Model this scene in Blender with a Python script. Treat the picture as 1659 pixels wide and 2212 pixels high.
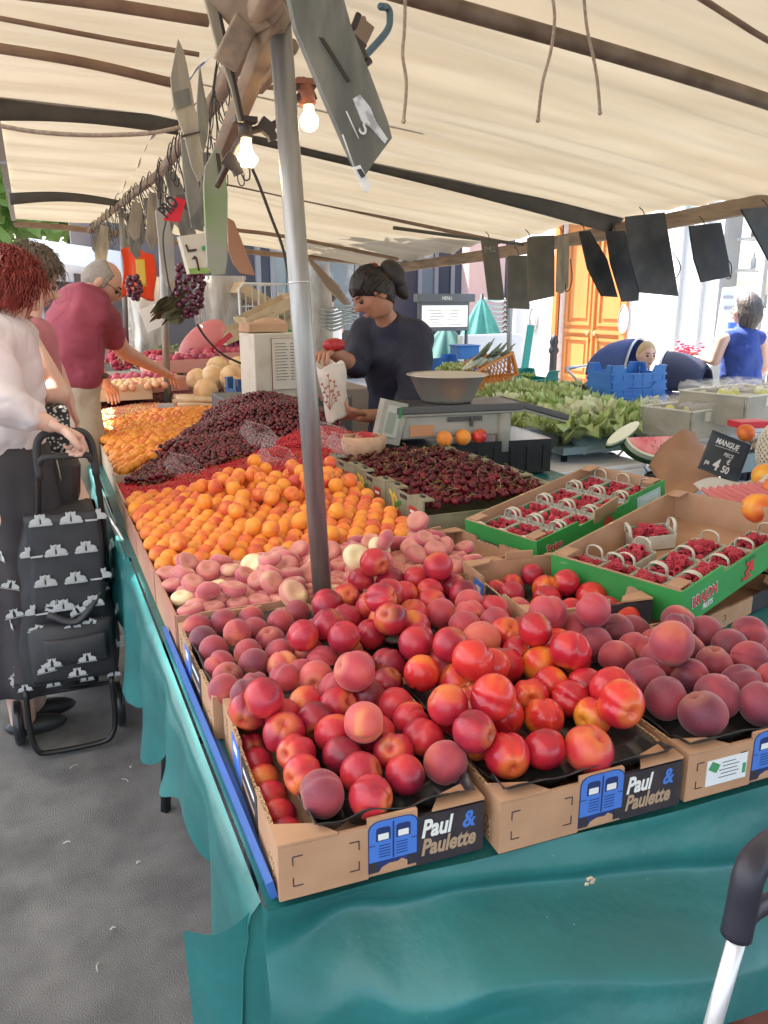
import bpy, bmesh, math, random
import numpy as np
from mathutils import Vector, Matrix, Euler, noise as mnoise
R = math.radians
PI = math.pi
random.seed(7); rng = np.random.default_rng(7)
for o in list(bpy.data.objects): bpy.data.objects.remove(o)
SC = bpy.context.scene
COL = SC.collection
# ------------------------------------------------ camera
FPX, CXP, CYP, CAMH = 1723.0, 829.5, 1106.0, 1.55
PITCH, YAW = R(14.8), R(23.2)
cd = bpy.data.cameras.new('camera'); cam = bpy.data.objects.new('camera', cd); COL.objects.link(cam)
cd.sensor_fit = 'VERTICAL'; cd.sensor_height = 36.0; cd.lens = FPX / 2212.0 * 36.0
cd.clip_start = 0.02; cd.clip_end = 500
cam.location = (0, 0, CAMH); cam.rotation_euler = (R(90) - PITCH, 0, -YAW)
SC.camera = cam
# ------------------------------------------------ light
SUN_TRAVEL = Vector((.30, -.55, -1.0)).normalized()
EXPOSURE = 2.2
w = bpy.data.worlds.new('World'); SC.world = w; w.use_nodes = True
nt = w.node_tree; sky = nt.nodes.new('ShaderNodeTexSky'); sky.sky_type = 'NISHITA'; sky.sun_disc = False
toS = -SUN_TRAVEL
sky.sun_elevation = math.asin(toS.z); sky.sun_rotation = math.atan2(toS.x, toS.y)
sky.air_density = 1.0; sky.dust_density = 2.5; sky.ozone_density = 1.0
bg = nt.nodes['Background']; bg.inputs[1].default_value = 0.15
nt.links.new(sky.outputs[0], bg.inputs[0])
sl = bpy.data.lights.new('sun', 'SUN'); sl.energy = 4.6; sl.angle = R(0.5); sl.color = (1.0, .95, .86)
so = bpy.data.objects.new('sun', sl); COL.objects.link(so); so.location = (0, 0, 20)
so.rotation_euler = SUN_TRAVEL.to_track_quat('-Z', 'Y').to_euler()
SC.view_settings.view_transform = 'Standard'; SC.view_settings.look = 'None'
SC.view_settings.gamma = 1.0; SC.view_settings.exposure = EXPOSURE
SC.render.engine = 'CYCLES'
SC.cycles.max_bounces = 10; SC.cycles.diffuse_bounces = 4; SC.cycles.transparent_max_bounces = 12
SC.cycles.use_denoising = True
SC.cycles.sample_clamp_indirect = 6.0
# ------------------------------------------------ places: a photo coordinate on a known plane of the place
_fw = Vector((math.sin(YAW)*math.cos(PITCH), math.cos(YAW)*math.cos(PITCH), -math.sin(PITCH)))
_rt = Vector((math.cos(YAW), -math.sin(YAW), 0)); _up = _rt.cross(_fw)
_C = Vector((0, 0, CAMH))
def _ray(x, y): return _fw*FPX + _rt*(x-CXP) - _up*(y-CYP)
def pz(x, y, z): d = _ray(x, y); return _C + d*((z-CAMH)/d.z)
def pY(x, y, Y): d = _ray(x, y); return _C + d*(Y/d.y)
def pX(x, y, X): d = _ray(x, y); return _C + d*(X/d.x)
# ------------------------------------------------ materials
MATS = {}
def srgb(c):
    return tuple(((v/255)/12.92 if v/255 <= .04045 else ((v/255+.055)/1.055)**2.4) for v in c)
def M(name, col=(.5,.5,.5), rough=.6, metal=0.0, col2=None, ns=20.0, nd=4.0, nlo=.35, nhi=.65, bump=0.0, bs=60.0, bd=.002,
      spec=.5, coat=0.0, alpha=1.0, trans=0.0, sheen=0.0, emit=None, es=0.0, transl=0.0, stretch=None, spots=None):
    if name in MATS: return MATS[name]
    m = bpy.data.materials.new(name); m.use_nodes = True; t = m.node_tree; N = t.nodes; L = t.links
    b = N['Principled BSDF']; out = N['Material Output']
    c4 = (*col, 1)
    b.inputs['Base Color'].default_value = c4; b.inputs['Roughness'].default_value = rough
    b.inputs['Metallic'].default_value = metal; b.inputs['Specular IOR Level'].default_value = spec
    b.inputs['Coat Weight'].default_value = coat; b.inputs['Alpha'].default_value = alpha
    b.inputs['Transmission Weight'].default_value = trans; b.inputs['Sheen Weight'].default_value = sheen
    tc = N.new('ShaderNodeTexCoord'); src = tc.outputs['Object']
    if stretch:
        mp = N.new('ShaderNodeMapping'); mp.inputs['Scale'].default_value = stretch; L.new(src, mp.inputs[0]); src = mp.outputs[0]
    csock = None
    if col2 is not None:
        n = N.new('ShaderNodeTexNoise'); n.inputs['Scale'].default_value = ns; n.inputs['Detail'].default_value = nd; L.new(src, n.inputs['Vector'])
        mr = N.new('ShaderNodeMapRange'); mr.inputs[1].default_value = nlo; mr.inputs[2].default_value = nhi; L.new(n.outputs[0], mr.inputs[0])
        mx = N.new('ShaderNodeMix'); mx.data_type = 'RGBA'; L.new(mr.outputs[0], mx.inputs[0])
        mx.inputs[6].default_value = c4; mx.inputs[7].default_value = (*col2, 1); csock = mx.outputs[2]
    if spots:   # (scale, threshold, colour)
        v = N.new('ShaderNodeTexVoronoi'); v.inputs['Scale'].default_value = spots[0]; L.new(src, v.inputs['Vector'])
        lt = N.new('ShaderNodeMath'); lt.operation = 'LESS_THAN'; L.new(v.outputs['Distance'], lt.inputs[0]); lt.inputs[1].default_value = spots[1]
        m2 = N.new('ShaderNodeMix'); m2.data_type = 'RGBA'; L.new(lt.outputs[0], m2.inputs[0])
        if csock: L.new(csock, m2.inputs[6])
        else: m2.inputs[6].default_value = c4
        m2.inputs[7].default_value = (*spots[2], 1); csock = m2.outputs[2]
    if csock: L.new(csock, b.inputs['Base Color'])
    if bump:
        n2 = N.new('ShaderNodeTexNoise'); n2.inputs['Scale'].default_value = bs; n2.inputs['Detail'].default_value = 5; L.new(src, n2.inputs['Vector'])
        bp = N.new('ShaderNodeBump'); bp.inputs['Strength'].default_value = bump; bp.inputs['Distance'].default_value = bd
        L.new(n2.outputs[0], bp.inputs['Height']); L.new(bp.outputs[0], b.inputs['Normal'])
    if emit: b.inputs['Emission Color'].default_value = (*emit, 1); b.inputs['Emission Strength'].default_value = es
    if transl:
        tr = N.new('ShaderNodeBsdfTranslucent'); ms = N.new('ShaderNodeMixShader'); ms.inputs[0].default_value = transl
        if csock: L.new(csock, tr.inputs[0])
        else: tr.inputs[0].default_value = c4
        L.new(b.outputs[0], ms.inputs[1]); L.new(tr.outputs[0], ms.inputs[2]); L.new(ms.outputs[0], out.inputs[0])
    MATS[name] = m
    return m
# ------------------------------------------------ mesh builder
def frame(d, upv=Vector((0,0,1))):
    d = Vector(d).normalized(); u = Vector(upv)
    if abs(d.dot(u)) > .97: u = Vector((0,1,0)) if abs(d.y) < .9 else Vector((1,0,0))
    s = d.cross(u).normalized(); return s, s.cross(d).normalized()
def basis(x, y, z, o=(0,0,0)):
    m = Matrix.Identity(4)
    for i, a in enumerate((x, y, z)):
        for k in range(3): m[k][i] = a[k]
    for k in range(3): m[k][3] = o[k]
    return m
class MB:
    def __init__(s): s.v = []; s.f = []; s.m = []; s.s = []; s.T = Matrix.Identity(4)
    def add(s, vs, fs, mi=0, sm=False):
        n = len(s.v); T = s.T
        s.v.extend([tuple(T @ Vector(p)) for p in vs])
        for f in fs: s.f.append(tuple(n+i for i in f)); s.m.append(mi); s.s.append(sm)
    def box(s, c, d, rot=None, mi=0, taper=1.0):
        x, y, z = d[0]/2, d[1]/2, d[2]/2; t = taper
        p = [(-x,-y,-z),(x,-y,-z),(x,y,-z),(-x,y,-z),(-x*t,-y*t,z),(x*t,-y*t,z),(x*t,y*t,z),(-x*t,y*t,z)]
        if rot is not None:
            Rm = Euler(rot).to_matrix() if not isinstance(rot, Matrix) else rot
            p = [Rm @ Vector(q) for q in p]
        p = [Vector(q) + Vector(c) for q in p]
        s.add(p, [(0,3,2,1),(4,5,6,7),(0,1,5,4),(1,2,6,5),(2,3,7,6),(3,0,4,7)], mi)
    def quad(s, a, b, c, d, mi=0): s.add([a,b,c,d], [(0,1,2,3)], mi)
    def tube(s, pts, r, n=8, mi=0, caps=True, sm=True, closed=False, flat=1.0):
        P = [Vector(p) for p in pts]; k = len(P)
        rr = r if isinstance(r, (list, tuple)) else [r]*k
        vs = []; prev = None
        for i, p in enumerate(P):
            if closed: d = P[(i+1) % k] - P[i-1]
            else: d = (P[min(i+1, k-1)] - P[max(i-1, 0)])
            if d.length < 1e-9: d = Vector((0,0,1))
            d.normalize()
            if prev is None: a, b = frame(d)
            else:
                a = prev - d*prev.dot(d)
                a = a.normalized() if a.length > 1e-6 else frame(d)[0]
                b = a.cross(d).normalized()
                b = -b if False else b
            if prev is None: b = a.cross(d).normalized()
            prev = a
            for j in range(n):
                t = 2*PI*j/n; vs.append(p + a*(math.cos(t)*rr[i]) + b*(math.sin(t)*rr[i]*flat))
        fs = []
        for i in range(k if closed else k-1):
            i2 = (i+1) % k
            for j in range(n): fs.append((i*n+j, i*n+(j+1) % n, i2*n+(j+1) % n, i2*n+j))
        if caps and not closed: fs.append(tuple(range(n))[::-1]); fs.append(tuple((k-1)*n+j for j in range(n)))
        s.add(vs, fs, mi, sm)
    def lathe(s, prof, c=(0,0,0), n=20, mi=0, ax=(0,0,1), sm=True):
        z = Vector(ax).normalized(); a, b = frame(z); c = Vector(c); vs = []
        for r, h in prof:
            for j in range(n):
                t = 2*PI*j/n; vs.append(c + a*(r*math.cos(t)) + b*(r*math.sin(t)) + z*h)
        fs = []
        for i in range(len(prof)-1):
            for j in range(n): fs.append((i*n+j, i*n+(j+1) % n, (i+1)*n+(j+1) % n, (i+1)*n+j))
        if prof[0][0] > 1e-6: fs.append(tuple(range(n))[::-1])
        if prof[-1][0] > 1e-6: fs.append(tuple((len(prof)-1)*n+j for j in range(n)))
        s.add(vs, fs, mi, sm)
    def sphere(s, c, r, mi=0, nu=12, nv=8, sc=(1,1,1), rot=None):
        vs = [(0,0,1)]
        for i in range(1, nv):
            p = PI*i/nv
            for j in range(nu): t = 2*PI*j/nu; vs.append((math.sin(p)*math.cos(t), math.sin(p)*math.sin(t), math.cos(p)))
        vs.append((0,0,-1)); fs = []
        for j in range(nu): fs.append((0, 1+j, 1+(j+1) % nu))
        for i in range(nv-2):
            for j in range(nu): a = 1+i*nu; fs.append((a+j, a+nu+j, a+nu+(j+1) % nu, a+(j+1) % nu))
        e = len(vs)-1; a = 1+(nv-2)*nu
        for j in range(nu): fs.append((a+j, e, a+(j+1) % nu))
        Rm = (Euler(rot).to_matrix() if not isinstance(rot, Matrix) else rot) if rot is not None else Matrix.Identity(3)
        vs = [Vector(c) + Rm @ Vector((q[0]*r*sc[0], q[1]*r*sc[1], q[2]*r*sc[2])) for q in vs]
        s.add(vs, fs, mi, True)
    def prism(s, poly, o, u, v, t, mi=0, smi=None):
        """a flat outline (2-D points) laid at o with axes u, v and given the thickness t along u x v"""
        o, u, v = Vector(o), Vector(u), Vector(v); n = u.cross(v).normalized()*t; k = len(poly)
        A = [o + u*p[0] + v*p[1] for p in poly]; B = [q+n for q in A]
        ar = sum(poly[i][0]*poly[(i+1) % k][1]-poly[(i+1) % k][0]*poly[i][1] for i in range(k))
        top = tuple(range(k, 2*k)); bot = tuple(range(k))[::-1]
        if ar < 0: top = top[::-1]; bot = bot[::-1]
        s.add(A+B, [top, bot], mi)
        s.add(A+B, [((i, (i+1) % k, k+(i+1) % k, k+i) if ar > 0 else (i, k+i, k+(i+1) % k, (i+1) % k)) for i in range(k)], mi if smi is None else smi)
    def grid(s, fn, nu, nv, mi=0, sm=True, flip=False):
        vs = [fn(i/nu, j/nv) for i in range(nu+1) for j in range(nv+1)]
        fs = [(i*(nv+1)+j, (i+1)*(nv+1)+j, (i+1)*(nv+1)+j+1, i*(nv+1)+j+1) for i in range(nu) for j in range(nv)]
        if flip: fs = [f[::-1] for f in fs]
        s.add(vs, fs, mi, sm)
    def text(s, txt, o, u, v, h, mi=0, bold=.0, shear=0.0, depth=.0, cond=1.0, center=False):
        me = text_mesh(txt, bold, shear); o, u, v = Vector(o), Vector(u).normalized(), Vector(v).normalized(); n = u.cross(v)
        wd = max((p[0] for p in me[0]), default=0)*h*cond if center else 0
        s.add([o + u*(p[0]*h*cond - wd/2) + v*(p[1]*h) + n*depth for p in me[0]], me[1], mi)
    def build(s, name, mats, parent=None, solid=0.0, bevel=0.0, sub=0, off=-1, local=None):
        me = bpy.data.meshes.new(name); me.from_pydata(s.v, [], s.f)
        mats = mats if isinstance(mats, (list, tuple)) else [mats]
        for m in mats: me.materials.append(m)
        me.polygons.foreach_set('material_index', s.m); me.polygons.foreach_set('use_smooth', s.s); me.update()
        o = bpy.data.objects.new(name, me); COL.objects.link(o)
        if solid: md = o.modifiers.new('s', 'SOLIDIFY'); md.thickness = solid; md.offset = off
        if bevel: md = o.modifiers.new('b', 'BEVEL'); md.width = bevel; md.segments = 2; md.limit_method = 'ANGLE'
        if sub: md = o.modifiers.new('u', 'SUBSURF'); md.levels = sub; md.render_levels = sub
        if parent is not None:
            o.parent = parent
            if local is None:
                o.matrix_parent_inverse = parent_matrix(parent).inverted()
        return o
def parent_matrix(p):
    m = p.matrix_basis.copy()
    if p.parent: m = parent_matrix(p.parent) @ p.matrix_parent_inverse @ m
    return m
_TX = {}
def text_mesh(txt, bold, shear):
    k = (txt, bold, shear)
    if k in _TX: return _TX[k]
    c = bpy.data.curves.new('lettering', 'FONT'); c.body = txt; c.size = 1.0; c.offset = bold; c.shear = shear; c.resolution_u = 3
    c.fill_mode = 'FRONT'
    o = bpy.data.objects.new('lettering', c); COL.objects.link(o)
    dg = bpy.context.evaluated_depsgraph_get(); me = bpy.data.meshes.new_from_object(o.evaluated_get(dg))
    r = ([tuple(v.co) for v in me.vertices], [tuple(p.vertices) for p in me.polygons])
    bpy.data.objects.remove(o); bpy.data.curves.remove(c); bpy.data.meshes.remove(me)
    _TX[k] = r; return r
def tag(o, label=None, cat=None, group=None, kind=None):
    if label: o['label'] = label
    if cat: o['category'] = cat
    if group: o['group'] = group
    if kind: o['kind'] = kind
    return o
def empty(name, loc=(0,0,0), rz=0.0, label=None, cat=None, group=None):
    o = bpy.data.objects.new(name, None); COL.objects.link(o); o.empty_display_size = .05
    o.location = loc; o.rotation_euler = (0, 0, rz); return tag(o, label, cat, group)
def copy_tree(o, parent=None):
    c = o.copy(); COL.objects.link(c)
    if parent: c.parent = parent
    for ch in o.children: copy_tree(ch, c)
    return c
def nz(x, y, z=0.0): return mnoise.noise(Vector((x, y, z)))
def circ(cx, cy, rx, ry=None, n=20, a0=0, a1=2*PI):
    ry = rx if ry is None else ry
    full = abs(a1-a0-2*PI) < 1e-6
    return [(cx+rx*math.cos(a0+(a1-a0)*i/(n if full else n-1)), cy+ry*math.sin(a0+(a1-a0)*i/(n if full else n-1))) for i in range(n)]
def wire(pts, n=6):
    """smooth a few points into a curve (Catmull-Rom)"""
    P = [Vector(p) for p in pts]; P = [P[0]*2-P[1]] + P + [P[-1]*2-P[-2]]; out = []
    for i in range(1, len(P)-2):
        for k in range(n):
            t = k/n; a, b, c, d = P[i-1], P[i], P[i+1], P[i+2]
            out.append(.5*((2*b)+(c-a)*t+(2*a-5*b+4*c-d)*t*t+(3*b-a-3*c+d)*t**3))
    out.append(P[-2]); return out
# common materials
CARD = M('cardboard', (.50,.29,.17), .85, col2=(.43,.24,.135), ns=14, bump=.12, bs=180, bd=.0006)
CARDI = M('cardboard_inside', (.47,.28,.17), .9, col2=(.40,.22,.125), ns=9, bump=.15, bs=150, bd=.0006)
CARDE = M('cardboard_edge', (.55,.38,.22), .9, col2=(.22,.13,.07), ns=260, nd=0, nlo=.42, nhi=.56, bump=.5, bs=300, bd=.001)
INK = M('dark_print', (.030,.024,.030), .5, col2=(.045,.035,.042), ns=30, bump=.08, bs=200, bd=.0005)
BLUE = M('blue_print', (.065,.19,.62), .5); NAVY = M('navy_line', (.012,.03,.14), .6)
WHITEP = M('white_print', (.78,.78,.75), .6); GOLDP = M('tan_print', (.42,.29,.19), .6)
BLACKPL = M('black_plastic', (.022,.022,.024), .28, bump=.15, bs=40, bd=.002)
STEEL = M('galvanised_pole', (.36,.36,.36), .42, .75, col2=(.26,.25,.24), ns=8, stretch=(6,6,.6), bump=.15, bs=90, bd=.001)
PIPE = M('rusty_pipe', (.23,.18,.14), .6, .35, col2=(.14,.10,.07), ns=10, bump=.2, bs=80, bd=.001)
WIREM = M('dark_wire', (.045,.035,.03), .6, .3)
REDP = M('red_print', (.62,.04,.04), .55)
# ================================================ SETTING
ASPH = M('asphalt', (.20,.188,.174), .92, col2=(.105,.098,.092), ns=6, nd=14, nlo=.30, nhi=.68, bump=.9, bs=240, bd=.006, spots=(38, .055, (.24,.23,.22)))
g = MB(); g.grid(lambda a, b: (-60+180*a, -20+170*b, 0), 4, 4); tag(g.build('ground', ASPH), kind='structure')
PAVE = M('pale_pavement', (.34,.32,.29), .85, col2=(.27,.25,.23), ns=2, bump=.3, bs=60, bd=.003)
# pavement: raised sheet behind the stalls, with its kerb
g = MB(); g.box((25.3, 25.0, .03), (42.0, 50.0, .12)); tag(g.build('pavement', PAVE, bevel=.01), kind='structure')
# litter on the ground
LIT = M('litter_white', (.45,.42,.36), .8)
for (x, y, ln, an, lab) in [(160,1657,.03,.5,'thin pale stem lying on the asphalt nearest the shopping trolley'),(270,1687,.03,-.9,'thin pale stem lying on the asphalt below the trolley frame'),
        (245,2008,.014,.2,'small white crumb on the asphalt beside the cloth corner'),(145,1822,.02,0,'flat grey-white scrap of paper pressed into asphalt'),(300,1865,.012,.3,'tiny white fleck beside the hem of the teal cloth'),
        (213,2090,.03,1.4,'thin pale straw lying alone low on the asphalt'),(284,1658,.01,1,'small white petal beside the thin stems on the asphalt')]:
    p = pz(x, y, .004); m = MB(); m.tube(wire([(-ln/2,0,.003),(0,.004,.005),(ln/2,0,.003)], 3), .0016 if ln > .02 else .003, 6, flat=.5)
    o = m.build('plant_scrap', LIT); o.location = p; o.rotation_euler = (0,0,an); tag(o, lab, 'litter')

# ------------------------------------------------ awning over the stall
CANV = M('cream_canvas', (.40,.34,.25), .9, col2=(.33,.27,.185), ns=1.6, nd=8, bump=.25, bs=9, bd=.012, transl=.22, stretch=(.5,3,1))
DARKC = M('dark_canvas', (.10,.088,.07), .9, col2=(.07,.07,.06), ns=5, bump=.2, bs=20, bd=.01)
BROWNC = M('brown_seam', (.27,.175,.11), .8, col2=(.20,.12,.08), ns=8)
def roofz(x, y):
    """height of the canvas: level over the aisle, falling to the back of the stall"""
    z = 2.665 - .128*max(0, x-1.0) - .008*x
    z -= .036*max(0, y-5.6)
    return z
ribsY = [-3.,-2.,-1.,.05,1.05, 2.05, 3.05, 4.05, 5.65, 7.3, 8.6, 9.7, 10.9]
def sag(x, y):
    for a, b in zip([-4.1]+ribsY, ribsY+[12.0]):
        if a <= y <= b:
            t = (y-a)/(b-a); return .055*min(1.0, (b-a))*math.sin(PI*t)
    return 0
def panel(x0, x1, y0, y1, nu, nv, seedv):
    def fn(u, v):
        x = x0+(x1-x0)*u; y = y0+(y1-y0)*v
        ex = 1.0
        z = roofz(x, y) + .02 + sag(x, y)*.75*ex
        z += .007*math.sin(y*21 + 1.4*nz(x*.7, y*1.3, seedv)*3)*ex*min(1, abs(x-.9)+.15) + .026*nz(x*.55, y*3.0, seedv)
        return (x, y, z)
    return fn
def pgrid(m, *a): m.grid(panel(*a), a[4], a[5])
aw = empty('market_awning', (1.0, 5, 2.6), label='cream canvas awning on pipes stretched over the whole fruit stall', cat='awning')
m = MB(); pgrid(m, -.38, .92, -4.0, 5.2, 26, 190, 1.0); m.build('canvas_panel', CANV, aw)  # unseen run behind the camera added to block light from the front
m = MB(); pgrid(m, -.075, .92, 5.2, 10.9, 20, 110, 1.0); m.build('canvas_panel', CANV, aw)
m = MB(); pgrid(m, .92, 4.55, -4.0, 10.9, 50, 300, 4.0); m.build('canvas_panel', CANV, aw)
# dark hems along the open side of the roof (visible far down the aisle)
m = MB()
for y0, y1 in ((5.25,7.25),(7.35,8.6),(8.7,10.85)):
    m.box((-.085, (y0+y1)/2, roofz(0,(y0+y1)/2)+.0), (.05, y1-y0, .03), rot=(-.036 if y0 > 5 else 0, 0, 0))
m.build('canvas_hem', M('grey_hem', (.30,.27,.25), .8), aw)
# cross pipes and dark sewn bands
def crossbar(name, pts, r, mat, flat=1.0):
    m = MB(); m.tube(wire(pts, 5), r, 10, flat=flat); m.build(name, mat, aw)
def rz_(x, y, d=-.005): return (x, y, roofz(x, y)+d)
crossbar('cross_pipe', [(.93,2.32,2.40),(2.0,2.3,2.285),(3.0,2.3,2.16),(4.6,2.3,1.98)], .026, PIPE)
crossbar('seam_band', [rz_(1.1,2.0),rz_(2.4,2.35,-.01),rz_(4.5,2.7)], .014, BROWNC, .5)
def band(pa, pb, w0, w1, mat, Y, name='seam_band', bow=0.0, n=14, drop=.0):
    """a sewn band under the roof between two photo points on the plane Y"""
    A, B = pY(*pa, Y), pY(*pb, Y); m = MB()
    def fn(u, v):
        p = A.lerp(B, u); p = p + Vector((0, 0, bow*math.sin(PI*u)))
        wd = w0+(w1-w0)*u
        return (p.x, p.y+(v-.5)*wd*.6, p.z-(v)*wd*.75-drop)
    m.grid(fn, n, 2); m.build(name, mat, aw, solid=.004)
band((-60,205),(385,262), .17, .10, DARKC, 5.6, bow=.03)
band((480,280),(1340,470), .05, .17, DARKC, 5.62, bow=.02)
band((20,418),(262,434), .12, .07, DARKC, 8.2, bow=.04)
crossbar('roof_pole', [pY(-40,98,4.2), pY(180,135,4.2), pY(375,180,4.2)], .022, BROWNC)
crossbar('roof_pole', [pY(-40,-25,3.4), pY(200,5,3.4), pY(450,45,3.4)], .022, BROWNC)
crossbar('roof_pole', [pY(-40,32,3.8), pY(240,85,3.8), pY(430,118,3.8)], .010, BROWNC)
crossbar('roof_pole', [pY(430,175,4.9), pY(620,215,4.9), pY(900,262,4.9)], .012, BROWNC)
crossbar('roof_pole', [pY(600,190,4.0), pY(560,185,4.0), pY(480,170,4.0)], .012, BROWNC)
crossbar('roof_pole', [pY(480,392,7.4), pY(660,430,7.4), pY(1080,522,7.4)], .026, BROWNC)
crossbar('roof_pole', [pY(510,497,9.2), pY(620,512,9.2), pY(860,560,9.2)], .022, BROWNC)
crossbar('roof_pole', [pY(30,484,10.85), pY(190,497,10.85), pY(500,540,10.85), pY(870,574,10.85)], .035, BROWNC)
crossbar('roof_pole', [pY(1130,528,6.9), pY(1000,512,6.9), pY(850,492,6.9)], .016, DARKC)
# ridge beam over the pole line, back beam, their bracket
WOODB = M('weathered_beam', (.33,.24,.17), .8, col2=(.20,.14,.10), ns=9, stretch=(3,.4,3), bump=.3, bs=40, bd=.002)
m = MB(); ridge = [pY(640,-120,1.3), pY(560,20,1.75), pY(470,210,3.0), pY(345,375,5.5), pY(262,440,8.0), pY(190,498,10.9)]
for a, b in zip(ridge, ridge[1:]): m.tube([a, b], .028, 8)
m.build('ridge_beam', WOODB, aw)
m = MB(); m.box((.46,1.78,2.13),(.10,.16,.05),(0.1,.7,.2)); m.tube([pY(600,30,1.72),pY(480,330,2.5)], .03, 6); m.box(pY(525,60,1.8),(.05,.035,.16),(.2,.5,0))
m.tube([pY(630,100,1.8), pY(560,190,2.3)], .018, 6)
m.build('beam_bracket', WOODB, aw, bevel=.004)
m = MB()
back = [pX(1760,405,4.5), pX(1330,492,4.5), pX(1050,545,4.5), pX(870,572,4.5)]
for a, b in zip(back, back[1:]):
    d = b-a; s_, u_ = frame(d); L_ = d.length
    m.box((a+b)/2-Vector((0,0,.03)), (.07, L_+.02, .11), rot=basis(s_, d.normalized(), u_).to_3x3())
m.build('back_beam', WOODB, aw, bevel=.006)
# unseen awning added across the aisle to shade it, leaving a sun gap
CANV2 = M('white_canvas', (.82,.80,.76), .9, transl=.35)
ow = empty('unseen_shade_awning', (-2.5, 3, 2.6), label='unseen pale awning added across the aisle to shade the walkway', cat='awning')
m = MB(); m.grid(lambda u, v: (-3.6+(3.08+.16*max(0,min(1,(3.9-(-4.5+17*v))*4)))*u, -4.5+17*v, 2.62-.02*math.sin(v*30)), 12, 60); m.build('canvas_panel', CANV2, ow)
for x in (-.75, -3.5):
    for y in (0, 5): m = MB(); m.tube([(x,y,0),(x,y,2.6)], .02, 8); m.build('awning_pole', STEEL, ow)
# poles
def pole(nm, pts, r, label):
    m = MB(); m.tube(pts, r, 20)
    a, b = Vector(pts[0]), Vector(pts[-1]); d = (b-a).normalized(); o = m.build(nm, STEEL); tag(o, label, 'pole', None); return o
p0 = pY(697,1290,1.76); p1 = pY(600,-10,1.76)
m = MB(); dirp = (p1-p0).normalized(); base = p0 - dirp*((p0.z-.752)/dirp.z)
fp = empty('stall_pole', base, label='scuffed grey steel pole rising between the peach crates', cat='pole')
m.tube([base, base.lerp(p1,.97)], .0235, 24); m.build('tube', STEEL, fp)
m = MB(); c_ = base.lerp(p1,.965); m.tube([c_, c_+dirp*.12], .032, 20); m.box(c_+dirp*.075+Vector((.0,0,0)),(.09,.06,.04),(0.2,.3,.2)); m.build('joint_sleeve', PIPE, fp, bevel=.003)
m = MB(); c_ = base.lerp(p1,.60); m.tube([c_, c_+dirp*.004], .0239, 20); m.build('scratch_ring', M('bare_metal',(.6,.6,.6),.4,.6), fp)
pole('stall_pole', [pY(364,905,5.55), pY(345,372,5.55)], .024, 'grey pole standing in the tray of white roots')
pole('stall_pole', [pY(274,760,8.0), pY(262,450,8.0)], .024, 'grey pole between the stooping man and the orange bag')
pole('stall_pole', [pX(1100,905,4.5), pX(1100,560,4.5)], .026, 'slim grey pole at the back beam beside the leek crate')
# ================================================ TABLE AND CLOTH
VINYL = M('teal_vinyl', (.017,.165,.162), .38, col2=(.020,.12,.122), ns=6, nd=8, nlo=.3, nhi=.7, bump=.55, bs=15, bd=.008, spec=.5, spots=(26,.045,(.10,.24,.24)))
TZ = .75
def frontY(x): return .905 - .055*min(1, max(0, (x-.21)/.9)) - .03*max(0, x-1.1)
cl = empty('tablecloth', (.21,.92,TZ), label='teal vinyl sheet covering the long fruit stall and hanging to a torn hem', cat='tablecloth')
m = MB()
m.grid(lambda u, v: (.215+2.9*u, frontY(.215+2.9*u)+.0+(2.45-frontY(.215+2.9*u))*v, TZ-.001-.012*max(0,1-v*16)**2), 60, 40)
m.grid(lambda u, v: (.215+2.05*u, 2.45+.90*v, TZ-.001), 20, 10)
m.grid(lambda u, v: (.215+1.3*u, 3.35+3.6*v, TZ-.001), 12, 20)
m.build('top_sheet', VINYL, cl)
def interp(tab, t):
    for (a, va), (b, vb) in zip(tab, tab[1:]):
        if t <= b: k = (t-a)/(b-a); k = max(0, min(1, k)); k = k*k*(3-2*k); return va+(vb-va)*k
    return tab[-1][1]
hemL = [(.90,.28),(1.10,.38),(1.24,.50),(1.3,.53),(1.38,.585),(1.55,.55),(1.75,.53),(1.95,.375),(2.1,.345),(2.4,.335),(2.7,.36),(2.95,.46),(3.2,.50),(4.0,.40),(7.0,.42)]
def left_fn(u, v):
    y = .918 + 6.0*(u**1.6); hz = interp(hemL, y) + .014*math.sin(y*31)+.01*nz(y*9, 2)
    z = TZ + (hz-TZ)*v
    out = .030*math.sin(min(v*4,1)*PI/2) + .022*v*math.sin(y*13+.8) + .014*v*math.sin(y*29) + .02*nz(y*3.0, v*2.0)*v
    rim = .012*math.exp(-((v-.05)/.05)**2)
    return (.213 - out - rim, y, z - .0*v)
m = MB(); m.grid(left_fn, 150, 26, flip=True); m.build('side_drop', VINYL, cl)
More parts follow.
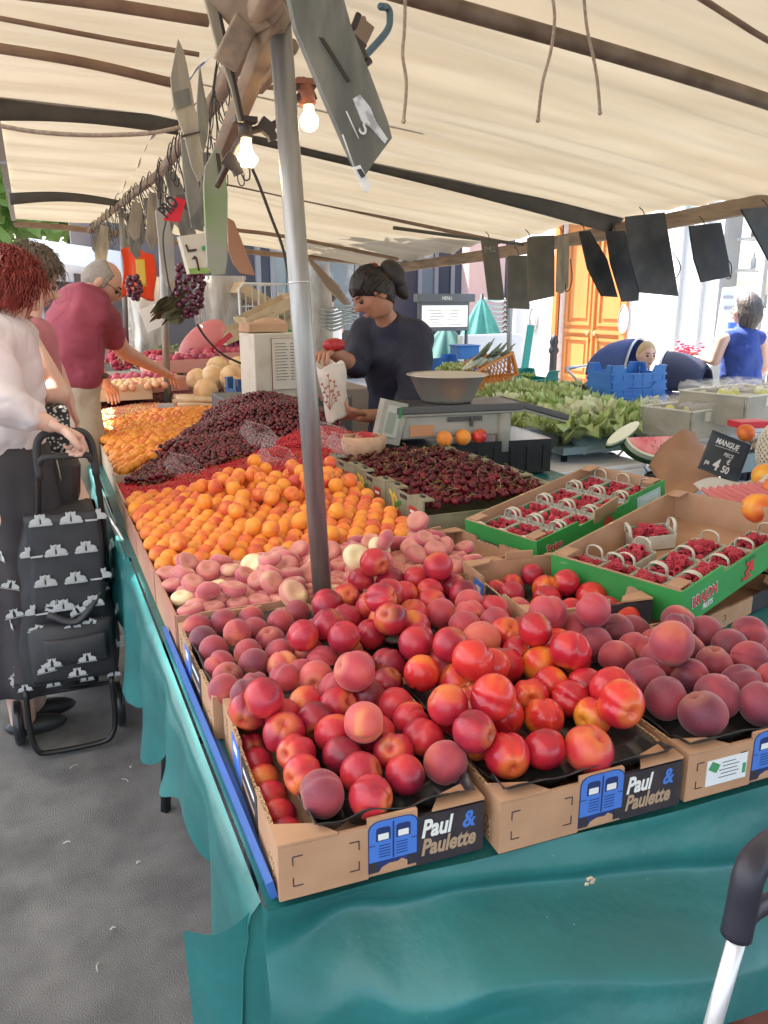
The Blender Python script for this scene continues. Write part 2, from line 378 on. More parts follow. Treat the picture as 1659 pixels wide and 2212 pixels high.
# front drop: a pleat stands out at the corner, then the cloth swings under the crates
def front_fn(u, v):
    if u < .16:                       # the pleat leaf, from its free edge to the corner
        k = u/.16; ks = k**.9
        top = Vector((.112,1.0,.668)).lerp(Vector((.213,.925,TZ)), ks)
        top.z += -.012*math.sin(PI*k)
        bot = Vector((.128,1.035,.14)).lerp(Vector((.225,.86,.28)), ks)
        p = top.lerp(bot, v); p += Vector((-.35,-1,0)).normalized()*(.022*math.sin(PI*k)*(1-v*.3)); return p
    k = (u-.16)/.84; x = .213 + 2.5*(k**1.5)
    hem = interp([(.2,.28),(.36,.46),(.5,.57),(.72,.55),(1.0,.50),(3,.47)], x) + .006*math.sin(x*23)
    z = TZ-.004 + (hem-TZ)*v
    y = frontY(x) - .006
    ridge = math.exp(-((x-.235)/.05)**2)
    valley = math.exp(-((x-.33)/.075)**2)
    out = .035*(v**.8) + .05*v*math.exp(-((x-.62-.22*v)/.25)**2) - .055*valley*math.sin(min(1,v*1.8)*PI/2)*(1-.2*v) + .03*ridge*v
    c_ = min(.6, max(.12, .14+.42*(x-.22)/.9)); k_ = max(0, min(1, (v-c_)/.28)); out += .105*k_*k_*(3-2*k_)*min(1,(x-.2)*6) - .02*math.exp(-((v-c_)/.10)**2) + .015*math.sin(x*7+v*3)*v + .01*nz(x*4, v*4)
    return (x-.03*v*ridge, y-out, z)
m = MB(); m.grid(front_fn, 130, 46); m.build('front_drop', VINYL, cl)
m = MB()   # the fold that carries the side drop into the corner pleat
def fold_fn(u, v):
    T_, K_, B0 = Vector((.112,1.0,.668)), Vector((.196,.985,.748)), Vector((.182,1.15,.748))
    top = T_*(1-u)**2 + K_*2*u*(1-u) + B0*u*u; bot = Vector((.124,1.03,.30)).lerp(Vector((.158,1.16,.49)), u)
    p = top.lerp(bot, v); p.x += .022*math.sin(PI*u)*(v**.5); return p
m = MB()   # printed white lettering scraps on the rolled edge beside the trolley
for poly in ([(0,0),(.012,.05),(.03,.055),(.022,.01)], [(.03,-.01),(.05,.06),(.07,.05),(.055,-.02)], [(.07,-.02),(.09,.0),(.085,.02)]):
    p = pX(262,1130,.176); m.prism([(q[0]*1.0, q[1]*.9) for q in poly], p+Vector((-.008,-.07,-.03)), (.0,1,0), (-.45,0,1), .002)
m.build('white_mark', WHITEP, cl)
m = MB(); m.box((.195,4.75,.735),(.03,2.2,.05)); m.box((.20,3.2,.735),(.02,1.2,.03))
tag(m.build('rolled_sheet', VINYL, bevel=.01), 'rolled teal sheet edge lying along the rim of the far stall', 'sheet')
WOODT = M('table_wood', (.30,.21,.13), .8, col2=(.22,.15,.09), ns=8, stretch=(1,9,9), bump=.2, bs=40)
IRON = M('dark_iron', (.03,.035,.042), .5, .5)
tb = empty('trestle_table', (1.4,2,0), label='trestle table of boards on dark iron legs, under the teal sheet', cat='table')
m = MB(); m.box((1.67,1.68,.722),(2.85,1.50,.045)); m.box((1.245,2.89,.722),(2.0,.90,.045)); m.box((.87,5.1,.722),(1.28,3.5,.045)); m.build('table_top', WOODT, tb)
for x, y in ((.30,2.30),(.30,4.3),(1.2,4.3),(1.25,1.2),(2.7,1.3),(.32,1.35),(2.7,3.1)):
    m = MB(); m.tube([(x-.07,y-.02,.0),(x-.01,y,.70)], .016, 4); m.tube([(x+.22,y+.05,0),(x+.1,y,.70)], .016, 4); m.tube([(x-.05,y-.01,.2),(x+.19,y+.04,.2)], .011, 6); m.build('leg', IRON, tb)
# boxes and crates stored under the stall
for (c, d, rz, mt, lab) in [((.80,.93,.13),(.42,.34,.26),.25,CARD,'open brown carton stored under the stall behind the front cloth'),((1.22,.98,.17),(.36,.4,.34),.5,M('redbrown_card',(.26,.09,.06),.85),'red-brown carton stored under the stall below the hem'),
                    ((1.75,1.2,.2),(.5,.4,.4),.1,M('black_card',(.05,.045,.05),.8),'black carton stored under the stall in deep shade')]:
    m = MB(); x, y, z = d; t = .006
    for q in (((0,-y/2,0),(x,t,z)),((0,y/2,0),(x,t,z)),((-x/2,0,0),(t,y-t*2,z)),((x/2,0,0),(t,y-t*2,z)),((0,0,-z/2+t),(x-t*2,y-t*2,t))): m.box(*q)
    m.box((0,-y/2-.05,z/2+.02),(x,.12,t),rot=(-.6,0,0)); m.box((x/2+.05,0,z/2+.01),(.12,y,t),rot=(0,.5,0))
    o = m.build('carton', [mt]); o.location = c; o.rotation_euler = (0,0,rz); tag(o, lab, 'carton')

# ================================================ CARDBOARD PEACH CRATES
def van(m, o, u, v, s):
    """the printed rear view of a small blue van; s = its width; materials: 1 ink 2 blue 3 navy 4 white 5 card"""
    P = lambda poly, mi, d: m.prism([(p[0]*s, p[1]*s*.74) for p in poly], Vector(o)+Vector(u).cross(Vector(v)).normalized()*d, u, v, .0004, mi)
    rr = lambda x0, y0, x1, y1, r: [(x1-r+r*math.cos(a), y1-r+r*math.sin(a)) for a in (0, .5, 1.05, 1.57)] + [(x0+r-r*math.sin(a), y1-r+r*math.cos(a)) for a in (0, .5, 1.05, 1.57)] + [(x0, y0), (x1, y0)]
    P(rr(-.02,-.34,1.02,1.22,.24), 3, .0)
    P(rr(0,0,1,1.20,.24), 2, .0005)
    for x0 in (.14,.56):
        P(rr(x0,.62,x0+.30,1.02,.07), 3, .0010); P(rr(x0+.04,.65,x0+.26,.83,.02), 4, .0015)
    P([(.485,.04),(.515,.04),(.515,1.14),(.485,1.14)], 3, .0011)
    for k in range(5): P([(.20,.12+.085*k),(.44,.12+.085*k),(.44,.14+.085*k),(.20,.14+.085*k)], 3, .0012); P([(.56,.12+.085*k),(.80,.12+.085*k),(.80,.14+.085*k),(.56,.14+.085*k)], 3, .0012)
    P([(.0,.50),(.12,.50),(.12,.52),(.0,.52)], 3, .0012); P([(.88,.50),(1,.50),(1,.52),(.88,.52)], 3, .0012)
    P([(.0,-.32),(.18,-.32),(.18,-.02),(0,-.02)], 1, .0008); P([(.82,-.32),(1,-.32),(1,-.02),(.82,-.02)], 1, .0008)
    P([(.2,-.33),(.8,-.33),(.8,-.16),(.68,-.06),(.60,-.13),(.42,-.12),(.26,-.2)], 5, .0009)
LINER = M('black_tray_liner', (.030,.030,.032), .30, spec=.6, bump=.2, bs=30, bd=.003)
CM = [CARD, INK, BLUE, NAVY, WHITEP, CARD, GOLDP, CARDE, M('label_white',(.75,.78,.80),.5), M('label_green',(.06,.30,.12),.5)]
def peach_crate(loc, W, D, rz, label, H=.085, lx0=.0095, liner=True, text=True, sticker=False, group='cardboard peach crates', plain=False, lz=.080):
    t = .007
    e = empty('cardboard_crate', loc, rz, label, 'crate', group)
    def part(name, mb, mats=CM, **k):
        o = mb.build(name, mats, e, local=True, **k); return o
    m = MB(); m.box((W/2, D/2, .004),(W-.004, D-.004, .006)); part('base', m)
    # front
    m = MB(); xa, xb = W*.415, W*.655
    m.box((xa/2, t/2, H/2),(xa, t, H)); m.box(((xa+xb)/2, t/2, H/2+(0 if plain else .014)),(xb-xa, t, H-.006)); m.box(((xb+W)/2, t/2, H/2-.001),(W-xb, t, H-.004), mi=1)
    m.box(((xa+xb)/2, t/2+.004, .008),(xb-xa, t, .014), mi=7)
    L_ = .014
    for (cx, cz, sx, sz) in ((.02,.02,1,1),(.02,H-.018,1,-1),(xa-.014,.02,-1,1),(xa-.014,H-.018,-1,-1)):
        m.box((cx+sx*L_/2, -.0004, cz),(L_,.0012,.0013), mi=1); m.box((cx, -.0004, cz+sz*L_/2),(.0013,.0012,L_), mi=1)
    if not plain: van(m, (xa+.001, -.0002, .026), (1,0,0), (0,0,1), (xb-xa)-.002)
    if text:
        for tx, z, h, mi in (('Paul', .047, .040, 4), ('Paulette', .017, .037, 6)):
            m.text(tx, (xb+.006, -.0008, z), (1,0,0), (0,0,1), h, mi, bold=.035, shear=.22, cond=.72)
        m.text('&', (xb+.071*W/.31, -.0008, .048), (1,0,0), (0,0,1), .038, 2, bold=.028, shear=.15, cond=.85)
    if sticker:
        m.box((xa*.60, -.0008, H*.50),(xa*.62,.0012,H*.56), mi=8); m.box((xa*.87, -.0012, H*.44),(.007,.0012,H*.22), mi=9)
        m.box((xa*.40, -.0012, H*.62),(.02,.0012,.016), mi=9, rot=(0,.5,0)); m.box((xa*.50,-.0014,H*.60),(.006,.0012,.006), mi=4)
        for k in range(5): m.box((xa*.62+.004*(k % 2), -.0013, H*(.68-.08*k)),(xa*(.28 if k else .2),.0006,.0014), mi=1)
    part('front_panel', m)
    m = MB(); m.box((W/2, D-t/2, H/2),(W, t, H)); m.box((W*.5, D-t/2, H+.008),(W*.24,t,.02)); m.box((W/2, D+.0006, H/2),(W*.98,.0012,H*.96), mi=1)
    part('back_panel', m)
    for sx in (0, 1):
        m = MB(); x = t/2 if sx == 0 else W-t/2; ox = -.0006 if sx == 0 else W+.0006
        n = 9
        for k in range(3):     # the wall with its two finger gaps and raised lugs
            y0 = t + (D-2*t)*k/3; y1 = t + (D-2*t)*(k+1)/3; hh = H if k != 1 else H-.012
            m.box((x, (y0+y1)/2, hh/2),(t, y1-y0-.0004, hh)); m.box((x,(y0+y1)/2,hh+.0015),(t*.7,(y1-y0)-.004,.003), mi=7)
        m.box((ox, D*.45, H*.5),(.0012, D*.28, H*.86), mi=1); m.box((ox, D*.70, H*.5),(.0014, D*.16, H*.8), mi=2)
        m.box((ox, D*.45, H*.72),(.0018, D*.2, H*.10), mi=4); m.box((ox, D*.46, H*.42),(.0018, D*.22, H*.08), mi=6)
        m.box((ox, D*.71, H*.68),(.0018, D*.08, H*.2), mi=4)
        m.box((ox, D*.10, H*.3),(.0012,.03,H*.4), mi=7); m.box((ox, D*.92, H*.6),(.0012,.02,H*.5), mi=7)
        part('side_panel', m)
    # folded corner gussets on the rim
    for (cx, cy, sx, sy) in ((0,0,1,1),(W,0,-1,1),(0,D,1,-1),(W,D,-1,-1)):
        m = MB(); poly = [(0,0),(.085*sx,0),(.062*sx,.030*sy),(0,.05*sy)]
        m.prism(poly, (cx, cy, H+.0006), (1,0,0),(0,1,0), .004); part('corner_flap', m)
    if liner:
        m = MB()
        def fn(u, v):
            x = -.000+W*u; y = .0+D*v; ed = min(u, 1-u, v, 1-v)
            z = lz - .022*abs(math.sin(x/W*PI*4.5)*math.sin(y/D*PI*5.5))**.6*min(1, ed*14)
            z += (.014+.009*nz(x*14+loc[0]*9, y*14))*max(0, 1-ed*11)*(1.7 if v < .1 else 1) 
            yy = .0095+(D-.02)*v; xx = lx0+(W-.0105-lx0)*u
            return (xx, yy, z)
        m.grid(fn, 40, 48); part('tray_liner', m, [LINER], solid=.0012)
    return e
CR = {}
CR['A'] = (.232,.905,.312,.44); CR['B'] = (.560,.872,.335,.44); CR['C'] = (.908,.862,.335,.46); CR['D'] = (.236,1.358,.312,.385); CR['E'] = (.562,1.325,.34,.42)
labs = dict(A='open cardboard crate at the stall corner, blue van print, red nectarines piled on black liner', B='open cardboard crate with lettered front in the middle of the front row', C='open cardboard crate in the front row with a white paper sticker on it',
            D='cardboard crate of dusky peaches behind the corner crate, by the pole foot', E='cardboard crate buried under glossy red nectarines beside the pole foot')
for k, (x, y, W, D) in CR.items():
    peach_crate((x, y, TZ+.001), W, D, {'A':-.045,'B':-.035,'C':-.03,'D':-.0,'E':0}[k], labs[k], sticker=(k == 'C'), lz=.078, liner=True, lx0=.055 if k == 'A' else .0095)
peach_crate((.945,1.40,TZ+.001), .325, .38, -.12, 'cardboard crate with tall bare brown walls, big nectarines inside, beside the raspberries', H=.125, lz=.045)
peach_crate((1.095,1.845,TZ+.001), .17, .33, .20, 'brown cardboard crate with blue print wedged under the raspberry crates', liner=False)
peach_crate((1.34,1.33,TZ+.001), .52, .36, .29, 'low cardboard crate lying under the nearer raspberry crate', liner=False, H=.052, text=False, plain=True)
# blue plastic strip (crate rim) along the stall edge under the cardboard
BLP = M('blue_plastic', (.05,.15,.50), .35, bump=.1, bs=30)
bt = empty('blue_plastic_tray', (.225,1.3,TZ), label='flat blue plastic tray whose rim shows along the left of the peach crates', cat='tray')
m = MB(); m.box((.2245,1.40,TZ+.015),(.010,.97,.028), rot=(0,-.22,0)); m.build('rim', BLP, bt)
m = MB(); m.box((.232,1.40,TZ+.003),(.02,.96,.004)); m.build('base', BLP, bt)
# shallow trays further back: rim walls only
TRC = M('tray_card', (.44,.20,.15), .85, col2=(.50,.30,.18), ns=5)
def tray(x0, y0, x1, y1, H, label, mat=TRC, name='fruit_tray', rz=0, z=TZ+.001, group='low fruit trays'):
    e = empty(name, ((x0+x1)/2,(y0+y1)/2,z), rz, label, 'tray', group); a, b = (x1-x0)/2, (y1-y0)/2; t = .006
    m = MB(); m.box((0,0,.004),(2*a-.002,2*b-.002,.006)); m.build('base', mat, e, local=True)
    for (c, d) in (((0,-b,H/2),(2*a,t,H)),((0,b,H/2),(2*a,t,H)),((-a,0,H/2),(t,2*b-t-.001,H)),((a,0,H/2),(t,2*b-t-.001,H))):
        m = MB(); m.box(c, d); m.build('side_panel', mat, e, local=True)
    return e
tray(.235,1.765,.650,2.112,.098,'pink-brown tray of flat peaches beside the teal cloth edge')
tray(.660,1.765,1.085,2.112,.098,'pink-brown tray of flat peaches behind the pole')
tray(.235,2.125,.650,2.535,.092,'pink-brown tray of apricots beside the teal cloth edge')
tray(.662,2.125,1.060,2.535,.092,'pink-brown tray of apricots backing onto the flat peaches')
tray(.235,2.545,.650,2.96,.090,'pink-brown tray of apricots touching the redcurrants')
YCARD = M('yellow_card', (.55,.40,.14), .8, col2=(.45,.32,.12), ns=12)
tray(.662,2.545,1.070,2.96,.10,'yellowish card tray of apricots beside the cherry cartons', YCARD)
tray(.245,2.99,.66,3.40,.085,'pale card tray holding redcurrant punnets', M('pale_card',(.56,.42,.30),.85))
tray(.255,3.42,.62,4.70,.10,'pale card tray under the sunlit apricots', M('pale_card',(.56,.42,.30),.85))
tray(.265,4.80,.62,5.35,.12,'white-ended tray of pale currants beside the stooping man', M('white_card',(.62,.58,.52),.85))

# ================================================ FRUIT
def fruit_mesh(name, R0, kind, seedv, nu=28, nv=20):
    r_ = random.Random(seedv); vs = []; fs = []
    ax = 1+r_.uniform(-.04,.04)
    for i in range(nv+1):
        p = PI*i/nv
        for j in range(nu):
            t = 2*PI*j/nu; x, y, z = math.sin(p)*math.cos(t), math.sin(p)*math.sin(t), math.cos(p)
            d = math.atan2(math.sin(t), math.cos(t)); rr = 1.0; zz = z
            if kind == 'nectarine':
                rr -= .12*math.exp(-(d/.21)**2)*math.sin(p)**.6 - .03*math.exp(-((abs(d)-.45)/.3)**2) + .012*math.cos(2*t)
                zz = z - .26*math.exp(-(p/.23)**2) + .03*math.exp(-((PI-p)/.25)**2)
            elif kind == 'apricot':
                rr -= .06*math.exp(-(d/.18)**2)*math.sin(p)**.7
                zz = z*1.02 - .20*math.exp(-(p/.26)**2)
                rr *= 1+.03*math.cos(2*t)
            elif kind == 'flat':
                rr = 1 - .05*math.exp(-(d/.25)**2)*math.sin(p) + .03*math.sin(3*t+seedv)
                zz = z*.64 - .33*math.exp(-(p/.44)**2) + .14*math.exp(-((PI-p)/.4)**2)
            elif kind == 'cherry':
                zz = z*.92 - .22*math.exp(-(p/.34)**2)
            elif kind == 'melon':
                rr = 1+.03*math.cos(10*t); zz = z*.95
            rr *= 1+.015*nz(x*1.5+seedv, y*1.5, z*1.5)
            vs.append((x*rr*R0*ax, y*rr*R0, zz*R0*(1 if kind in ('flat',) else (rr+1)/2)))
    for i in range(nv):
        for j in range(nu): fs.append((i*nu+j, (i+1)*nu+j, (i+1)*nu+(j+1) % nu, i*nu+(j+1) % nu))
    me = bpy.data.meshes.new(name); me.from_pydata(vs, [], fs); me.validate(); me.polygons.foreach_set('use_smooth', [True]*len(me.polygons)); me.update()
    return me
def fruit_mat(name, stops, ns=14.0, rough=.4, tip=None, tipz=.028, speck=None, coat=.0, sheen=0.0, sub=.0, nd=2.5, dist=.6):
    m = bpy.data.materials.new(name); m.use_nodes = True; t = m.node_tree; N, L = t.nodes, t.links; b = N['Principled BSDF']
    tc = N.new('ShaderNodeTexCoord'); oi = N.new('ShaderNodeObjectInfo')
    mu = N.new('ShaderNodeMath'); mu.operation = 'MULTIPLY'; mu.inputs[1].default_value = 87.0; L.new(oi.outputs['Random'], mu.inputs[0])
    n = N.new('ShaderNodeTexNoise'); n.noise_dimensions = '4D'; n.inputs['Scale'].default_value = ns; n.inputs['Detail'].default_value = nd; n.inputs['Distortion'].default_value = dist
    L.new(tc.outputs['Object'], n.inputs['Vector']); L.new(mu.outputs[0], n.inputs['W'])
    # shift the whole fruit lighter or darker with its own random number
    m2 = N.new('ShaderNodeMath'); m2.operation = 'MULTIPLY_ADD'; m2.inputs[1].default_value = .26; m2.inputs[2].default_value = -.13; L.new(oi.outputs['Random'], m2.inputs[0])
    ad = N.new('ShaderNodeMath'); ad.operation = 'ADD'; L.new(n.outputs[0], ad.inputs[0]); L.new(m2.outputs[0], ad.inputs[1])
    cr = N.new('ShaderNodeValToRGB'); e = cr.color_ramp.elements
    while len(e) < len(stops): e.new(.5)
    for k, (p, c) in enumerate(stops): e[k].position = p; e[k].color = (*c, 1)
    L.new(ad.outputs[0], cr.inputs[0]); sock = cr.outputs[0]
    if tip:
        sx = N.new('ShaderNodeSeparateXYZ'); L.new(tc.outputs['Object'], sx.inputs[0])
        mr = N.new('ShaderNodeMapRange'); mr.inputs[1].default_value = tipz*.78; mr.inputs[2].default_value = tipz; L.new(sx.outputs[2], mr.inputs[0])
        n3 = N.new('ShaderNodeMath'); n3.operation = 'MULTIPLY'; n3.inputs[1].default_value = .30; L.new(mr.outputs[0], n3.inputs[0])
        mx = N.new('ShaderNodeMix'); mx.data_type = 'RGBA'; L.new(n3.outputs[0], mx.inputs[0]); L.new(sock, mx.inputs[6]); mx.inputs[7].default_value = (*tip, 1); sock = mx.outputs[2]
    nf = N.new('ShaderNodeTexNoise'); nf.inputs['Scale'].default_value = 420; nf.inputs['Detail'].default_value = 2; L.new(tc.outputs['Object'], nf.inputs['Vector'])
    if speck:
        gt = N.new('ShaderNodeMapRange'); gt.inputs[1].default_value = .63; gt.inputs[2].default_value = .74; L.new(nf.outputs[0], gt.inputs[0])
        m4 = N.new('ShaderNodeMath'); m4.operation = 'MULTIPLY'; m4.inputs[1].default_value = .22; L.new(gt.outputs[0], m4.inputs[0])
        mx = N.new('ShaderNodeMix'); mx.data_type = 'RGBA'; L.new(m4.outputs[0], mx.inputs[0]); L.new(sock, mx.inputs[6]); mx.inputs[7].default_value = (*speck, 1); sock = mx.outputs[2]
    L.new(sock, b.inputs['Base Color'])
    bp = N.new('ShaderNodeBump'); bp.inputs['Strength'].default_value = .06; bp.inputs['Distance'].default_value = .001; L.new(nf.outputs[0], bp.inputs['Height']); L.new(bp.outputs[0], b.inputs['Normal'])
    mr2 = N.new('ShaderNodeMapRange'); mr2.inputs[3].default_value = rough-.07; mr2.inputs[4].default_value = rough+.12; L.new(n.outputs[0], mr2.inputs[0]); L.new(mr2.outputs[0], b.inputs['Roughness'])
    b.inputs['Coat Weight'].default_value = coat; b.inputs['Coat Roughness'].default_value = .25
    b.inputs['Sheen Weight'].default_value = sheen; b.inputs['Sheen Roughness'].default_value = .5; b.inputs['Sheen Tint'].default_value = (1,.75,.75,1)
    b.inputs['Subsurface Weight'].default_value = sub; b.inputs['Subsurface Radius'].default_value = (.01,.004,.002)
    return m
F_NECT = fruit_mat('nectarine_skin', [(.28,(.17,.012,.030)),(.44,(.40,.018,.045)),(.60,(.58,.034,.045)),(.78,(.74,.22,.05))], 13, .30, tip=(.72,.30,.05), tipz=.029, speck=(.75,.30,.16), sub=.05)
F_RED = fruit_mat('glossy_nectarine_skin', [(.28,(.26,.010,.026)),(.44,(.54,.018,.034)),(.60,(.70,.045,.030)),(.76,(.84,.30,.03))], 12, .22, tip=(.75,.35,.05), tipz=.030, speck=(.80,.30,.12), coat=.15, sub=.05)
F_DARK = fruit_mat('dusky_peach_skin', [(.30,(.13,.022,.045)),(.48,(.26,.030,.052)),(.62,(.40,.042,.058)),(.80,(.60,.16,.07))], 13, .55, tip=(.55,.25,.1), tipz=.0305, speck=(.55,.30,.30), sheen=.35)
F_PINK = fruit_mat('pink_peach_skin', [(.30,(.32,.035,.060)),(.50,(.50,.050,.070)),(.68,(.66,.13,.09)),(.84,(.76,.36,.12))], 13, .5, tip=(.7,.35,.12), tipz=.030, speck=(.7,.35,.3), sheen=.25)
F_FLAT = fruit_mat('flat_peach_skin', [(.30,(.40,.06,.085)),(.52,(.54,.12,.135)),(.68,(.62,.20,.18)),(.84,(.76,.46,.28))], 17, .6, tip=(.70,.42,.22), tipz=.011, sheen=.4)
F_CREAM = fruit_mat('cream_peach_skin', [(.30,(.62,.22,.18)),(.45,(.80,.52,.30)),(.60,(.85,.72,.42)),(.8,(.85,.74,.45))], 15, .6, tip=(.80,.72,.40), tipz=.011, sheen=.3)
F_APR = fruit_mat('apricot_skin', [(.28,(.58,.07,.035)),(.42,(.74,.15,.03)),(.54,(.84,.27,.025)),(.75,(.86,.34,.03))], 16, .5, tip=(.7,.35,.08), tipz=.0225, sheen=.12, sub=.05)
F_CHER = fruit_mat('cherry_skin', [(.30,(.035,.003,.006)),(.5,(.10,.005,.010)),(.75,(.24,.010,.016))], 60, .30)
F_CHER.node_tree.nodes['Principled BSDF'].inputs['Specular IOR Level'].default_value = .3
def meshes(nm, R0, kind, mat, n=4):
    out = []
    for k in range(n):
        me = fruit_mesh(nm, R0, kind, k*3.7+R0*100, *( (40,22) if kind != 'cherry' else (12,8))); me.materials.append(mat); out.append(me)
    return out
MESHES = dict(nect=meshes('nectarine', .0325, 'nectarine', F_NECT), red=meshes('nectarine', .034, 'nectarine', F_RED), dark=meshes('peach', .0335, 'nectarine', F_DARK), pink=meshes('peach', .033, 'nectarine', F_PINK),
              flat=meshes('flat_peach', .0315, 'flat', F_FLAT), cream=meshes('flat_peach', .0335, 'flat', F_CREAM), apr=meshes('apricot', .0262, 'apricot', F_APR), cherry=meshes('cherry', .0125, 'cherry', F_CHER))
def put(kind, p, r, R0, name, label, cat, group, rot=None):
    me = random.choice(MESHES[kind]); o = bpy.data.objects.new(name, me); COL.objects.link(o); o.location = p; s = r/R0; o.scale = (s*random.uniform(.95,1.05), s*random.uniform(.95,1.05), s*random.uniform(.93,1.03))
    o.rotation_euler = rot if rot else (random.uniform(0,6.28), random.uniform(0,6.28), random.uniform(0,6.28))
    return tag(o, label, cat, group)
class Heap:
    def __init__(s, floor): s.P = np.zeros((0,3)); s.r = np.zeros(0); s.floor = floor
    def top(s, x, y, r):
        z = s.floor(x, y) + r
        if len(s.r):
            d2 = (s.P[:,0]-x)**2 + (s.P[:,1]-y)**2; R2 = ((s.r+r)*.965)**2; k = d2 < R2
            if k.any(): z = max(z, float((s.P[k,2]+np.sqrt(R2[k]-d2[k])).max()))
        return z
    def add(s, x, y, z, r): s.P = np.vstack([s.P, (x, y, z)]); s.r = np.append(s.r, r)
    def drop(s, x, y, r, step=.5, tries=24):
        z = s.top(x, y, r)
        for k in range(tries):
            a = random.uniform(0, 2*PI); d = r*step*random.random(); xx, yy = x+d*math.cos(a), y+d*math.sin(a); q = s.top(xx, yy, r)
            if q < z: x, y, z = xx, yy, q
        s.add(x, y, z, r); return x, y, z
def relax(pts, n=40, k=.97):
    for _ in range(n):
        for i in range(len(pts)):
            for j in range(i):
                a, b = pts[i], pts[j]; dx, dy = a[0]-b[0], a[1]-b[1]; d = math.hypot(dx, dy)+1e-9; mn = (a[2]+b[2])*k
                if d < mn: f = (mn-d)/d*.5; a[0] += dx*f; a[1] += dy*f; b[0] -= dx*f; b[1] -= dy*f
    return pts
# the peaches and nectarines in front: (x, y, radius) as measured on the photo, layer 0 or 1
def z4(l): return [(364.5+a*.4395, 1336.5+b*.4395, r*.4395) for a, b, r in l]
def z1(l): return [(972+a*.4141, 1296+b*.4141, r*.4141) for a, b, r in l]
def z2(l): return [(688.5+a*.5849, 891+b*.5849, r*.5849) for a, b, r in l]
SETS = [
 ('dark', .0305, 0, z4([(220,130,75),(390,145,75),(500,90,75),(250,205,80),(420,200,80),(545,150,80),(290,265,80),(320,320,80),(475,310,80),(645,95,70),(380,355,60)])),
 ('pink', .0310, 0, z4([(590,215,85),(690,140,70),(745,200,80),(650,260,80),(560,290,80),(800,340,75),(870,150,75),(720,290,70)])),
 ('pink', .0345, 1, z4([(865,260,98)])),
 ('nect', .0315, 0, z4([(440,470,85),(530,480,95),(570,580,110),(625,665,115),(665,780,105),(690,430,95),(760,500,95),(800,565,105),(865,690,115),(935,770,120),(870,420,95),(1030,590,110),(1095,660,115),(1160,770,110),(1110,430,95),(1185,500,95),(1250,600,100),(1035,345,90),(985,870,115),(900,400,80)])),
 ('dark', .0325, 0, z4([(750,870,115),(1360,715,118)])),
 ('nect', .0315, 1, z4([(1365,420,60),(475,380,88),(740,50,70),(1440,500,80)])),
 ('cream_n', .0300, 1, z4([(945,480,90)])),
 ('red', .0335, 0, z1([(20,610,95),(40,440,95),(115,520,75),(270,620,105),(420,500,85),(490,620,118),(460,340,85),(530,440,90),(630,520,90),(745,610,128),(155,740,80),(300,810,128),(490,790,95),(640,320,98),(700,450,80),(370,290,90),(260,190,90),(60,260,90),(560,240,80)])),
 ('red', .0360, 1, z1([(845,460,118),(735,380,108),(250,405,118),(530,210,112),(440,160,100),(170,250,112),(250,150,90)])),
 ('nect', .0345, 0, z1([(710,795,128)])),
 ('dark', .0365, 0, z1([(670,170,98),(750,235,95),(870,170,98),(960,110,88),(1190,110,80),(1330,180,105),(1460,245,108),(870,305,95),(975,260,90),(1100,330,98),(1235,260,88),(1375,340,108),(1580,315,100),(1020,430,100),(1245,400,105),(1520,445,105),(1130,520,122),(1400,515,130),(1305,600,130),(1625,555,110),(1690,430,105),(1700,300,100),(1560,180,90)])),
 ('dark', .0375, 1, z1([(1090,170,105)])),
 ('nect', .0335, 0, z2([(30,735,58),(100,700,55),(155,640,55),(235,610,60),(315,690,56),(270,640,55),(355,640,52),(455,615,60),(410,680,60),(500,650,55),(560,690,58),(190,740,60),(250,800,60),(370,770,60),(430,735,58),(610,750,60),(100,790,60),(160,850,60),(340,820,60)])),
 ('nect', .0340, 1, z2([(80,720,66),(425,565,62),(215,600,58),(240,660,58),(300,700,60),(200,755,60),(250,800,62),(440,830,84),(350,850,60),(45,810,66)])),
 ('pink', .0350, 0, z2([(520,760,60),(600,745,62),(690,720,60),(760,690,60),(745,760,70),(650,800,70),(540,810,70),(480,760,60),(560,870,70),(460,930,70)])),
 ('red', .0350, 0, z2([(655,625,55),(650,690,50),(845,650,56),(770,690,50),(1070,690,60),(1010,645,60),(1125,725,62),(935,700,58),(910,760,60)])),
 ('red', .0345, 1, z2([(842,572,50),(905,600,56),(360,930,72),(600,860,76)])),
 ('pink', .0370, 1, z2([(858,728,66),(998,712,70)])),
]
CRATE_LAB = dict(A='red nectarine piled in the corner crate beside the others', B='', C='', D='', E='', G='')
def crate_of(x, y):
    if y > 1.78: return 'G' if x > .9 else 'E'
    if x > .93 and y > 1.31 + (1.12-x)*.2: return 'G'
    if x < .548: return 'A' if y < 1.355 else 'D'
    if x < .905: return 'B' if y < 1.32 else 'E'
    return 'C'
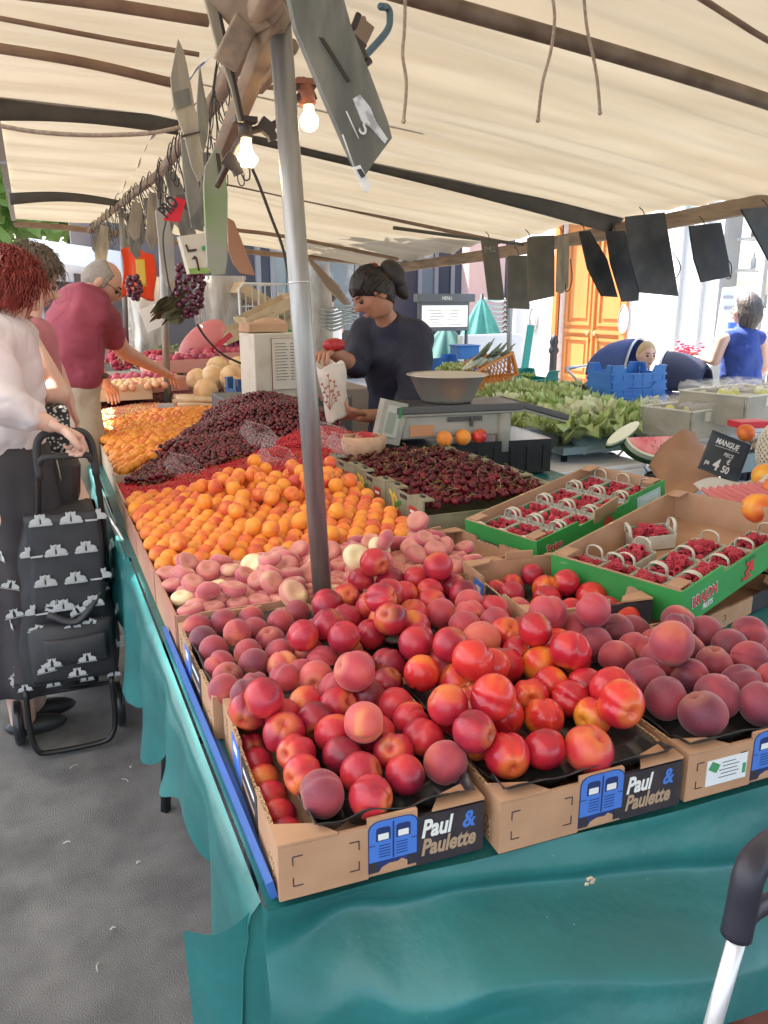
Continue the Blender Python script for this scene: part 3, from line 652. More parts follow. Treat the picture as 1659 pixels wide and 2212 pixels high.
LABN = {('A','nect'):'red nectarine among the pile in the crate at the stall corner', ('A','dark'):'dark bloom-dusted peach in the crate at the stall corner', ('A','cream_n'):'pale yellow-topped nectarine in the corner crate of red ones',('A','pink'):'pink-red peach at the back of the corner crate',('A','red'):'bright red nectarine at the inner edge of the corner crate',
 ('D','dark'):'dusky purple peach in the crate behind the corner crate', ('D','pink'):'pinkish peach in the crate behind the corner crate', ('D','nect'):'red nectarine in the crate behind the corner crate',
 ('B','red'):'glossy red-orange nectarine in the middle crate of the front row', ('B','nect'):'dull red nectarine in the middle crate of the front row', ('B','dark'):'dark dusty peach at the rim of the middle front crate',('B','pink'):'pink peach in the middle crate of the front row',
 ('C','dark'):'dark dusty peach in the front-row crate with the white sticker', ('C','red'):'glossy red nectarine at the edge of the stickered crate',('C','nect'):'plain red nectarine in the stickered crate',('C','pink'):'pink peach in the stickered crate',
 ('E','nect'):'red nectarine heaped beside the foot of the steel pole', ('E','pink'):'pink-orange peach heaped beyond the middle front crate', ('E','red'):'glossy red nectarine heaped beyond the middle front crate',('E','dark'):'dark peach heaped beside the foot of the steel pole',
 ('G','red'):'big glossy nectarine in the tall-walled brown crate', ('G','pink'):'large pink peach in the tall-walled brown crate', ('G','nect'):'red nectarine by the tall-walled brown crate',('G','dark'):'dark peach in the tall-walled brown crate'}
def proj(p):
    v = Vector(p)-_C; z = v.dot(_fw); return CXP+FPX*v.dot(_rt)/z, CYP-FPX*v.dot(_up)/z
L0 = []; L1 = []
def floorz(x, y):
    c = crate_of(x, y); return TZ + {'A':.070,'B':.068,'C':.068,'D':.055,'E':.080,'G':.038}[c]
for kind, r0, lay, pts in SETS:
    for (x, y, rp) in pts:
        p = pz(x, y, floorz(.6 if x < 900 else 1.0, 1.2) + r0*(1 if lay == 0 else 2.5)); rr = r0*random.uniform(.99,1.14)
        (L0 if lay == 0 else L1).append([p.x, p.y, rr, kind, x, y])
relax(L0, 30, .92)
HP = Heap(floorz)
allf = []
for f in L0:
    z = floorz(f[0], f[1]) + f[2]; HP.add(f[0], f[1], z, f[2]); allf.append((f, z))
for f in sorted(L1, key=lambda f: -f[1]):
    x, y = f[0], f[1]
    for _ in range(3):
        z = HP.top(x, y, f[2]); q = pz(f[4], f[5], z); x, y = .5*x+.5*q.x, .5*y+.5*q.y
    x, y, z = HP.drop(x, y, f[2], step=.45, tries=14); f[0], f[1] = x, y; allf.append((f, z))
# what lies below and between: a lower layer that shows in the gaps, and a few behind the measured ones
low = []
for (cx, cy, W, D) in list(CR.values()) + [(.975,1.41,.30,.35)]:
    nx, ny = 5, 6
    for i in range(nx):
        for j in range(ny):
            x = cx+.04+(W-.08)*i/(nx-1)+random.uniform(-.005,.005); y = cy+.04+(D-.08)*j/(ny-1)+random.uniform(-.005,.005)
            if min((math.hypot(f[0]-x, f[1]-y) for f, _ in allf), default=1) > .050: low.append((x, y))
def jcheck(x, y): return True
for (x, y) in low:
    if x > .93 and y > 1.30: x, y = x+.12*(y-1.40), y-.12*(x-.97)
    f = [x, y, .0315, 'dark' if crate_of(x, y) in 'CD' else 'nect', 0, 0]
    c = crate_of(x, y)
    if c in 'BAC' and y < 1.02: continue           # the empty cups at the front stay empty
    z = HP.top(x, y, f[2])
    if z > floorz(x, y)+.062: continue
    f[0], f[1] = x, y; HP.add(x, y, z, f[2]); allf.append((f, z))
# the lower layer glimpsed down the side of the corner crate
for k in range(7):
    allf.append(([.266+.002*k, .935+k*.052, .0285, 'nect', 0, 0], TZ+.036))
ORD_ = ('first second third fourth fifth sixth seventh eighth ninth tenth eleventh twelfth thirteenth fourteenth fifteenth sixteenth seventeenth eighteenth nineteenth twentieth'.split() + ['twenty-'+k for k in 'first second third fourth fifth sixth seventh eighth ninth'.split()])
def rank_labels(items, what, where, pitch, side):
    """one label per fruit from its row (counted from the near end) and its place in that row"""
    items = sorted(items, key=lambda t: t[1]); rows = {}; y0 = items[0][1]
    for o, y, x, tp, kd in items: rows.setdefault(int((y-y0)/pitch), []).append((x, o, tp, kd))
    for ri, k in enumerate(sorted(rows)):
        for ci, (x, o, tp, kd) in enumerate(sorted(rows[k], key=lambda t: t[0])):
            o['label'] = '%s%s, %s from the %s in the %s row, %s' % ('upper ' if tp else '', kd, ORD_[min(ci,28)], side, ORD_[min(ri,28)], where)
FR = []; FO = []
for f, z in allf:
    k = f[3]; c = crate_of(f[0], f[1]); lb = LABN.get((c, k)) or LABN.get((c, 'nect')) or LABN[('A','nect')]
    mk = {'cream_n':'pink'}.get(k, k); R0 = {'nect':.0325,'red':.034,'dark':.0335,'pink':.033}[mk]
    FR.append((c, f, z)); OBS = put(mk, (f[0], f[1], z), f[2], R0, 'peach' if mk in ('dark','pink') else 'nectarine', lb, 'peach' if mk in ('dark','pink') else 'nectarine', 'stone fruit: '+lb.split(' in ')[-1] if False else 'peaches and nectarines in the cardboard crates')
    FO.append(OBS)
for ck, wh in dict(A='corner crate', B='middle front crate', C='stickered crate', D='dusky peach crate', E='pole-foot crate', G='tall-walled crate').items():
    its = [(o, f[1], f[0], z > floorz(f[0], f[1])+.055, {'nect':'red nectarine','red':'glossy nectarine','dark':'dusky peach','pink':'pink peach','cream_n':'yellowish peach'}[f[3]]) for o, (c, f, z) in zip(FO, FR) if c == ck]
    if its: rank_labels(its, '', wh, .058, 'aisle')
FLO = []; APO = []
# flat peaches
FL = Heap(lambda x, y: TZ+.062)
nf = 0
for j in range(7):
    for i in range(14):
        x = .268+.0585*i+(.029 if j % 2 else 0)+random.uniform(-.006,.006); y = 1.795+.049*j+random.uniform(-.006,.006)
        if x > 1.075: continue
        z = TZ+.062+.016+random.uniform(0,.006)+.012*(x > .7)
        FL.add(x, y, z, .022)
        k = 'cream' if random.random() < .05 else 'flat'
        FLO.append((y, x, False, 'cream flat peach' if k == 'cream' else 'pink flat peach')); FLO[-1] = (put(k, (x, y, z+.01), .0315*random.uniform(.93,1.06), .0315, 'flat_peach', 'flat peach in the bottom layer of the pink-brown trays' if k == 'flat' else 'cream-coloured flat peach in the bottom layer of the trays', 'flat peach', 'flat peaches', rot=(random.gauss(0,.2), random.gauss(0,.2), random.uniform(0,6))),)+FLO[-1]
for (x, y, k) in [(625,1268,'cream'),(770,1215,'cream'),(545,1215,'cream'),(820,1195,'cream')]+[(random.uniform(380,980), 0, 'flat') for _ in range(44)]:
    if y: p = pz(x, y, TZ+.13); px_, py_ = p.x, p.y
    else: px_, py_ = random.uniform(.29,1.06), random.uniform(1.82,2.08)
    x_, y_, z_ = FL.drop(px_, py_, .0215, step=.5, tries=10 if not y else 2)
    steep = bool(y)
    ob_ = put(k, (x_, y_, z_+.012), .0315*(1.12 if steep else random.uniform(.95,1.06)), .0315, 'flat_peach', 'cream flat peach turned up on top of the pink ones' if steep else 'pink flat peach lying on top of the others', 'flat peach', 'flat peaches', rot=(R(50)+random.gauss(0,.1), 0, random.gauss(0,.4)) if steep else (random.gauss(0,.5), random.gauss(0,.5), random.uniform(0,6)))
    FLO.append((ob_, y_, x_, True, 'cream flat peach' if k == 'cream' else 'pink flat peach'))
rank_labels(FLO, '', 'flat peach trays', .05, 'aisle')
# apricots: the nearer trays one by one
AP = Heap(lambda x, y: TZ+.055)
def apz(x, y): return TZ+.072+.045*max(0, min(1, (y-2.2)/.6))*max(.25, min(1, (x-.25)/.45))
for j in range(16):
    for i in range(16):
        x = .262+.0515*i+(.0257 if j % 2 else 0)+random.uniform(-.003,.003); y = 2.155+.0515*j+random.uniform(-.004,.004)
        if x > 1.055: continue
        z = apz(x, y)+.026+random.uniform(0,.005); AP.add(x, y, z, .0262)
        APO.append((put('apr', (x, y, z), .0262*random.uniform(.95,1.05), .0262, 'apricot', 'ripe apricot laid in rows in the near trays', 'apricot', 'apricots in the near trays', rot=(R(90)+random.gauss(0,.35), random.gauss(0,.35), random.gauss(.3,.5))), y, x, False, 'apricot'))
for (x, y) in [(530,1000),(510,985),(555,990),(490,1010),(470,1005),(585,995),(620,990),(650,1000),(680,1000),(600,1030),(400,1205),(395,1150),(375,1130),(560,1165),(620,1170),(555,1110),(580,1110),(660,1130),(430,1060),(720,1000),(735,990),(725,1110),(730,1080),(700,1120),(640,1095),(505,1080),(480,1130),(510,1150),(530,1180),(500,1190)]+[(0,0)]*20:
    if x: p = pz(x, y, TZ+.19); a, b = p.x, p.y
    else: a, b = random.uniform(.4,1.0), random.uniform(2.5,2.93)
    if not (.25 < a < 1.07 and 2.14 < b < 2.98): a, b = random.uniform(.5,1.0), random.uniform(2.5,2.93)
    x_, y_, z_ = AP.drop(a, b, .0262); APO.append((put('apr', (x_, y_, z_), .0268, .0262, 'apricot', 'apricot resting on top of the rows in the near trays', 'apricot', 'apricots in the near trays'), y_, x_, True, 'apricot'))
rank_labels(APO, '', 'near apricot trays', .0515, 'aisle')
# ---- masses of small fruit
def ico(sub=1):
    bm = bmesh.new(); bmesh.ops.create_icosphere(bm, subdivisions=sub, radius=1.0)
    v = np.array([q.co[:] for q in bm.verts]); f = np.array([[q.index for q in p.verts] for p in bm.faces]); bm.free(); return v, f
ICO = ico(2)
def mass(name, pts, rad, mat, label, cat, squash=.95, parent=None, ic=ICO):
    v, f = ic; n = len(pts); P = np.array(pts); rr = np.array(rad)[:,None,None] if hasattr(rad, '__len__') else rad
    V = (v[None]*rr*np.array([1,1,squash]) + P[:,None]).reshape(-1,3); Fc = (f[None]+(np.arange(n)*len(v))[:,None,None]).reshape(-1,3)
    me = bpy.data.meshes.new(name); me.vertices.add(len(V)); me.vertices.foreach_set('co', V.ravel()); me.loops.add(Fc.size); me.loops.foreach_set('vertex_index', Fc.ravel())
    me.polygons.add(len(Fc)); me.polygons.foreach_set('loop_start', np.arange(len(Fc))*3); me.polygons.foreach_set('loop_total', np.full(len(Fc), 3)); me.polygons.foreach_set('use_smooth', np.ones(len(Fc), bool))
    me.update(); me.validate(); me.materials.append(mat); o = bpy.data.objects.new(name, me); COL.objects.link(o)
    if parent: o.parent = parent; o.matrix_parent_inverse = parent_matrix(parent).inverted()
    if label: tag(o, label, cat, kind='stuff')
    return o
def inpoly(x, y, P):
    c = False
    for i in range(len(P)):
        (x1, y1), (x2, y2) = P[i], P[i-1]
        if (y1 > y) != (y2 > y) and x < (x2-x1)*(y-y1)/(y2-y1)+x1: c = not c
    return c
def scatter(poly, sp, hf, jit=.25, layers=1, dz=None):
    xs = [p[0] for p in poly]; ys = [p[1] for p in poly]; out = []
    for l in range(layers):
        y = min(ys); k = 0
        while y < max(ys):
            x = min(xs)+(sp/2 if (k+l) % 2 else 0)
            while x < max(xs):
                a, b = x+random.uniform(-1,1)*sp*jit, y+random.uniform(-1,1)*sp*jit
                if inpoly(a, b, poly): out.append((a, b, hf(a, b)+random.uniform(0,1)*sp*.35 - l*sp*.7))
                x += sp
            y += sp*.87; k += 1
    return out
RC = M('redcurrant', (.42,.008,.02), .25, col2=(.62,.02,.03), ns=60, spec=.4)
CHm = M('dark_cherry', (.06,.005,.010), .2, col2=(.22,.012,.020), ns=45, nlo=.45, nhi=.6, spec=.5)
APm = M('far_apricot', (.80,.30,.03), .5, col2=(.70,.14,.04), ns=11, nlo=.5, nhi=.65)
GOO = M('pale_currant', (.62,.18,.10), .3, col2=(.70,.40,.14), ns=14, nlo=.4, nhi=.6)
def bumpf(x, y, cx, cy, sx, sy): return math.exp(-((x-cx)/sx)**2-((y-cy)/sy)**2)
mass('redcurrants', scatter([(.25,3.0),(1.1,3.0),(1.42,3.35),(1.40,3.95),(.95,3.62),(.50,3.42),(.25,3.35)], .012, lambda x, y: TZ+.075+.06*max(0,min(1,(x-.25)))+.05*bumpf(x,y,1.2,3.7,.3,.4)+.02*nz(x*9,y*9), layers=1), .0062, RC, 'bright redcurrants heaped in a band between apricots and dark cherries', 'redcurrants', ic=ico(1))
chz = lambda x, y: TZ+.09+.20*bumpf(x,y,1.15,4.35,.42,.62)+.05*bumpf(x,y,.6,3.75,.25,.4)+.02*nz(x*6,y*6)
chp = scatter([(.28,3.28),(.42,3.26),(.95,3.60),(1.46,3.92),(1.48,4.5),(1.42,5.0),(1.22,5.15),(.46,3.72)], .0245, chz, layers=2, jit=.38)
mass('dark_cherries', chp, .0118, CHm, 'long dark heap of cherries rising beyond the redcurrants', 'cherries')
farap = scatter([(.27,3.42),(.42,3.6),(1.22,5.2),(1.15,5.32),(.62,5.2),(.27,4.75)], .046, lambda x, y: TZ+.10+.05*bumpf(x,y,.75,4.7,.25,.5)+.03*bumpf(x,y,.45,4.0,.2,.5), layers=2, jit=.2)
farap += scatter([(.26,2.15),(1.05,2.15),(1.05,2.94),(.26,2.94)], .052, lambda x, y: apz(x,y)-.012)
mass('apricots', farap, .0245, APm, 'further apricots heaped in the sun beyond the dark cherries', 'apricots')
mass('pale_currants', scatter([(.28,4.80),(.62,5.15),(.95,5.40),(.62,5.6),(.28,5.25)], .020, lambda x, y: TZ+.13, layers=1), .0105, GOO, 'pale pink and yellow currants beyond the sunlit apricots', 'currants', ic=ico(1))
mass('blackcurrants', scatter([(.30,5.3),(.7,5.62),(1.1,5.95),(1.45,6.3),(1.4,6.6),(.34,6.2)], .024, lambda x, y: TZ+.12+.04*bumpf(x,y,.9,6.2,.5,.4), layers=1), .0125, CHm, 'farthest dark cherries beside the stooping man and grey pole', 'cherries', ic=ico(1))
# straw and stalks over the currants
m = MB()
for k in range(260):
    x = random.uniform(.3,1.35); y = 3.05+random.uniform(0,.35)+max(0,x-.5)*.3; z = TZ+.092+.07*max(0,x-.25)+random.uniform(0,.02); a = random.uniform(0,6.28); l = random.uniform(.01,.03)
    m.tube([(x,y,z),(x+l*math.cos(a),y+l*math.sin(a),z+random.uniform(-.004,.014))], .0009, 3, caps=False)
tag(m.build('currant_stalks', M('stalk',(.30,.22,.06),.7)), 'thin green-brown stalks poking from the redcurrants', 'stalks', kind='stuff')
# clear plastic punnets standing among the currants
CLEAR = M('clear_plastic', (.9,.82,.82), .3, alpha=.05, spec=.3)
for (x, y, Y, an, lab) in [(560,940,3.5,.5,'clear plastic punnet lid tilted up out of the cherry heap'),(600,990,3.3,.3,'clear plastic punnet edge sticking up from the redcurrants'),(400,1010,3.35,.7,'clear punnet corner poking up by the sunlit apricots'),(720,945,3.25,.2,'clear plastic punnet beside the merchant\'s hands'),(745,965,3.15,.6,'ribbed clear punnet beside the wrapped peach')]:
    p = pY(x, y, Y); e = empty('plastic_punnet', p, an, lab, 'punnet'); m = MB()
    m.T = Euler((.5,.3,0)).to_matrix().to_4x4(); m.box((0,0,-.03),(.14,.10,.0015))
    for c, d in (((0,-.05,0),(.14,.0015,.06)),((0,.05,0),(.14,.0015,.06)),((-.07,0,0),(.0015,.10,.06)),((.07,0,0),(.0015,.10,.06))): m.box(c, d)
    m.build('tub', CLEAR, e, local=True)
    m = MB(); m.T = Euler((.5,.3,0)).to_matrix().to_4x4()
    m.tube([(-.072,-.052,.03),(.072,-.052,.03),(.072,.052,.03),(-.072,.052,.03)], .002, 5, closed=True)
    for k in range(6): m.box((-.055+.022*k,-.0512,0),(.003,.001,.05))
    m.build('rim', M('clear_rim',(.85,.8,.8),.1,alpha=.25,spec=.2), e, local=True)
# ================================================ CHERRY CARTONS
TANC = M('olive_carton', (.30,.27,.17), .8, col2=(.22,.19,.12), ns=16, bump=.15, bs=60)
FRM = [TANC, M('banana_print',(.72,.50,.06),.5), M('mango_print',(.55,.05,.03),.5), M('magenta_print',(.38,.06,.30),.5), WHITEP, INK, M('leaf_print',(.08,.22,.05),.5)]
def cherry_carton(y0, label):
    W, D, H, t = .56, .305, .165, .007
    e = empty('cherry_carton', (1.108,y0,TZ+.001), 0, label, 'carton', 'printed cherry cartons')
    m = MB(); m.box((W/2,D/2,.004),(W-.002,D-.002,.006)); m.build('base', FRM, e, local=True)
    m = MB(); m.box((t/2,D/2,H/2),(t,D-.004,H))
    nrm = lambda poly, d, mi: m.prism(poly, (-.0003-d,D,0), (0,-1,0), (0,0,1), .0004, mi)
    ban = [(.035+.05*math.sin(a)*.9, .085+.07*math.cos(a)) for a in np.linspace(-.1,2.6,10)] + [(.035+.028*math.sin(a), .085+.055*math.cos(a)) for a in np.linspace(2.6,-.1,10)]
    ban2 = [(p[0]+.035, p[1]-.005) for p in ban]
    nrm(ban, .0006, 1); nrm(ban2, .0010, 1)
    nrm(circ(.115,.052,.028,.044,18), .0014, 2); nrm(circ(.185,.045,.022,.036,16), .0015, 2)
    nrm([(.20,.028),(.255,.028),(.255,.07),(.20,.07)], .0018, 3); nrm([(.21,.036),(.245,.036),(.245,.05),(.21,.05)], .0022, 4)
    nrm([(.09,.10),(.14,.125),(.13,.135),(.085,.115)], .0019, 6); nrm([(.20,.10),(.26,.10),(.26,.135),(.20,.135)], .0012, 2); nrm([(.21,.112),(.25,.112),(.25,.122),(.21,.122)], .0016, 4)
    m.box((-.001,D*.5,H-.012),(.004,.05,.012), mi=5)
    m.build('printed_side', FRM, e, local=True)
    m = MB(); m.box((W-t/2,D/2,H/2),(t,D-.004,H)); m.build('side_panel', FRM, e, local=True)
    m = MB(); m.box((W/2,t/2,H*.36),(W-2*t-.002,t,H*.72)); m.build('end_panel', FRM, e, local=True)
    m = MB(); m.box((W/2,D-t/2,H*.36),(W-2*t-.002,t,H*.72)); m.build('end_panel', FRM, e, local=True)
    for x in (.022, W-.022):
        for y in (.05, D-.05): m = MB(); m.box((x,y,H+.003),(.046,.09,.006)); m.box((x,y,H+.008),(.010,.025,.010), mi=5); m.build('stacking_flap', FRM, e, local=True)
    return e
for k, lb in enumerate(['nearest olive carton of dark cherries with banana and mango print','middle one of the three olive cartons filled with dark cherries','olive carton of dark cherries nearest to the merchant']): cherry_carton(2.262+.308*k, lb)
ch_f = lambda x, y: TZ+.135+.035*bumpf(x,y,1.40,2.75,.25,.5)+.006*nz(x*20,y*20)
cpts = scatter([(1.13,2.285),(1.655,2.285),(1.655,3.17),(1.13,3.17)], .0255, ch_f, jit=.3)
cpts += [(a,b,c+.017) for a,b,c in scatter([(1.16,2.32),(1.63,2.32),(1.63,3.12),(1.16,3.12)], .045, ch_f, jit=.45)]
cpts.sort(key=lambda p: (p[0])**2+p[1]**2)
near, rest = cpts[:290], cpts[290:]
for p in near: put('cherry', p, .0125*random.uniform(.94,1.08), .0125, 'cherry', 'dark shiny cherry in the nearer end of the olive cartons', 'cherry', 'cherries in the olive cartons')
mass('dark_cherries', rest, .0125, F_CHER, 'dark cherries filling the farther end of the olive cartons', 'cherries')
STEM = M('cherry_stem', (.25,.30,.06), .6, col2=(.35,.22,.08), ns=30)
m = MB()
for p in random.sample(cpts, 260):
    a = random.uniform(0,6.28); l = random.uniform(.02,.045); q = Vector(p)+Vector((0,0,.011)); e_ = q+Vector((l*math.cos(a),l*math.sin(a),random.uniform(.0,.022)))
    m.tube([q, q.lerp(e_,.5)+Vector((0,0,.005)), e_], .0009, 4, caps=False)
tag(m.build('cherry_stems', STEM), 'thin green cherry stems standing out of the carton cherries', 'stems', kind='stuff')
# wrapped peach and the sheets between
PAPERB = M('kraft_paper', (.60,.38,.24), .8, col2=(.50,.30,.18), ns=10, bump=.4, bs=50, bd=.006)
p = pY(785,985,3.12); e = empty('paper_wrapped_peach', (p.x,p.y,TZ+.15), 0, 'peach showing from a twisted brown paper bag beside the cherry cartons', 'peach bag')
m = MB()
m.grid(lambda u, v: ((.085*math.sin(PI*min(v*.62+.0,1))*(1+.10*math.sin(u*2*PI*7+v*4)))*math.cos(u*2*PI)*1.1, (.075*math.sin(PI*min(v*.62,1))*(1+.10*math.sin(u*2*PI*7+v*4)))*math.sin(u*2*PI), -.05+.15*v), 42, 12, flip=True)
m.build('paper_bag', PAPERB, e, local=True, solid=.0008)
m = MB(); m.tube([(-.05,-.04,.0),(-.085,-.07,-.012),(-.10,-.08,-.04)], [.022,.012,.03], 9); m.build('twisted_end', PAPERB, e, local=True)
o = put('red', (p.x+.004,p.y-.01,TZ+.225), .047, .034, 'nectarine', 'red nectarine bulging from the brown paper bag', 'nectarine', None)
# ================================================ RASPBERRIES
GREENP = M('green_print', (.045,.33,.075), .5, col2=(.04,.27,.065), ns=6); GRIN = M('punnet_green', (.10,.40,.22), .6, transl=.3)
PULP = M('white_punnet', (.60,.56,.46), .75, col2=(.50,.45,.35), ns=20); RBM = M('raspberry_skin', (.36,.012,.030), .42, col2=(.55,.05,.075), ns=50, spec=.5, bump=.2, bs=500, bd=.001)
def rasp_mesh(seedv):
    r_ = random.Random(seedv); v, f = ICO_R; V = []; Fc = []; R_ = .0095
    for ring, (n, rr, z) in enumerate([(9,.82,-.65),(10,.95,-.05),(8,.80,.50),(5,.48,.92),(1,0,1.12)]):
        for k in range(n):
            a = 2*PI*(k+ring*.5)/n + r_.uniform(-.1,.1); c = np.array([math.cos(a)*rr*R_, math.sin(a)*rr*R_, z*R_]); s = .40*R_*r_.uniform(.9,1.1)
            Fc += [tuple(int(i)+len(V) for i in t) for t in f]; V += [tuple(c+q*s) for q in v]
    n0 = len(V); V += [(.7*R_*math.cos(a)*0.9, .7*R_*math.sin(a)*.9, z*R_) for z in (-.8, .9) for a in np.linspace(0, 2*PI, 9)[:-1]]
    Fc += [(n0+i, n0+(i+1) % 8, n0+8+(i+1) % 8, n0+8+i) for i in range(8)]
    me = bpy.data.meshes.new('raspberry'); me.from_pydata(V, [], Fc); me.polygons.foreach_set('use_smooth', [True]*len(me.polygons)); me.materials.append(RBM); me.update(); return me
ICO_R = ico(1); RM = [rasp_mesh(k) for k in range(3)]
def punnet_proto():
    e = empty('raspberry_punnet'); a, b, h = .060, .043, .042
    m = MB()
    for (c, d, rt) in (((0,-b,h/2),(2*a,.0022,h),(.10,0,0)),((0,b,h/2),(2*a,.0022,h),(-.10,0,0)),((-a,0,h/2),(.0022,2*b,h),(0,-.10,0)),((a,0,h/2),(.0022,2*b,h),(0,.10,0))): m.box(c, d, rot=rt)
    m.box((0,0,.001),(2*a,2*b,.002)); m.build('tub', PULP, e, local=True)
    for s in (-1, 1):
        m = MB(); m.tube(wire([(s*a*1.05,-.026,h-.005),(s*a*1.08,-.022,h+.022),(s*a*1.12,0,h+.030),(s*a*1.08,.022,h+.022),(s*a*1.05,.026,h-.005)], 4), .0055, 6, flat=.3); m.build('handle', PULP, e, local=True)
    for s in (-1, 1): m = MB(); m.box((0,s*(b-.003),h*.62),(2*a*.96,.001,h*.7)); m.build('liner', GRIN, e, local=True)
    return e
def crate_frame(e): return Matrix.Translation(e.location) @ e.rotation_euler.to_matrix().to_4x4()
first_p = [None]
def punnet(e, x, y, label, rz=0, n=15, zoff=.0, bright=1):
    first_p[0] = first_p[0] or punnet_proto(); o = first_p[0] if not first_p[0].get('used') else copy_tree(first_p[0]); first_p[0]['used'] = 1; T = crate_frame(e) @ Matrix.Translation((x, y, .008+zoff)) @ Euler((0,0,rz)).to_matrix().to_4x4()
    o.matrix_basis = T; tag(o, label, 'punnet', 'raspberry punnets'); c = 0
    for k in range(n):
        if k < 9: px_, py_, pz_ = -.042+.042*(k % 3)+random.uniform(-.006,.006), -.026+.026*(k//3)+random.uniform(-.004,.004), .030+random.uniform(0,.006)
        else: px_, py_, pz_ = random.uniform(-.036,.036), random.uniform(-.02,.02), .045+random.uniform(0,.006)
        q = T @ Vector((px_, py_, pz_)); r = bpy.data.objects.new('raspberry', RM[k % 3]); COL.objects.link(r); r.location = q; r.scale = (1.12,)*3
        r.rotation_euler = (random.uniform(0,6), random.uniform(0,6), random.uniform(0,6)); tag(r, 'raspberry in the ' + label.split('punnet ')[0].replace('white ','') + 'punnet ' + label.split('punnet ')[1], 'raspberry', 'raspberries in the punnets')
def rasp_crate(loc, W, D, H, rot, label, word='BRAJON', big=False):
    e = empty('raspberry_crate', loc, 0, label, 'crate', 'green raspberry crates'); e.rotation_euler = rot; t = .006
    mats = [CARDI, GREENP, REDP, WHITEP, INK, CARD, M('pale_blue_label',(.45,.60,.62),.5), M('leafgreen',(.05,.2,.06),.5)]
    m = MB(); m.box((W/2,D/2,.004),(W-.002,D-.002,.006)); m.build('base', mats, e, local=True)
    m = MB()
    for k, (x0, x1, hh) in enumerate(((0,.30,H),(.30,.70,H*.80),(.70,1,H*1.0))): m.box((W*(x0+x1)/2,t/2,hh/2),(W*(x1-x0)-.0004,t,hh), mi=1)
    hT = H*.34
    m.text(word, (W*.06,-.0012,H*.40), (1,0,0),(0,0,1), hT*1.15, 3, bold=.07, cond=.85); m.text(word, (W*.062,-.0020,H*.405), (1,0,0),(0,0,1), hT*1.1, 2, bold=.035, cond=.87)
    m.text('FRUITS', (W*.14,-.0012,H*.16), (1,0,0),(0,0,1), hT*.6, 3, bold=.04, cond=.8)
    for k in range(9):
        a, b = W*.52+random.uniform(-.016,.016), H*.45+random.uniform(-.012,.014); m.prism(circ(a,b,.0085,n=10), (0,-.0012-.0001*k,0), (1,0,0),(0,0,1), .0003, 2)
    for k in range(6): m.prism([(W*.52-.02+.008*k,H*.64),(W*.52-.012+.008*k,H*.74),(W*.52-.008+.008*k,H*.62)], (0,-.0026,0),(1,0,0),(0,0,1), .0003, 7)
    m.text(word, (W*.46,-.003,H*.16), (1,0,0),(0,0,1), hT*.45, 2, bold=.05, cond=.8)
    m.box((W*.86,-.0012,H*.5),(W*.20,.0014,H*.62), mi=6)
    for k in range(4): m.box((W*.86,-.0022,H*(.32+.11*k)),(W*.15,.0008,.0015), mi=3)
    m.build('front_panel', mats, e, local=True)
    m = MB(); m.box((W/2,D-t/2,H/2),(W,t,H)); m.box((W/2,D+.0006,H/2),(W,.0012,H), mi=1); m.build('back_panel', mats, e, local=True)
    for x in (t/2, W-t/2):
        m = MB(); m.box((x,D/2,H/2),(t,D-2*t,H)); m.box((x+(-.004 if x < .1 else .004),D/2,H/2),(.0012,D,H*.96), mi=1); m.build('side_panel', mats, e, local=True)
    for (x, y, sx, sy) in ((.03,.03,1,1),(W-.03,.03,1,1),(.03,D-.03,1,1),(W-.03,D-.03,1,1)):
        m = MB(); m.box((x,y,H+.002),(.05,.035,.004)); m.build('corner_flap', mats, e, local=True)
    if big: m = MB(); m.box((W*.50,-.004,H*.95),(.11,.005,.055), rot=(.25,-.1,0), mi=5); m.build('torn_flap', mats, e, local=True)
    bpy.context.view_layer.update(); return e
r2 = rasp_crate((1.325,1.318,.81), .60, .38, .095, (0,R(-8),R(17)), 'green raspberry crate propped at a slant at the near end, half emptied')
r1 = rasp_crate((1.286,1.853,.801), .60, .31, .080, (0,R(-10),R(13)), 'green raspberry crate full of punnets behind the half-empty one', word='Brajon', big=True)
rows = [(r2, .075,.055,'at the near corner of the slanting crate'),(r2,.20,.055,'second along the open edge of the slanting crate'),(r2,.33,.055,'third along the open edge of the slanting crate'),(r2,.46,.055,'fourth along the open edge, beside the pale label'),
        (r2,.075,.150,'at the crate end facing the nectarines, second row'),(r2,.20,.150,'heaped full in the second row of the slanting crate'),(r2,.33,.150,'in the second row, touching the bare card floor'),(r2,.075,.245,'in the third row beside the bare card floor'),(r2,.19,.27,'in the third row, inward, beside the bare card floor'),(r2,.07,.34,'in the far corner beside the brown crate wall')]
for e, x, y, lb in rows: punnet(e, x, y, 'white card punnet '+lb, 0)
punnet(r2, .36, .315, 'white card punnet standing alone and askew on the bare card', R(-38), 14, .004)
for i in range(4):
    for j in range(3): punnet(r1, .075+.148*i, .055+.096*j, 'white card punnet %s along in %s row of the full crate' % (ORD_[i], ORD_[j]), 0, 9)
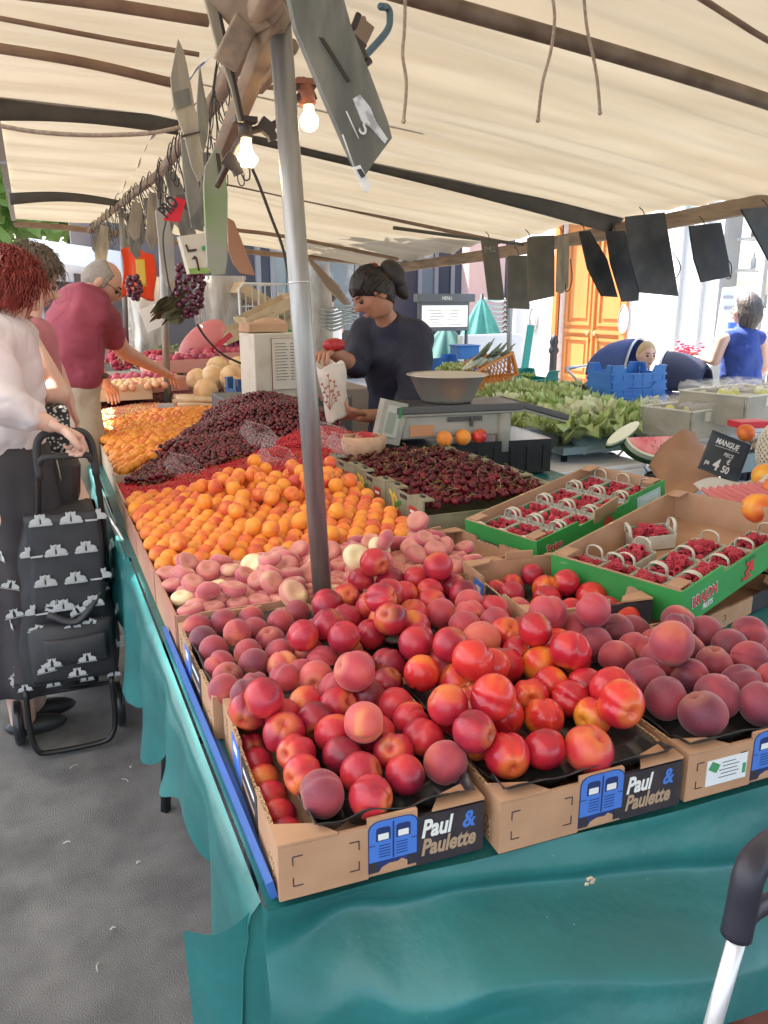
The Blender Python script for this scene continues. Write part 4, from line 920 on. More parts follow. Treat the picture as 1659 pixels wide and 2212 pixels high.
# brown paper sheet, watermelon, slate, mangoes in nets
KP = M('brown_kraft', (.36,.19,.10), .85, col2=(.30,.155,.085), ns=4, bump=.3, bs=22, bd=.006)
a, b, c, d = pY(1400,1010,2.62), pY(1500,935,2.75), pY(1590,1040,2.35), pY(1450,1110,2.1)
m = MB(); m.grid(lambda u, v: tuple((a.lerp(b,u)).lerp(d.lerp(c,u), v) + Vector((0,0,.05*math.sin(PI*u)+.02*math.sin(v*5+u*3)+.02*nz(u*3,v*3)))), 20, 20)
tag(m.build('kraft_paper_sheet', KP, solid=.001), 'crumpled brown paper sheet standing up behind the lone punnet', 'paper')
WM = [M('melon_flesh',(.80,.16,.20),.35,col2=(.88,.40,.38),ns=14,bump=.2,bs=60), M('melon_rind',(.80,.82,.62),.5), M('melon_skin',(.02,.06,.02),.4,col2=(.05,.11,.04),ns=20), M('melon_seed',(.05,.02,.015),.3)]
p = pY(1422,950,2.95); e = empty('watermelon_piece', p, R(-12), 'cut watermelon with pink flesh turned up behind the brown paper', 'watermelon'); m = MB(); T_ = Euler((R(48),0,0)).to_matrix().to_4x4(); m.T = T_
pr = circ(0,0,.135,.095,24,PI,2*PI); m.prism(pr, (0,0,.03),(1.25,0,0),(0,1.15,0),.001,0); m.prism(circ(0,0,.145,.105,24,PI,2*PI), (0,0,.0),(1.25,0,0),(0,1.15,0),.0296,1); m.prism(circ(0,0,.149,.109,24,PI,2*PI),(0,0,-.03),(1.25,0,0),(0,1.15,0),.0296,2)
m.build('cut_block', WM, e, local=True)
m = MB(); m.T = T_
for k in range(26): a_ = random.uniform(PI,2*PI); q = random.uniform(.3,.9); m.sphere((.12*q*math.cos(a_),.08*q*math.sin(a_),.0315),.0035,3,6,4,(1,.7,.5))
m.build('seeds', WM, e, local=True)['kind'] = 'stuff'
p = pY(1345,938,3.0); e = empty('melon_rind_slice', p, R(25), 'pale cut melon slice lying rind-down beside the lettuces', 'melon slice'); m = MB(); m.T = Euler((R(10),R(-12),0)).to_matrix().to_4x4()
m.prism(circ(0,0,.16,.026,24,0,2*PI),(0,0,0),(1,0,0),(0,1,.3),.012,1); m.prism(circ(0,0,.163,.03,24,0,2*PI),(0,.002,-.014),(1,0,0),(0,1,.3),.013,2); m.build('slice', WM, e, local=True)
SLATE = M('slate_black', (.016,.018,.023), .5, col2=(.055,.055,.055), ns=7, nd=9, nlo=.45, nhi=.75, bump=.1, bs=60); CHALK = M('chalk', (.66,.66,.64), .9)
tl, tr, br = pY(1540,930,2.30), pY(1622,962,2.26), pY(1592,1042,2.22); bl = tl+(br-tr); u = (tr-tl); v = (tl-bl); W_, H_ = u.length, v.length
e = empty('price_slate', bl, 0, 'small black chalk slate reading MANGUE 4 € 50 leaning before the mangoes', 'price sign'); u.normalize(); v.normalize(); nn = u.cross(v).normalized()
m = MB(); m.prism([(0,0),(W_,0),(W_,H_),(0,H_)], bl-nn*.005, u, v, .005); m.build('slate', SLATE, e)
m = MB()
m.text('MANGUE', bl+u*W_*.16+v*H_*.74, u, v, H_*.20, 0, .03, .15, .0008, .75); m.prism([(W_*.18,H_*.67),(W_*.80,H_*.70),(W_*.80,H_*.71),(W_*.18,H_*.68)], bl+nn*.0006, u, v, .0004)
m.text('PIECE', bl+u*W_*.45+v*H_*.50, u, v, H_*.14, 0, .01, .2, .0008, .75); m.text('pa', bl+u*W_*.08+v*H_*.17, u, v, H_*.17, 0, .02, .1, .0008, .8)
m.text('4', bl+u*W_*.29+v*H_*.10, u, v, H_*.40, 0, .03, .1, .0008, .8); m.text('€', bl+u*W_*.58+v*H_*.33, u, v, H_*.18, 0, .03, .1, .0008, .8); m.text('50', bl+u*W_*.52+v*H_*.10, u, v, H_*.25, 0, .03, .1, .0008, .8)
m.build('chalk_writing', CHALK, e)
m = MB(); P_ = [bl, bl+u*W_, bl+u*W_+v*H_, bl+v*H_]; m.tube([q+nn*.001 for q in P_], .0035, 5, closed=True); m.build('frame', M('slate_frame',(.06,.065,.07),.5), e)
MG = fruit_mat('mango_skin', [(.3,(.55,.06,.02)),(.5,(.78,.20,.03)),(.7,(.85,.45,.05))], 9, .4)
mgm = fruit_mesh('mango', .052, 'apricot', 2); mgm.materials.append(MG)
for (x, y, Y, s, lb) in [(1640,1100,1.62,1,'orange mango resting on the pink tissue'),(1612,935,2.5,.8,'orange mango beside the red box'),(1655,1030,2.0,1,'orange and red mango half hidden by the white net'),(1685,1060,1.8,1.1,'mango beneath the white foam net')]:
    o = bpy.data.objects.new('mango', mgm); COL.objects.link(o); o.location = pY(x,y,Y); o.scale = (s*.8,s,s*.85); o.rotation_euler = (.4,.5,1); tag(o, lb, 'mango')
NETM = M('foam_net', (.78,.72,.60), .7, transl=.2)
def netsleeve(c, rx, rz, ax, label):
    e = empty('foam_net', c, 0, label, 'net'); m = MB(); q = Vector(ax).to_track_quat('Z','Y').to_matrix().to_4x4(); m.T = q
    n, k = 18, 16
    def S(i, j): t = 2*PI*i/n; z = -1+2*j/k; r = rx*math.sqrt(max(.15,1-z*z*.75))*(1+.05*nz(i*.8,j*.8)); return Vector((r*math.cos(t), r*math.sin(t), rz*z))
    for i in range(n):
        m.tube([S(i+j*.5, j) for j in range(k+1)], .0032, 5, caps=False); m.tube([S(i-j*.5, j) for j in range(k+1)], .0032, 5, caps=False)
    m.build('net_sleeve', NETM, e, local=True)
    m = MB(); m.T = q; m.sphere((0,0,0), 1, 0, 18, 12, (rx*.93,rx*.93,rz*.9)); m.build('fruit_inside', M('pale_mango',(.62,.50,.34),.6,col2=(.55,.32,.15),ns=10), e, local=True)
netsleeve(pY(1668,970,2.15), .055,.085,(.2,.1,1),'cream foam net around a mango, upright behind the slate')
netsleeve(pY(1668,1060,1.85), .048,.07,(.7,.2,.5),'cream foam net over a mango beside the chalk slate')
m = MB(); pA = pY(1590,1095,1.75); m.grid(lambda u, v: tuple(pA+Vector((-.03+.26*u, .12*v, -.02+.05*v+.030*(1-v)*abs(math.sin(u*26))+.01*math.sin(u*50)))), 60, 8)
tag(m.build('pink_tissue', M('pink_tissue',(.80,.26,.26),.7,transl=.3), solid=.0008), 'zigzag pink tissue edge under the netted mangoes', 'tissue')
m = MB(); pA = pY(1545,1060,1.95); m.grid(lambda u, v: tuple(pA+Vector((-.02+.34*u, -.02+.10*v, -.04+.05*v+.015*math.sin(u*7)))), 20, 6)
tag(m.build('white_tissue', M('white_tissue',(.74,.72,.66),.8,transl=.3), solid=.0008), 'crumpled white tissue sheet below the chalk slate', 'tissue')
e = tray(1.93,1.45,2.55,2.1,.12,'brown carton holding the netted mangoes', CARD, 'mango_carton', .16, .765)
p = pY(1618,915,2.7); m = MB(); m.box((0,0,0),(.16,.1,.03)); o = m.build('red_box', M('red_card',(.60,.02,.04),.5), bevel=.003); o.location = p; o.rotation_euler = (0,0,-.2); tag(o, 'small red box lid beyond the chalk slate', 'box')
# dark plastic flap and stands in the inner corner
DKP = M('grey_sheet', (.075,.085,.09), .35, col2=(.05,.055,.06), ns=6, bump=.4, bs=14, bd=.01)
def sheet(name, pts, label, mat, bow=.02, cat='sheet', n=16):
    A, B, C_, D_ = pts; m = MB(); m.grid(lambda u, v: tuple(A.lerp(B,u).lerp(D_.lerp(C_,u), v)+Vector((0,-bow*math.sin(PI*v)*math.sin(u*9+1),bow*.5*math.sin(u*6)))), n, n); o = m.build(name, mat, solid=.0015); return tag(o, label, cat)
sheet('plastic_sheet', (pY(1115,925,3.6),pY(1220,935,3.7),pY(1165,1010,3.6),pY(1110,990,3.45)), 'dark grey plastic sheet hanging beside the scale', DKP)
sheet('plastic_sheet', (pY(1215,938,3.75),pY(1340,945,3.6),pY(1330,965,3.5),pY(1260,985,3.6)), 'blue-grey plastic sheet folded under the front lettuces', M('bluegrey_sheet',(.16,.24,.26),.4,bump=.3,bs=14,bd=.01))
e = empty('bright_ground_box', (pY(1240,1010,3.6).x,3.78,.42), .05, 'big white box added for the bright ground in the gap beneath the lettuces', 'box'); m = MB()  # added box; its white stands for the bright ground in this gap
for c, d in (((0,0,-.2),(.78,.6,.04)),((0,-.3,0),(.78,.03,.44)),((0,.3,0),(.78,.03,.44)),((-.375,0,0),(.03,.57,.44)),((.375,0,0),(.03,.57,.44))): m.box(c, d)
m.build('tub', M('bright_ground_white',(.80,.80,.80),.7,bump=.2,bs=60), e, local=True, bevel=.01); m = MB(); m.box((0,0,.235),(.80,.62,.025)); m.build('lid', M('bright_ground_white',(.8,.8,.8)), e, local=True, bevel=.006)
# ================================================ SCALE
GREYP = M('grey_enamel', (.40,.38,.32), .45, col2=(.32,.30,.25), ns=7, bump=.08, bs=80); STL = M('brushed_steel', (.60,.57,.52), .36, .75, bump=.1, bs=20, bd=.002)
c0 = pY(985,940,3.3)
e = empty('market_scale', (c0.x,3.3,.93), R(-6), 'grey market weighing scale with steel bowl, between cherries and lettuces', 'scale')
m = MB(); m.box((-.06,0,.07),(.50,.20,.11),taper=.96); m.build('housing', GREYP, e, local=True, bevel=.012)
m = MB(); m.box((-.03,0,.150),(.62,.26,.035)); m.box((.40,.0,.122),(.27,.24,.03),rot=(0,R(16),0)); m.build('platform', M('dark_platform',(.10,.10,.10),.35,.3), e, local=True, bevel=.006)
m = MB(); m.box((-.03,0,.128),(.63,.24,.012)); m.box((.40,.0,.100),(.25,.22,.012),rot=(0,R(16),0)); m.build('platform_rim', GREYP, e, local=True, bevel=.003)
m = MB(); m.tube([(.20,-.09,-.06),(.20,-.09,.12)], .034, 16); m.build('column', GREYP, e, local=True)
m = MB(); m.T = Matrix.Translation((-.36,-.10,.10)) @ Euler((0,R(14),R(8))).to_matrix().to_4x4(); m.box((0,0,0),(.12,.05,.19)); m.box((-.005,-.028,.005),(.07,.008,.14),mi=1); m.box((.025,-.034,.05),(.012,.004,.05),mi=2); m.box((-.012,-.034,.0),(.04,.003,.09),mi=3)
m.build('display_head', [GREYP, M('display_grey',(.46,.46,.40),.3), M('green_stripe',(.02,.22,.05),.5), M('lcd',(.30,.32,.27),.2)], e, local=True, bevel=.004)
m = MB(); m.box((-.21,-.104,.055),(.11,.004,.05)); m.build('orange_sticker', M('orange_sticker',(.55,.25,.12),.6), e, local=True)
m = MB(); m.box((.0,-.104,.10),(.17,.004,.022)); m.box((.03,-.112,.085),(.012,.016,.04)); m.build('bubble_level', M('dark_part',(.08,.075,.07),.4), e, local=True)
m = MB(); m.lathe([(.001,.0),(.11,.0),(.122,.012),(.175,.118),(.189,.122),(.190,.126),(.173,.120),(.118,.018),(.001,.006)], (-.05,0,.170), 48); m.build('weighing_bowl', STL, e, local=True)
e = empty('black_crate', (1.86,3.38,.76), R(-6), 'black crate the scale stands on, behind the cherry cartons', 'crate'); m = MB()
for c, d in (((0,-.2,.08),(.75,.012,.16)),((0,.2,.08),(.75,.012,.16)),((-.37,0,.08),(.012,.39,.16)),((.37,0,.08),(.012,.39,.16)),((0,0,.155),(.73,.38,.008))): m.box(c, d)
for k in range(9): m.box((-.34+.085*k,-.209,.07),(.02,.008,.12))
m.build('shell', BLACKPL, e, local=True)
for x, r, lb in ((960,.037,'first of the three nectarines below the scale, beside its sticker'),(1000,.037,'middle nectarine of the three below the scale'),(1035,.034,'small reddest nectarine of the three, beside the scale column')):
    p = pY(x,957,3.16); put('red' if x > 1010 else 'apr', (p.x,p.y,.952), r, .034 if x > 1010 else .0262, 'nectarine', lb, 'nectarine', None, rot=(.3,.2,x))
# old white scale with the price card
e = empty('white_appliance', (1.24,4.62,1.0), R(9), 'old cream metal scale housing with a framed notice, behind the cherry heap', 'scale housing'); CRM = M('cream_enamel',(.66,.62,.52),.5,col2=(.55,.49,.38),ns=9,nlo=.5,nhi=.75,bump=.1,bs=60)
m = MB(); m.box((0.01,0,.19),(.275,.22,.37)); m.build('housing', CRM, e, local=True, bevel=.008)
m = MB(); m.box((.055,-.1125,.20),(.16,.002,.29)); m.build('notice', M('notice_paper',(.72,.68,.58),.7), e, local=True)
m = MB(); m.tube([(-.025,-.1145,.055),(.135,-.1145,.055),(.135,-.1145,.345),(-.025,-.1145,.345)], .0025, 4, closed=True); m.build('notice_border', M('border_red',(.25,.06,.04),.6), e, local=True)
m = MB()
for k in range(13): m.box((.03+.004*(k % 3),-.1142,.315-.017*k),(.07+.02*((k*7) % 3)/3,.0006,.0035)); m.box((.105,-.1142,.315-.017*k),(.025,.0006,.0035))
m.build('printed_lines', INK, e, local=True)
m = MB(); m.box((-.02,.0,.405),(.24,.16,.05)); m.sphere((.02,0,.43),.07,0,14,8,(1.4,.9,.4)); m.build('crumpled_paper', PAPERB, e, local=True, bevel=.01)
m = MB(); m.box((1.35,4.75,.875),(.75,.5,.25)); o = m.build('grey_stand', M('grey_stand',(.10,.10,.10),.6), bevel=.01); tag(o, 'dark grey stand beneath the cream scale housing', 'stand')
# white asparagus / roots by the grey pole, blue crate
PAR = M('parsnip', (.70,.52,.32), .6, col2=(.60,.42,.24), ns=30)
for k in range(11):
    x0 = .80+random.uniform(-.02,.03); y0 = 5.25+.045*k*.8; z0 = TZ+.115+.03*(k % 3); m = MB(); l = random.uniform(.36,.46); m.tube([(0,0,0),(l*.3,.005,.002),(l*.7,0,0),(l,random.uniform(-.02,.02),-.006)], [.021,.019,.012,.004], 9)
    o = m.build('parsnip', PAR); o.location = (x0,y0,z0); o.rotation_euler = (0,.05,random.gauss(-.12,.08)); tag(o, 'pale parsnip lying in the tray at the foot of the grey pole', 'parsnip', 'parsnips at the pole foot')
tray(.78,5.2,1.32,5.66,.105,'grey-blue tray holding the pale parsnips', M('slateblue_card',(.12,.18,.20),.5), 'parsnip_tray')
m = MB(); p = pY(354,868,5.3); m.box((p.x,5.2,TZ+.15),(.10,.004,.045),rot=(.2,0,-.3)); tag(m.build('price_card', M('lightblue_card',(.40,.58,.68),.5)), 'light blue price card beside the parsnips', 'card')
def plastic_crate(loc, W, D, H, rz, label, mat, cut=.35, name='plastic_crate', rot=None, group='slatted plastic crates'):
    e = empty(name, loc, rz, label, 'crate', group); t = .01
    if rot: e.rotation_euler = rot
    m = MB(); m.box((0,0,.006),(W,D,.010)); m.build('base', mat, e, local=True)
    for (axis, s) in (('x',-1),('x',1),('y',-1),('y',1)):
        L_ = W if axis == 'x' else D; m = MB(); T_ = Matrix.Translation((0,s*D/2,0) if axis == 'x' else (s*W/2,0,0)) @ Euler((0,0,0 if axis == 'x' else PI/2)).to_matrix().to_4x4(); m.T = T_
        c = L_*.28
        for sx in (-1, 1):       # tall corners, low middle
            m.prism([(sx*(L_/2-.006),.01),(sx*(L_/2-.006),H),(sx*(L_/2-c*.75),H),(sx*(L_/2-c),H*(1-cut)),(sx*(L_/2-c),.01)], (0,.004,0),(1,0,0),(0,0,1),.008)
        m.box((0,0,H*(1-cut)/2+.005),(L_-2*c,.008,H*(1-cut)-.01))
        for z in (.018,H*.35,H*(1-cut)): m.box((0,-.006 if s < 0 else .006,z),(L_+.012,.010,.012))
        k = int(L_/.07)
        for i in range(k+1): m.box((-L_/2+.02+i*(L_-.04)/k,-.004 if s < 0 else .004,H*.32),(.010,.008,H*.6))
        for sx in (-1, 1): m.box((sx*(L_/2-c*.375),-.006 if s < 0 else .006,H),(c*.78,.012,.010))
        m.build('side_panel', mat, e, local=True)
    return e
BLC = M('blue_crate_plastic', (.03,.16,.52), .4, col2=(.04,.20,.55), ns=5)
plastic_crate((1.28,5.25,TZ+.11), .26,.2,.20, .15, 'small dark blue crate between the melons and the cream housing', M('dull_blue',(.03,.10,.24),.5))
# ================================================ VEGETABLES AT THE BACK OF THE STALL
bk = empty('back_table', (3.4,4.4,0), label='trestle carrying the lettuces at the back of the stall', cat='table')
m = MB(); m.box((3.47,4.75,.745),(1.70,2.30,.04)); m.box((3.70,3.33,.715),(1.2,.50,.10)); m.build('table_top', M('bluegrey_sheet',(.16,.24,.26),.4,bump=.3,bs=14,bd=.01), bk)
for x, y in ((2.7,3.7),(4.15,3.7),(2.65,5.7),(4.15,5.7)): m = MB(); m.tube([(x,y,0),(x,y,.72)], .02, 6); m.build('leg', IRON, bk)
def lettuce(seedv, cols, n=30, R0=.13, heart=False, name='lettuce_head'):
    r_ = random.Random(seedv); m = MB()
    for k in range(n):
        a = k*2.399+r_.uniform(-.2,.2); q = k/n; L_ = R0*(.80+.6*(1-q)*r_.uniform(.8,1.1)); el = .42+1.0*q; wd = R0*(.95-.25*q)
        ca, sa = math.cos(a), math.sin(a); ph = r_.uniform(0,6)
        def fn(u, v, L_=L_, el=el, wd=wd, ca=ca, sa=sa, ph=ph):
            w_ = (v-.5)*2; rad = L_*u*math.cos(el+.5*(u-.5)*-1); h = L_*u*math.sin(el)*1.0 - .25*L_*u*u*(1-q)
            s_ = wd*math.sin(PI*min(1,u*.85+.08))*w_*.62; fr = .022*math.sin(w_*15+ph)*u*u + .020*math.sin(u*17+w_*6+ph)*u*abs(w_)
            rad -= .22*abs(w_)**2*wd*(.4-u); h += abs(w_)*wd*.25*(1-u*.4) + fr
            return (ca*rad - sa*s_, sa*rad + ca*s_, h)
        m.grid(fn, 8, 14, mi=0 if q < .45 or not heart else 1)
    if heart: m.sphere((0,0,R0*.5), R0*.55, 1, 12, 8, (1,1,1.1))
    me = m.build(name, cols); me.data.materials
    return me
LG = M('lettuce_green', (.46,.62,.19), .5, col2=(.72,.80,.46), ns=16, transl=.3, bump=.3, bs=60, bd=.003); LH = M('lettuce_heart', (.68,.74,.42), .5, col2=(.78,.80,.60), ns=9, transl=.2)
LD = M('lettuce_red', (.06,.035,.035), .5, col2=(.14,.12,.06), ns=14, transl=.15); LG2 = M('lettuce_deep', (.26,.46,.09), .5, col2=(.48,.64,.22), ns=18, transl=.3)
protos = {'g': lettuce(1,[LG,LH]), 'h': lettuce(2,[LG,LH],26,.13,True,'romaine_head'), 'd': lettuce(3,[LD,LD],28,.11), 'k': lettuce(4,[LG2,LH],30,.12)}
used = set()
plan = [(1090,858,5.3,'g','curly pale green lettuce beside the thin back pole'),(1130,865,5.2,'g','curly lettuce in front of the green vegetable crate'),(1175,860,5.3,'k','curly lettuce below the iron bollard'),(1235,858,5.2,'g','bright curly lettuce below the orange door'),(1150,895,4.5,'g','curly lettuce filling the middle of the salad row'),
  (1215,885,4.7,'g','large bright curly lettuce at the centre of the salads'),(1105,893,4.6,'h','pale-ribbed lettuce beside the scale platform end'),(1265,875,4.9,'d','dark red-brown lettuce against the blue crates'),(1290,868,5.1,'d','dark lettuce tucked behind the blue crates'),(1165,925,3.9,'h','pale-hearted lettuce at the front, over the grey sheet'),
  (1225,905,4.2,'k','leafy lettuce between the two pale-hearted ones'),(1262,930,3.8,'h','biggest pale-hearted lettuce at the front of the salads'),(1215,937,3.75,'g','frilly lettuce hanging over the blue-grey sheet'),(1305,940,3.7,'g','frilly lettuce beside the pale melon slice'),(1345,925,3.8,'k','dark leafy lettuce between blue crate and wrapped cartons'),(1378,905,4.0,'g','small lettuce touching the wrapped cartons'),(1130,935,4.0,'g','frilly lettuce at the corner nearest the scale'),(1285,905,4.3,'g','lettuce under the lower blue crate')]
for x, y, Y, k, lb in plan:
    if k in used: o = protos[k].copy(); COL.objects.link(o)
    else: o = protos[k]; used.add(k)
    p = pY(x, y, Y); o.location = (p.x, p.y, max(.785, p.z-.06)); o.rotation_euler = (random.uniform(-.2,.2), random.uniform(-.2,.2), random.uniform(0,6)); s = random.uniform(1.15,1.4)*(1.15 if 'biggest' in lb or 'large' in lb else 1); o.scale = (s,s,s*.95)
    o.name = 'lettuce_head'; tag(o, lb, 'lettuce', 'lettuces on the back table')
def pcr(x, y, Y, W, D, H, rz, lb, mat, **k): p = pY(x, y, Y); return plastic_crate((p.x, p.y, p.z), W, D, H, rz, lb, mat, **k)
pcr(1362,902,4.45, .36,.30,.16, R(-6), 'lower blue plastic crate standing among the lettuces', BLC)
pcr(1350,862,4.55, .42,.32,.13, R(-8), 'upper blue crate stacked crosswise under the toddler\'s pram', BLC)
pcr(1350,836,4.56, .42,.32,.16, R(-8), 'topmost blue crate with high notched corners', BLC)
GRC = M('teal_crate_plastic', (.01,.26,.22), .4)
pcr(1118,850,6.2, .60,.40,.20, R(10), 'teal-green slatted crate of greens behind the back pole', GRC)
pcr(955,812,6.4, .52,.36,.17, R(14), 'blue slatted crate behind the merchant\'s shoulder', BLC)
m = MB(); p = pY(1003,772,7.0); m.box((0,0,.05),(.22,.2,.12)); m.box((0,0,.115),(.24,.22,.015)); o = m.build('blue_box', BLC, bevel=.01); o.location = p; tag(o, 'small lidded light blue box behind the leeks', 'box')
ORC = M('orange_crate_plastic', (.62,.22,.02), .45)
e = empty('orange_leek_crate', pY(1035,842,5.7), R(18), 'tilted orange lattice crate holding leeks', 'crate'); e.rotation_euler = (R(-8), R(-16), R(20))
m = MB(); m.box((0,0,.01),(.58,.38,.012)); m.build('base', ORC, e, local=True)
for (a, b, L_, rz) in ((0,-.19,.58,0),(0,.19,.58,0),(-.29,0,.38,90),(.29,0,.38,90)):
    m = MB(); m.T = Matrix.Translation((a,b,0)) @ Euler((0,0,R(rz))).to_matrix().to_4x4(); H = .20
    m.box((0,0,H),(L_,.022,.02)); m.box((0,0,.02),(L_,.016,.02))
    for s in (-1,1): m.box((s*(L_/2-.012),0,H/2),(.026,.02,H-.02))
    k = int(L_/.045)
    for i in range(k): 
        x0 = -L_/2+.03+i*(L_-.06)/k
        m.tube([(x0,0,.03),(x0+.05,0,.105),(x0,0,.19)], .005, 4, caps=False); m.tube([(x0+.05,0,.03),(x0,0,.105),(x0+.05,0,.19)], .005, 4, caps=False)
    m.build('lattice_side', ORC, e, local=True)
LK = [M('leek_leaf', (.10,.16,.11), .5, col2=(.17,.24,.17), ns=12, stretch=(1,1,8)), M('leek_stem', (.62,.66,.50), .45)]
for k in range(9):
    p = pY(1000+k*7, 800-k*2, 5.68-.02*(k % 3)); m = MB(); q = pY(1045+k*7.5+random.uniform(-6,6), 762-3*(k % 4)-random.uniform(0,12), 5.6+.04*(k % 3))
    m.tube([p, p.lerp(q,.45)], .017, 8, mi=1); 
    for s in (-1,0,1): 
        d = (q-p); sd = Vector((.02*s,.02*s,.012*s)); m.tube([p.lerp(q,.42), p.lerp(q,.75)+sd, q+sd*3], [.016,.022,.008], 7, flat=.3)
    tag(m.build('leek', LK), 'grey-green leek sticking out of the tilted orange crate', 'leek', 'leeks in the orange crate')
o = copy_tree(protos['g']); o.name = 'lettuce_head'; o.location = pY(985,812,5.9); o.scale = (.9,.9,.8); tag(o, 'yellow-green leafy celery tops between merchant and leeks', 'greens', None); del o['group']
o = copy_tree(protos['k']); o.name = 'lettuce_head'; o.location = pY(1120,822,6.2); o.scale = (1.1,1.1,.5); tag(o, 'leafy greens filling the teal-green crate', 'greens', None); del o['group']
# film-wrapped cartons
FILM = M('clear_film', (.95,.95,.97), .05, alpha=.15, spec=1.0, bump=1.0, bs=14, bd=.05, coat=.5); OLV = M('olive_card', (.36,.32,.22), .8, col2=(.28,.25,.17), ns=6); LEM = M('lemon', (.75,.72,.12), .5)
for (x, y, Y, W, D, H, rz, lb) in [(1490,935,3.45,.46,.32,.15,R(12),'olive carton wrapped in clear film beside the blue crates'),(1600,905,3.35,.60,.40,.16,R(12),'larger olive carton with stacking notches at the film-wrapped end')]:
    p = pY(x, y, Y); e = empty('wrapped_carton', p, rz, lb, 'carton', 'film-wrapped cartons'); t = .01; mats = [OLV, M('pale_stripe',(.70,.66,.52),.6)]
    m = MB(); m.box((0,0,.006),(W,D,.01)); m.build('base', mats, e, local=True)
    for c, d in (((0,-D/2,H/2),(W,t,H)),((0,D/2,H/2),(W,t,H)),((-W/2,0,H/2),(t,D-t*2,H)),((W/2,0,H/2),(t,D-t*2,H))): 
        m = MB(); m.box(c, d); m.box((c[0],c[1],H+.004),(d[0]+.012,d[1]+.012,.006), mi=1)
        if d[0] > .1: m.box((c[0]-.1,c[1]-.008,H*.8),(.05,.006,.05), mi=1); m.box((c[0]+.14,c[1]-.008,H*.86),(.05,.006,.035), mi=1)
        m.build('side_panel', mats, e, local=True)
    m = MB(); m.box((0,0,H*.72),(W-.03,D-.03,.006)); m.build('paper_liner', M('cream_liner',(.72,.66,.52),.8), e, local=True)
    for k in range(5): 
        m = MB(); m.sphere((0,0,0), .027, 0, 12, 8, (1.25,1,1)); o = m.build('lemon', LEM); o.matrix_basis = Matrix.Translation(p) @ Euler((0,0,rz)).to_matrix().to_4x4() @ Matrix.Translation((-W*.3+.1*k,random.uniform(-.08,.08),H*.72+.03)); tag(o, 'yellow-green lemon lying in the '+('smaller' if x < 1500 else 'larger')+' film-wrapped carton', 'lemon', 'lemons in the wrapped cartons')
    m = MB(); m.grid(lambda u, v: ((W/2+.03)*math.cos(u*2*PI)*(1.30-.3*abs(math.cos(u*4*PI)))*(1+.14*nz(u*16,v*5)+.05*nz(u*40,v*9)), (D/2+.03)*math.sin(u*2*PI)*(1.30-.3*abs(math.cos(u*4*PI))), -.05+(H+.10)*v), 60, 12, flip=True)
    m.grid(lambda u, v: ((W+.04)*(u-.5), (D+.04)*(v-.5), H+.018+.045*abs(nz(u*7,v*7))+.03*abs(nz(u*17,v*15))), 44, 36)
    m.build('clear_film', FILM, e, local=True)
# onions and small things in front of the wrapped cartons
ON = mass('garlic_cloves', scatter([(3.14,3.10),(3.7,3.10),(3.7,3.26),(3.14,3.26)], .04, lambda x, y: .782), .019, M('garlic_skin',(.66,.56,.46),.6,col2=(.45,.30,.22),ns=12), 'pale garlic and walnuts lying before the wrapped cartons', 'garlic', ic=ico(1))

# ================================================ FAR END OF THE FRUIT TABLE
MEL = fruit_mat('melon_skin', [(.3,(.62,.33,.14)),(.5,(.75,.50,.25)),(.7,(.70,.58,.38))], 10, .6); mm = fruit_mesh('melon', .085, 'melon', 5); mm.materials.append(MEL)
for x, y, Y, lb in [(428,822,5.75,'melon at the open side nearest the man\'s hand'),(460,815,5.7,'netted melon second from the man\'s hand'),(500,815,5.6,'orange-skinned melon beside the blue crate'),(470,795,5.95,'melon on the upper row of the melons'),(515,795,5.95,'melon of the upper row touching the cream housing'),(445,845,5.5,'small melon low in front, above the parsnips'),(510,840,5.5,'half-hidden melon behind the small blue crate')]:
    o = bpy.data.objects.new('melon', mm); COL.objects.link(o); o.location = pY(x, y, Y); o.rotation_euler = (1.3,.3,x); tag(o, lb, 'melon', 'melons by the cream housing')
PURP = fruit_mat('purple_peach', [(.3,(.22,.02,.05)),(.5,(.45,.05,.10)),(.7,(.60,.15,.14))], 12, .5); me_ = fruit_mesh('plum_peach', .036, 'nectarine', 8); me_.materials.append(PURP)
ptray = lambda x, y, Y, W, D, lb, mat, rz=0: tray(pY(x,y,Y).x-W/2, Y-D/2, pY(x,y,Y).x+W/2, Y+D/2, .10, lb, mat, 'fruit_tray', rz, pY(x,y,Y).z)
PKC = M('pink_card', (.66,.30,.24), .8)
for (x, y, Y, W, D, lb, rz, sp) in [(300,845,6.1,.62,.34,'pink tray of purple-red peaches by the man\'s lower hand',.35,.075),(400,800,6.6,.6,.4,'pink tray of purple peaches behind the melons',.2,.075),(470,785,6.9,.6,.4,'pink tray of red peaches reaching to the cream housing',.15,.08)]:
    ptray(x, y, Y, W, D, lb, PKC, rz); p = pY(x, y, Y)
    for i in range(5):
        for j in range(3):
            o = bpy.data.objects.new('peach', me_); COL.objects.link(o); q = Matrix.Rotation(rz,3,'Z') @ Vector((-.22+.11*i+random.uniform(-.01,.01), -.10+.10*j, .10)); o.location = p+q; o.rotation_euler = (i,j,x); tag(o, 'purple-red peach in the '+lb[:60].replace('pink tray of ','tray of '), 'peach', 'peaches in the far pink trays')
ptray(225,860,5.7,.55,.4,'pale wooden tray of packed golden fruit before the stooping man', M('wood_tray',(.62,.45,.28),.8), .1)
mass('golden_fruit', scatter([(.40,5.50),(.85,5.50),(.85,5.86),(.40,5.86)], .05, lambda x, y: 1.0), .026, M('golden_fruit',(.78,.50,.24),.5,col2=(.70,.30,.20),ns=6), 'packed golden fruit in the pale wooden tray', 'fruit')
SC_ = {'radish': ((.50,.02,.07),.022), 'onion': ((.62,.45,.28),.032), 'purple': ((.22,.03,.08),.02), 'green': ((.16,.20,.08),.03)}
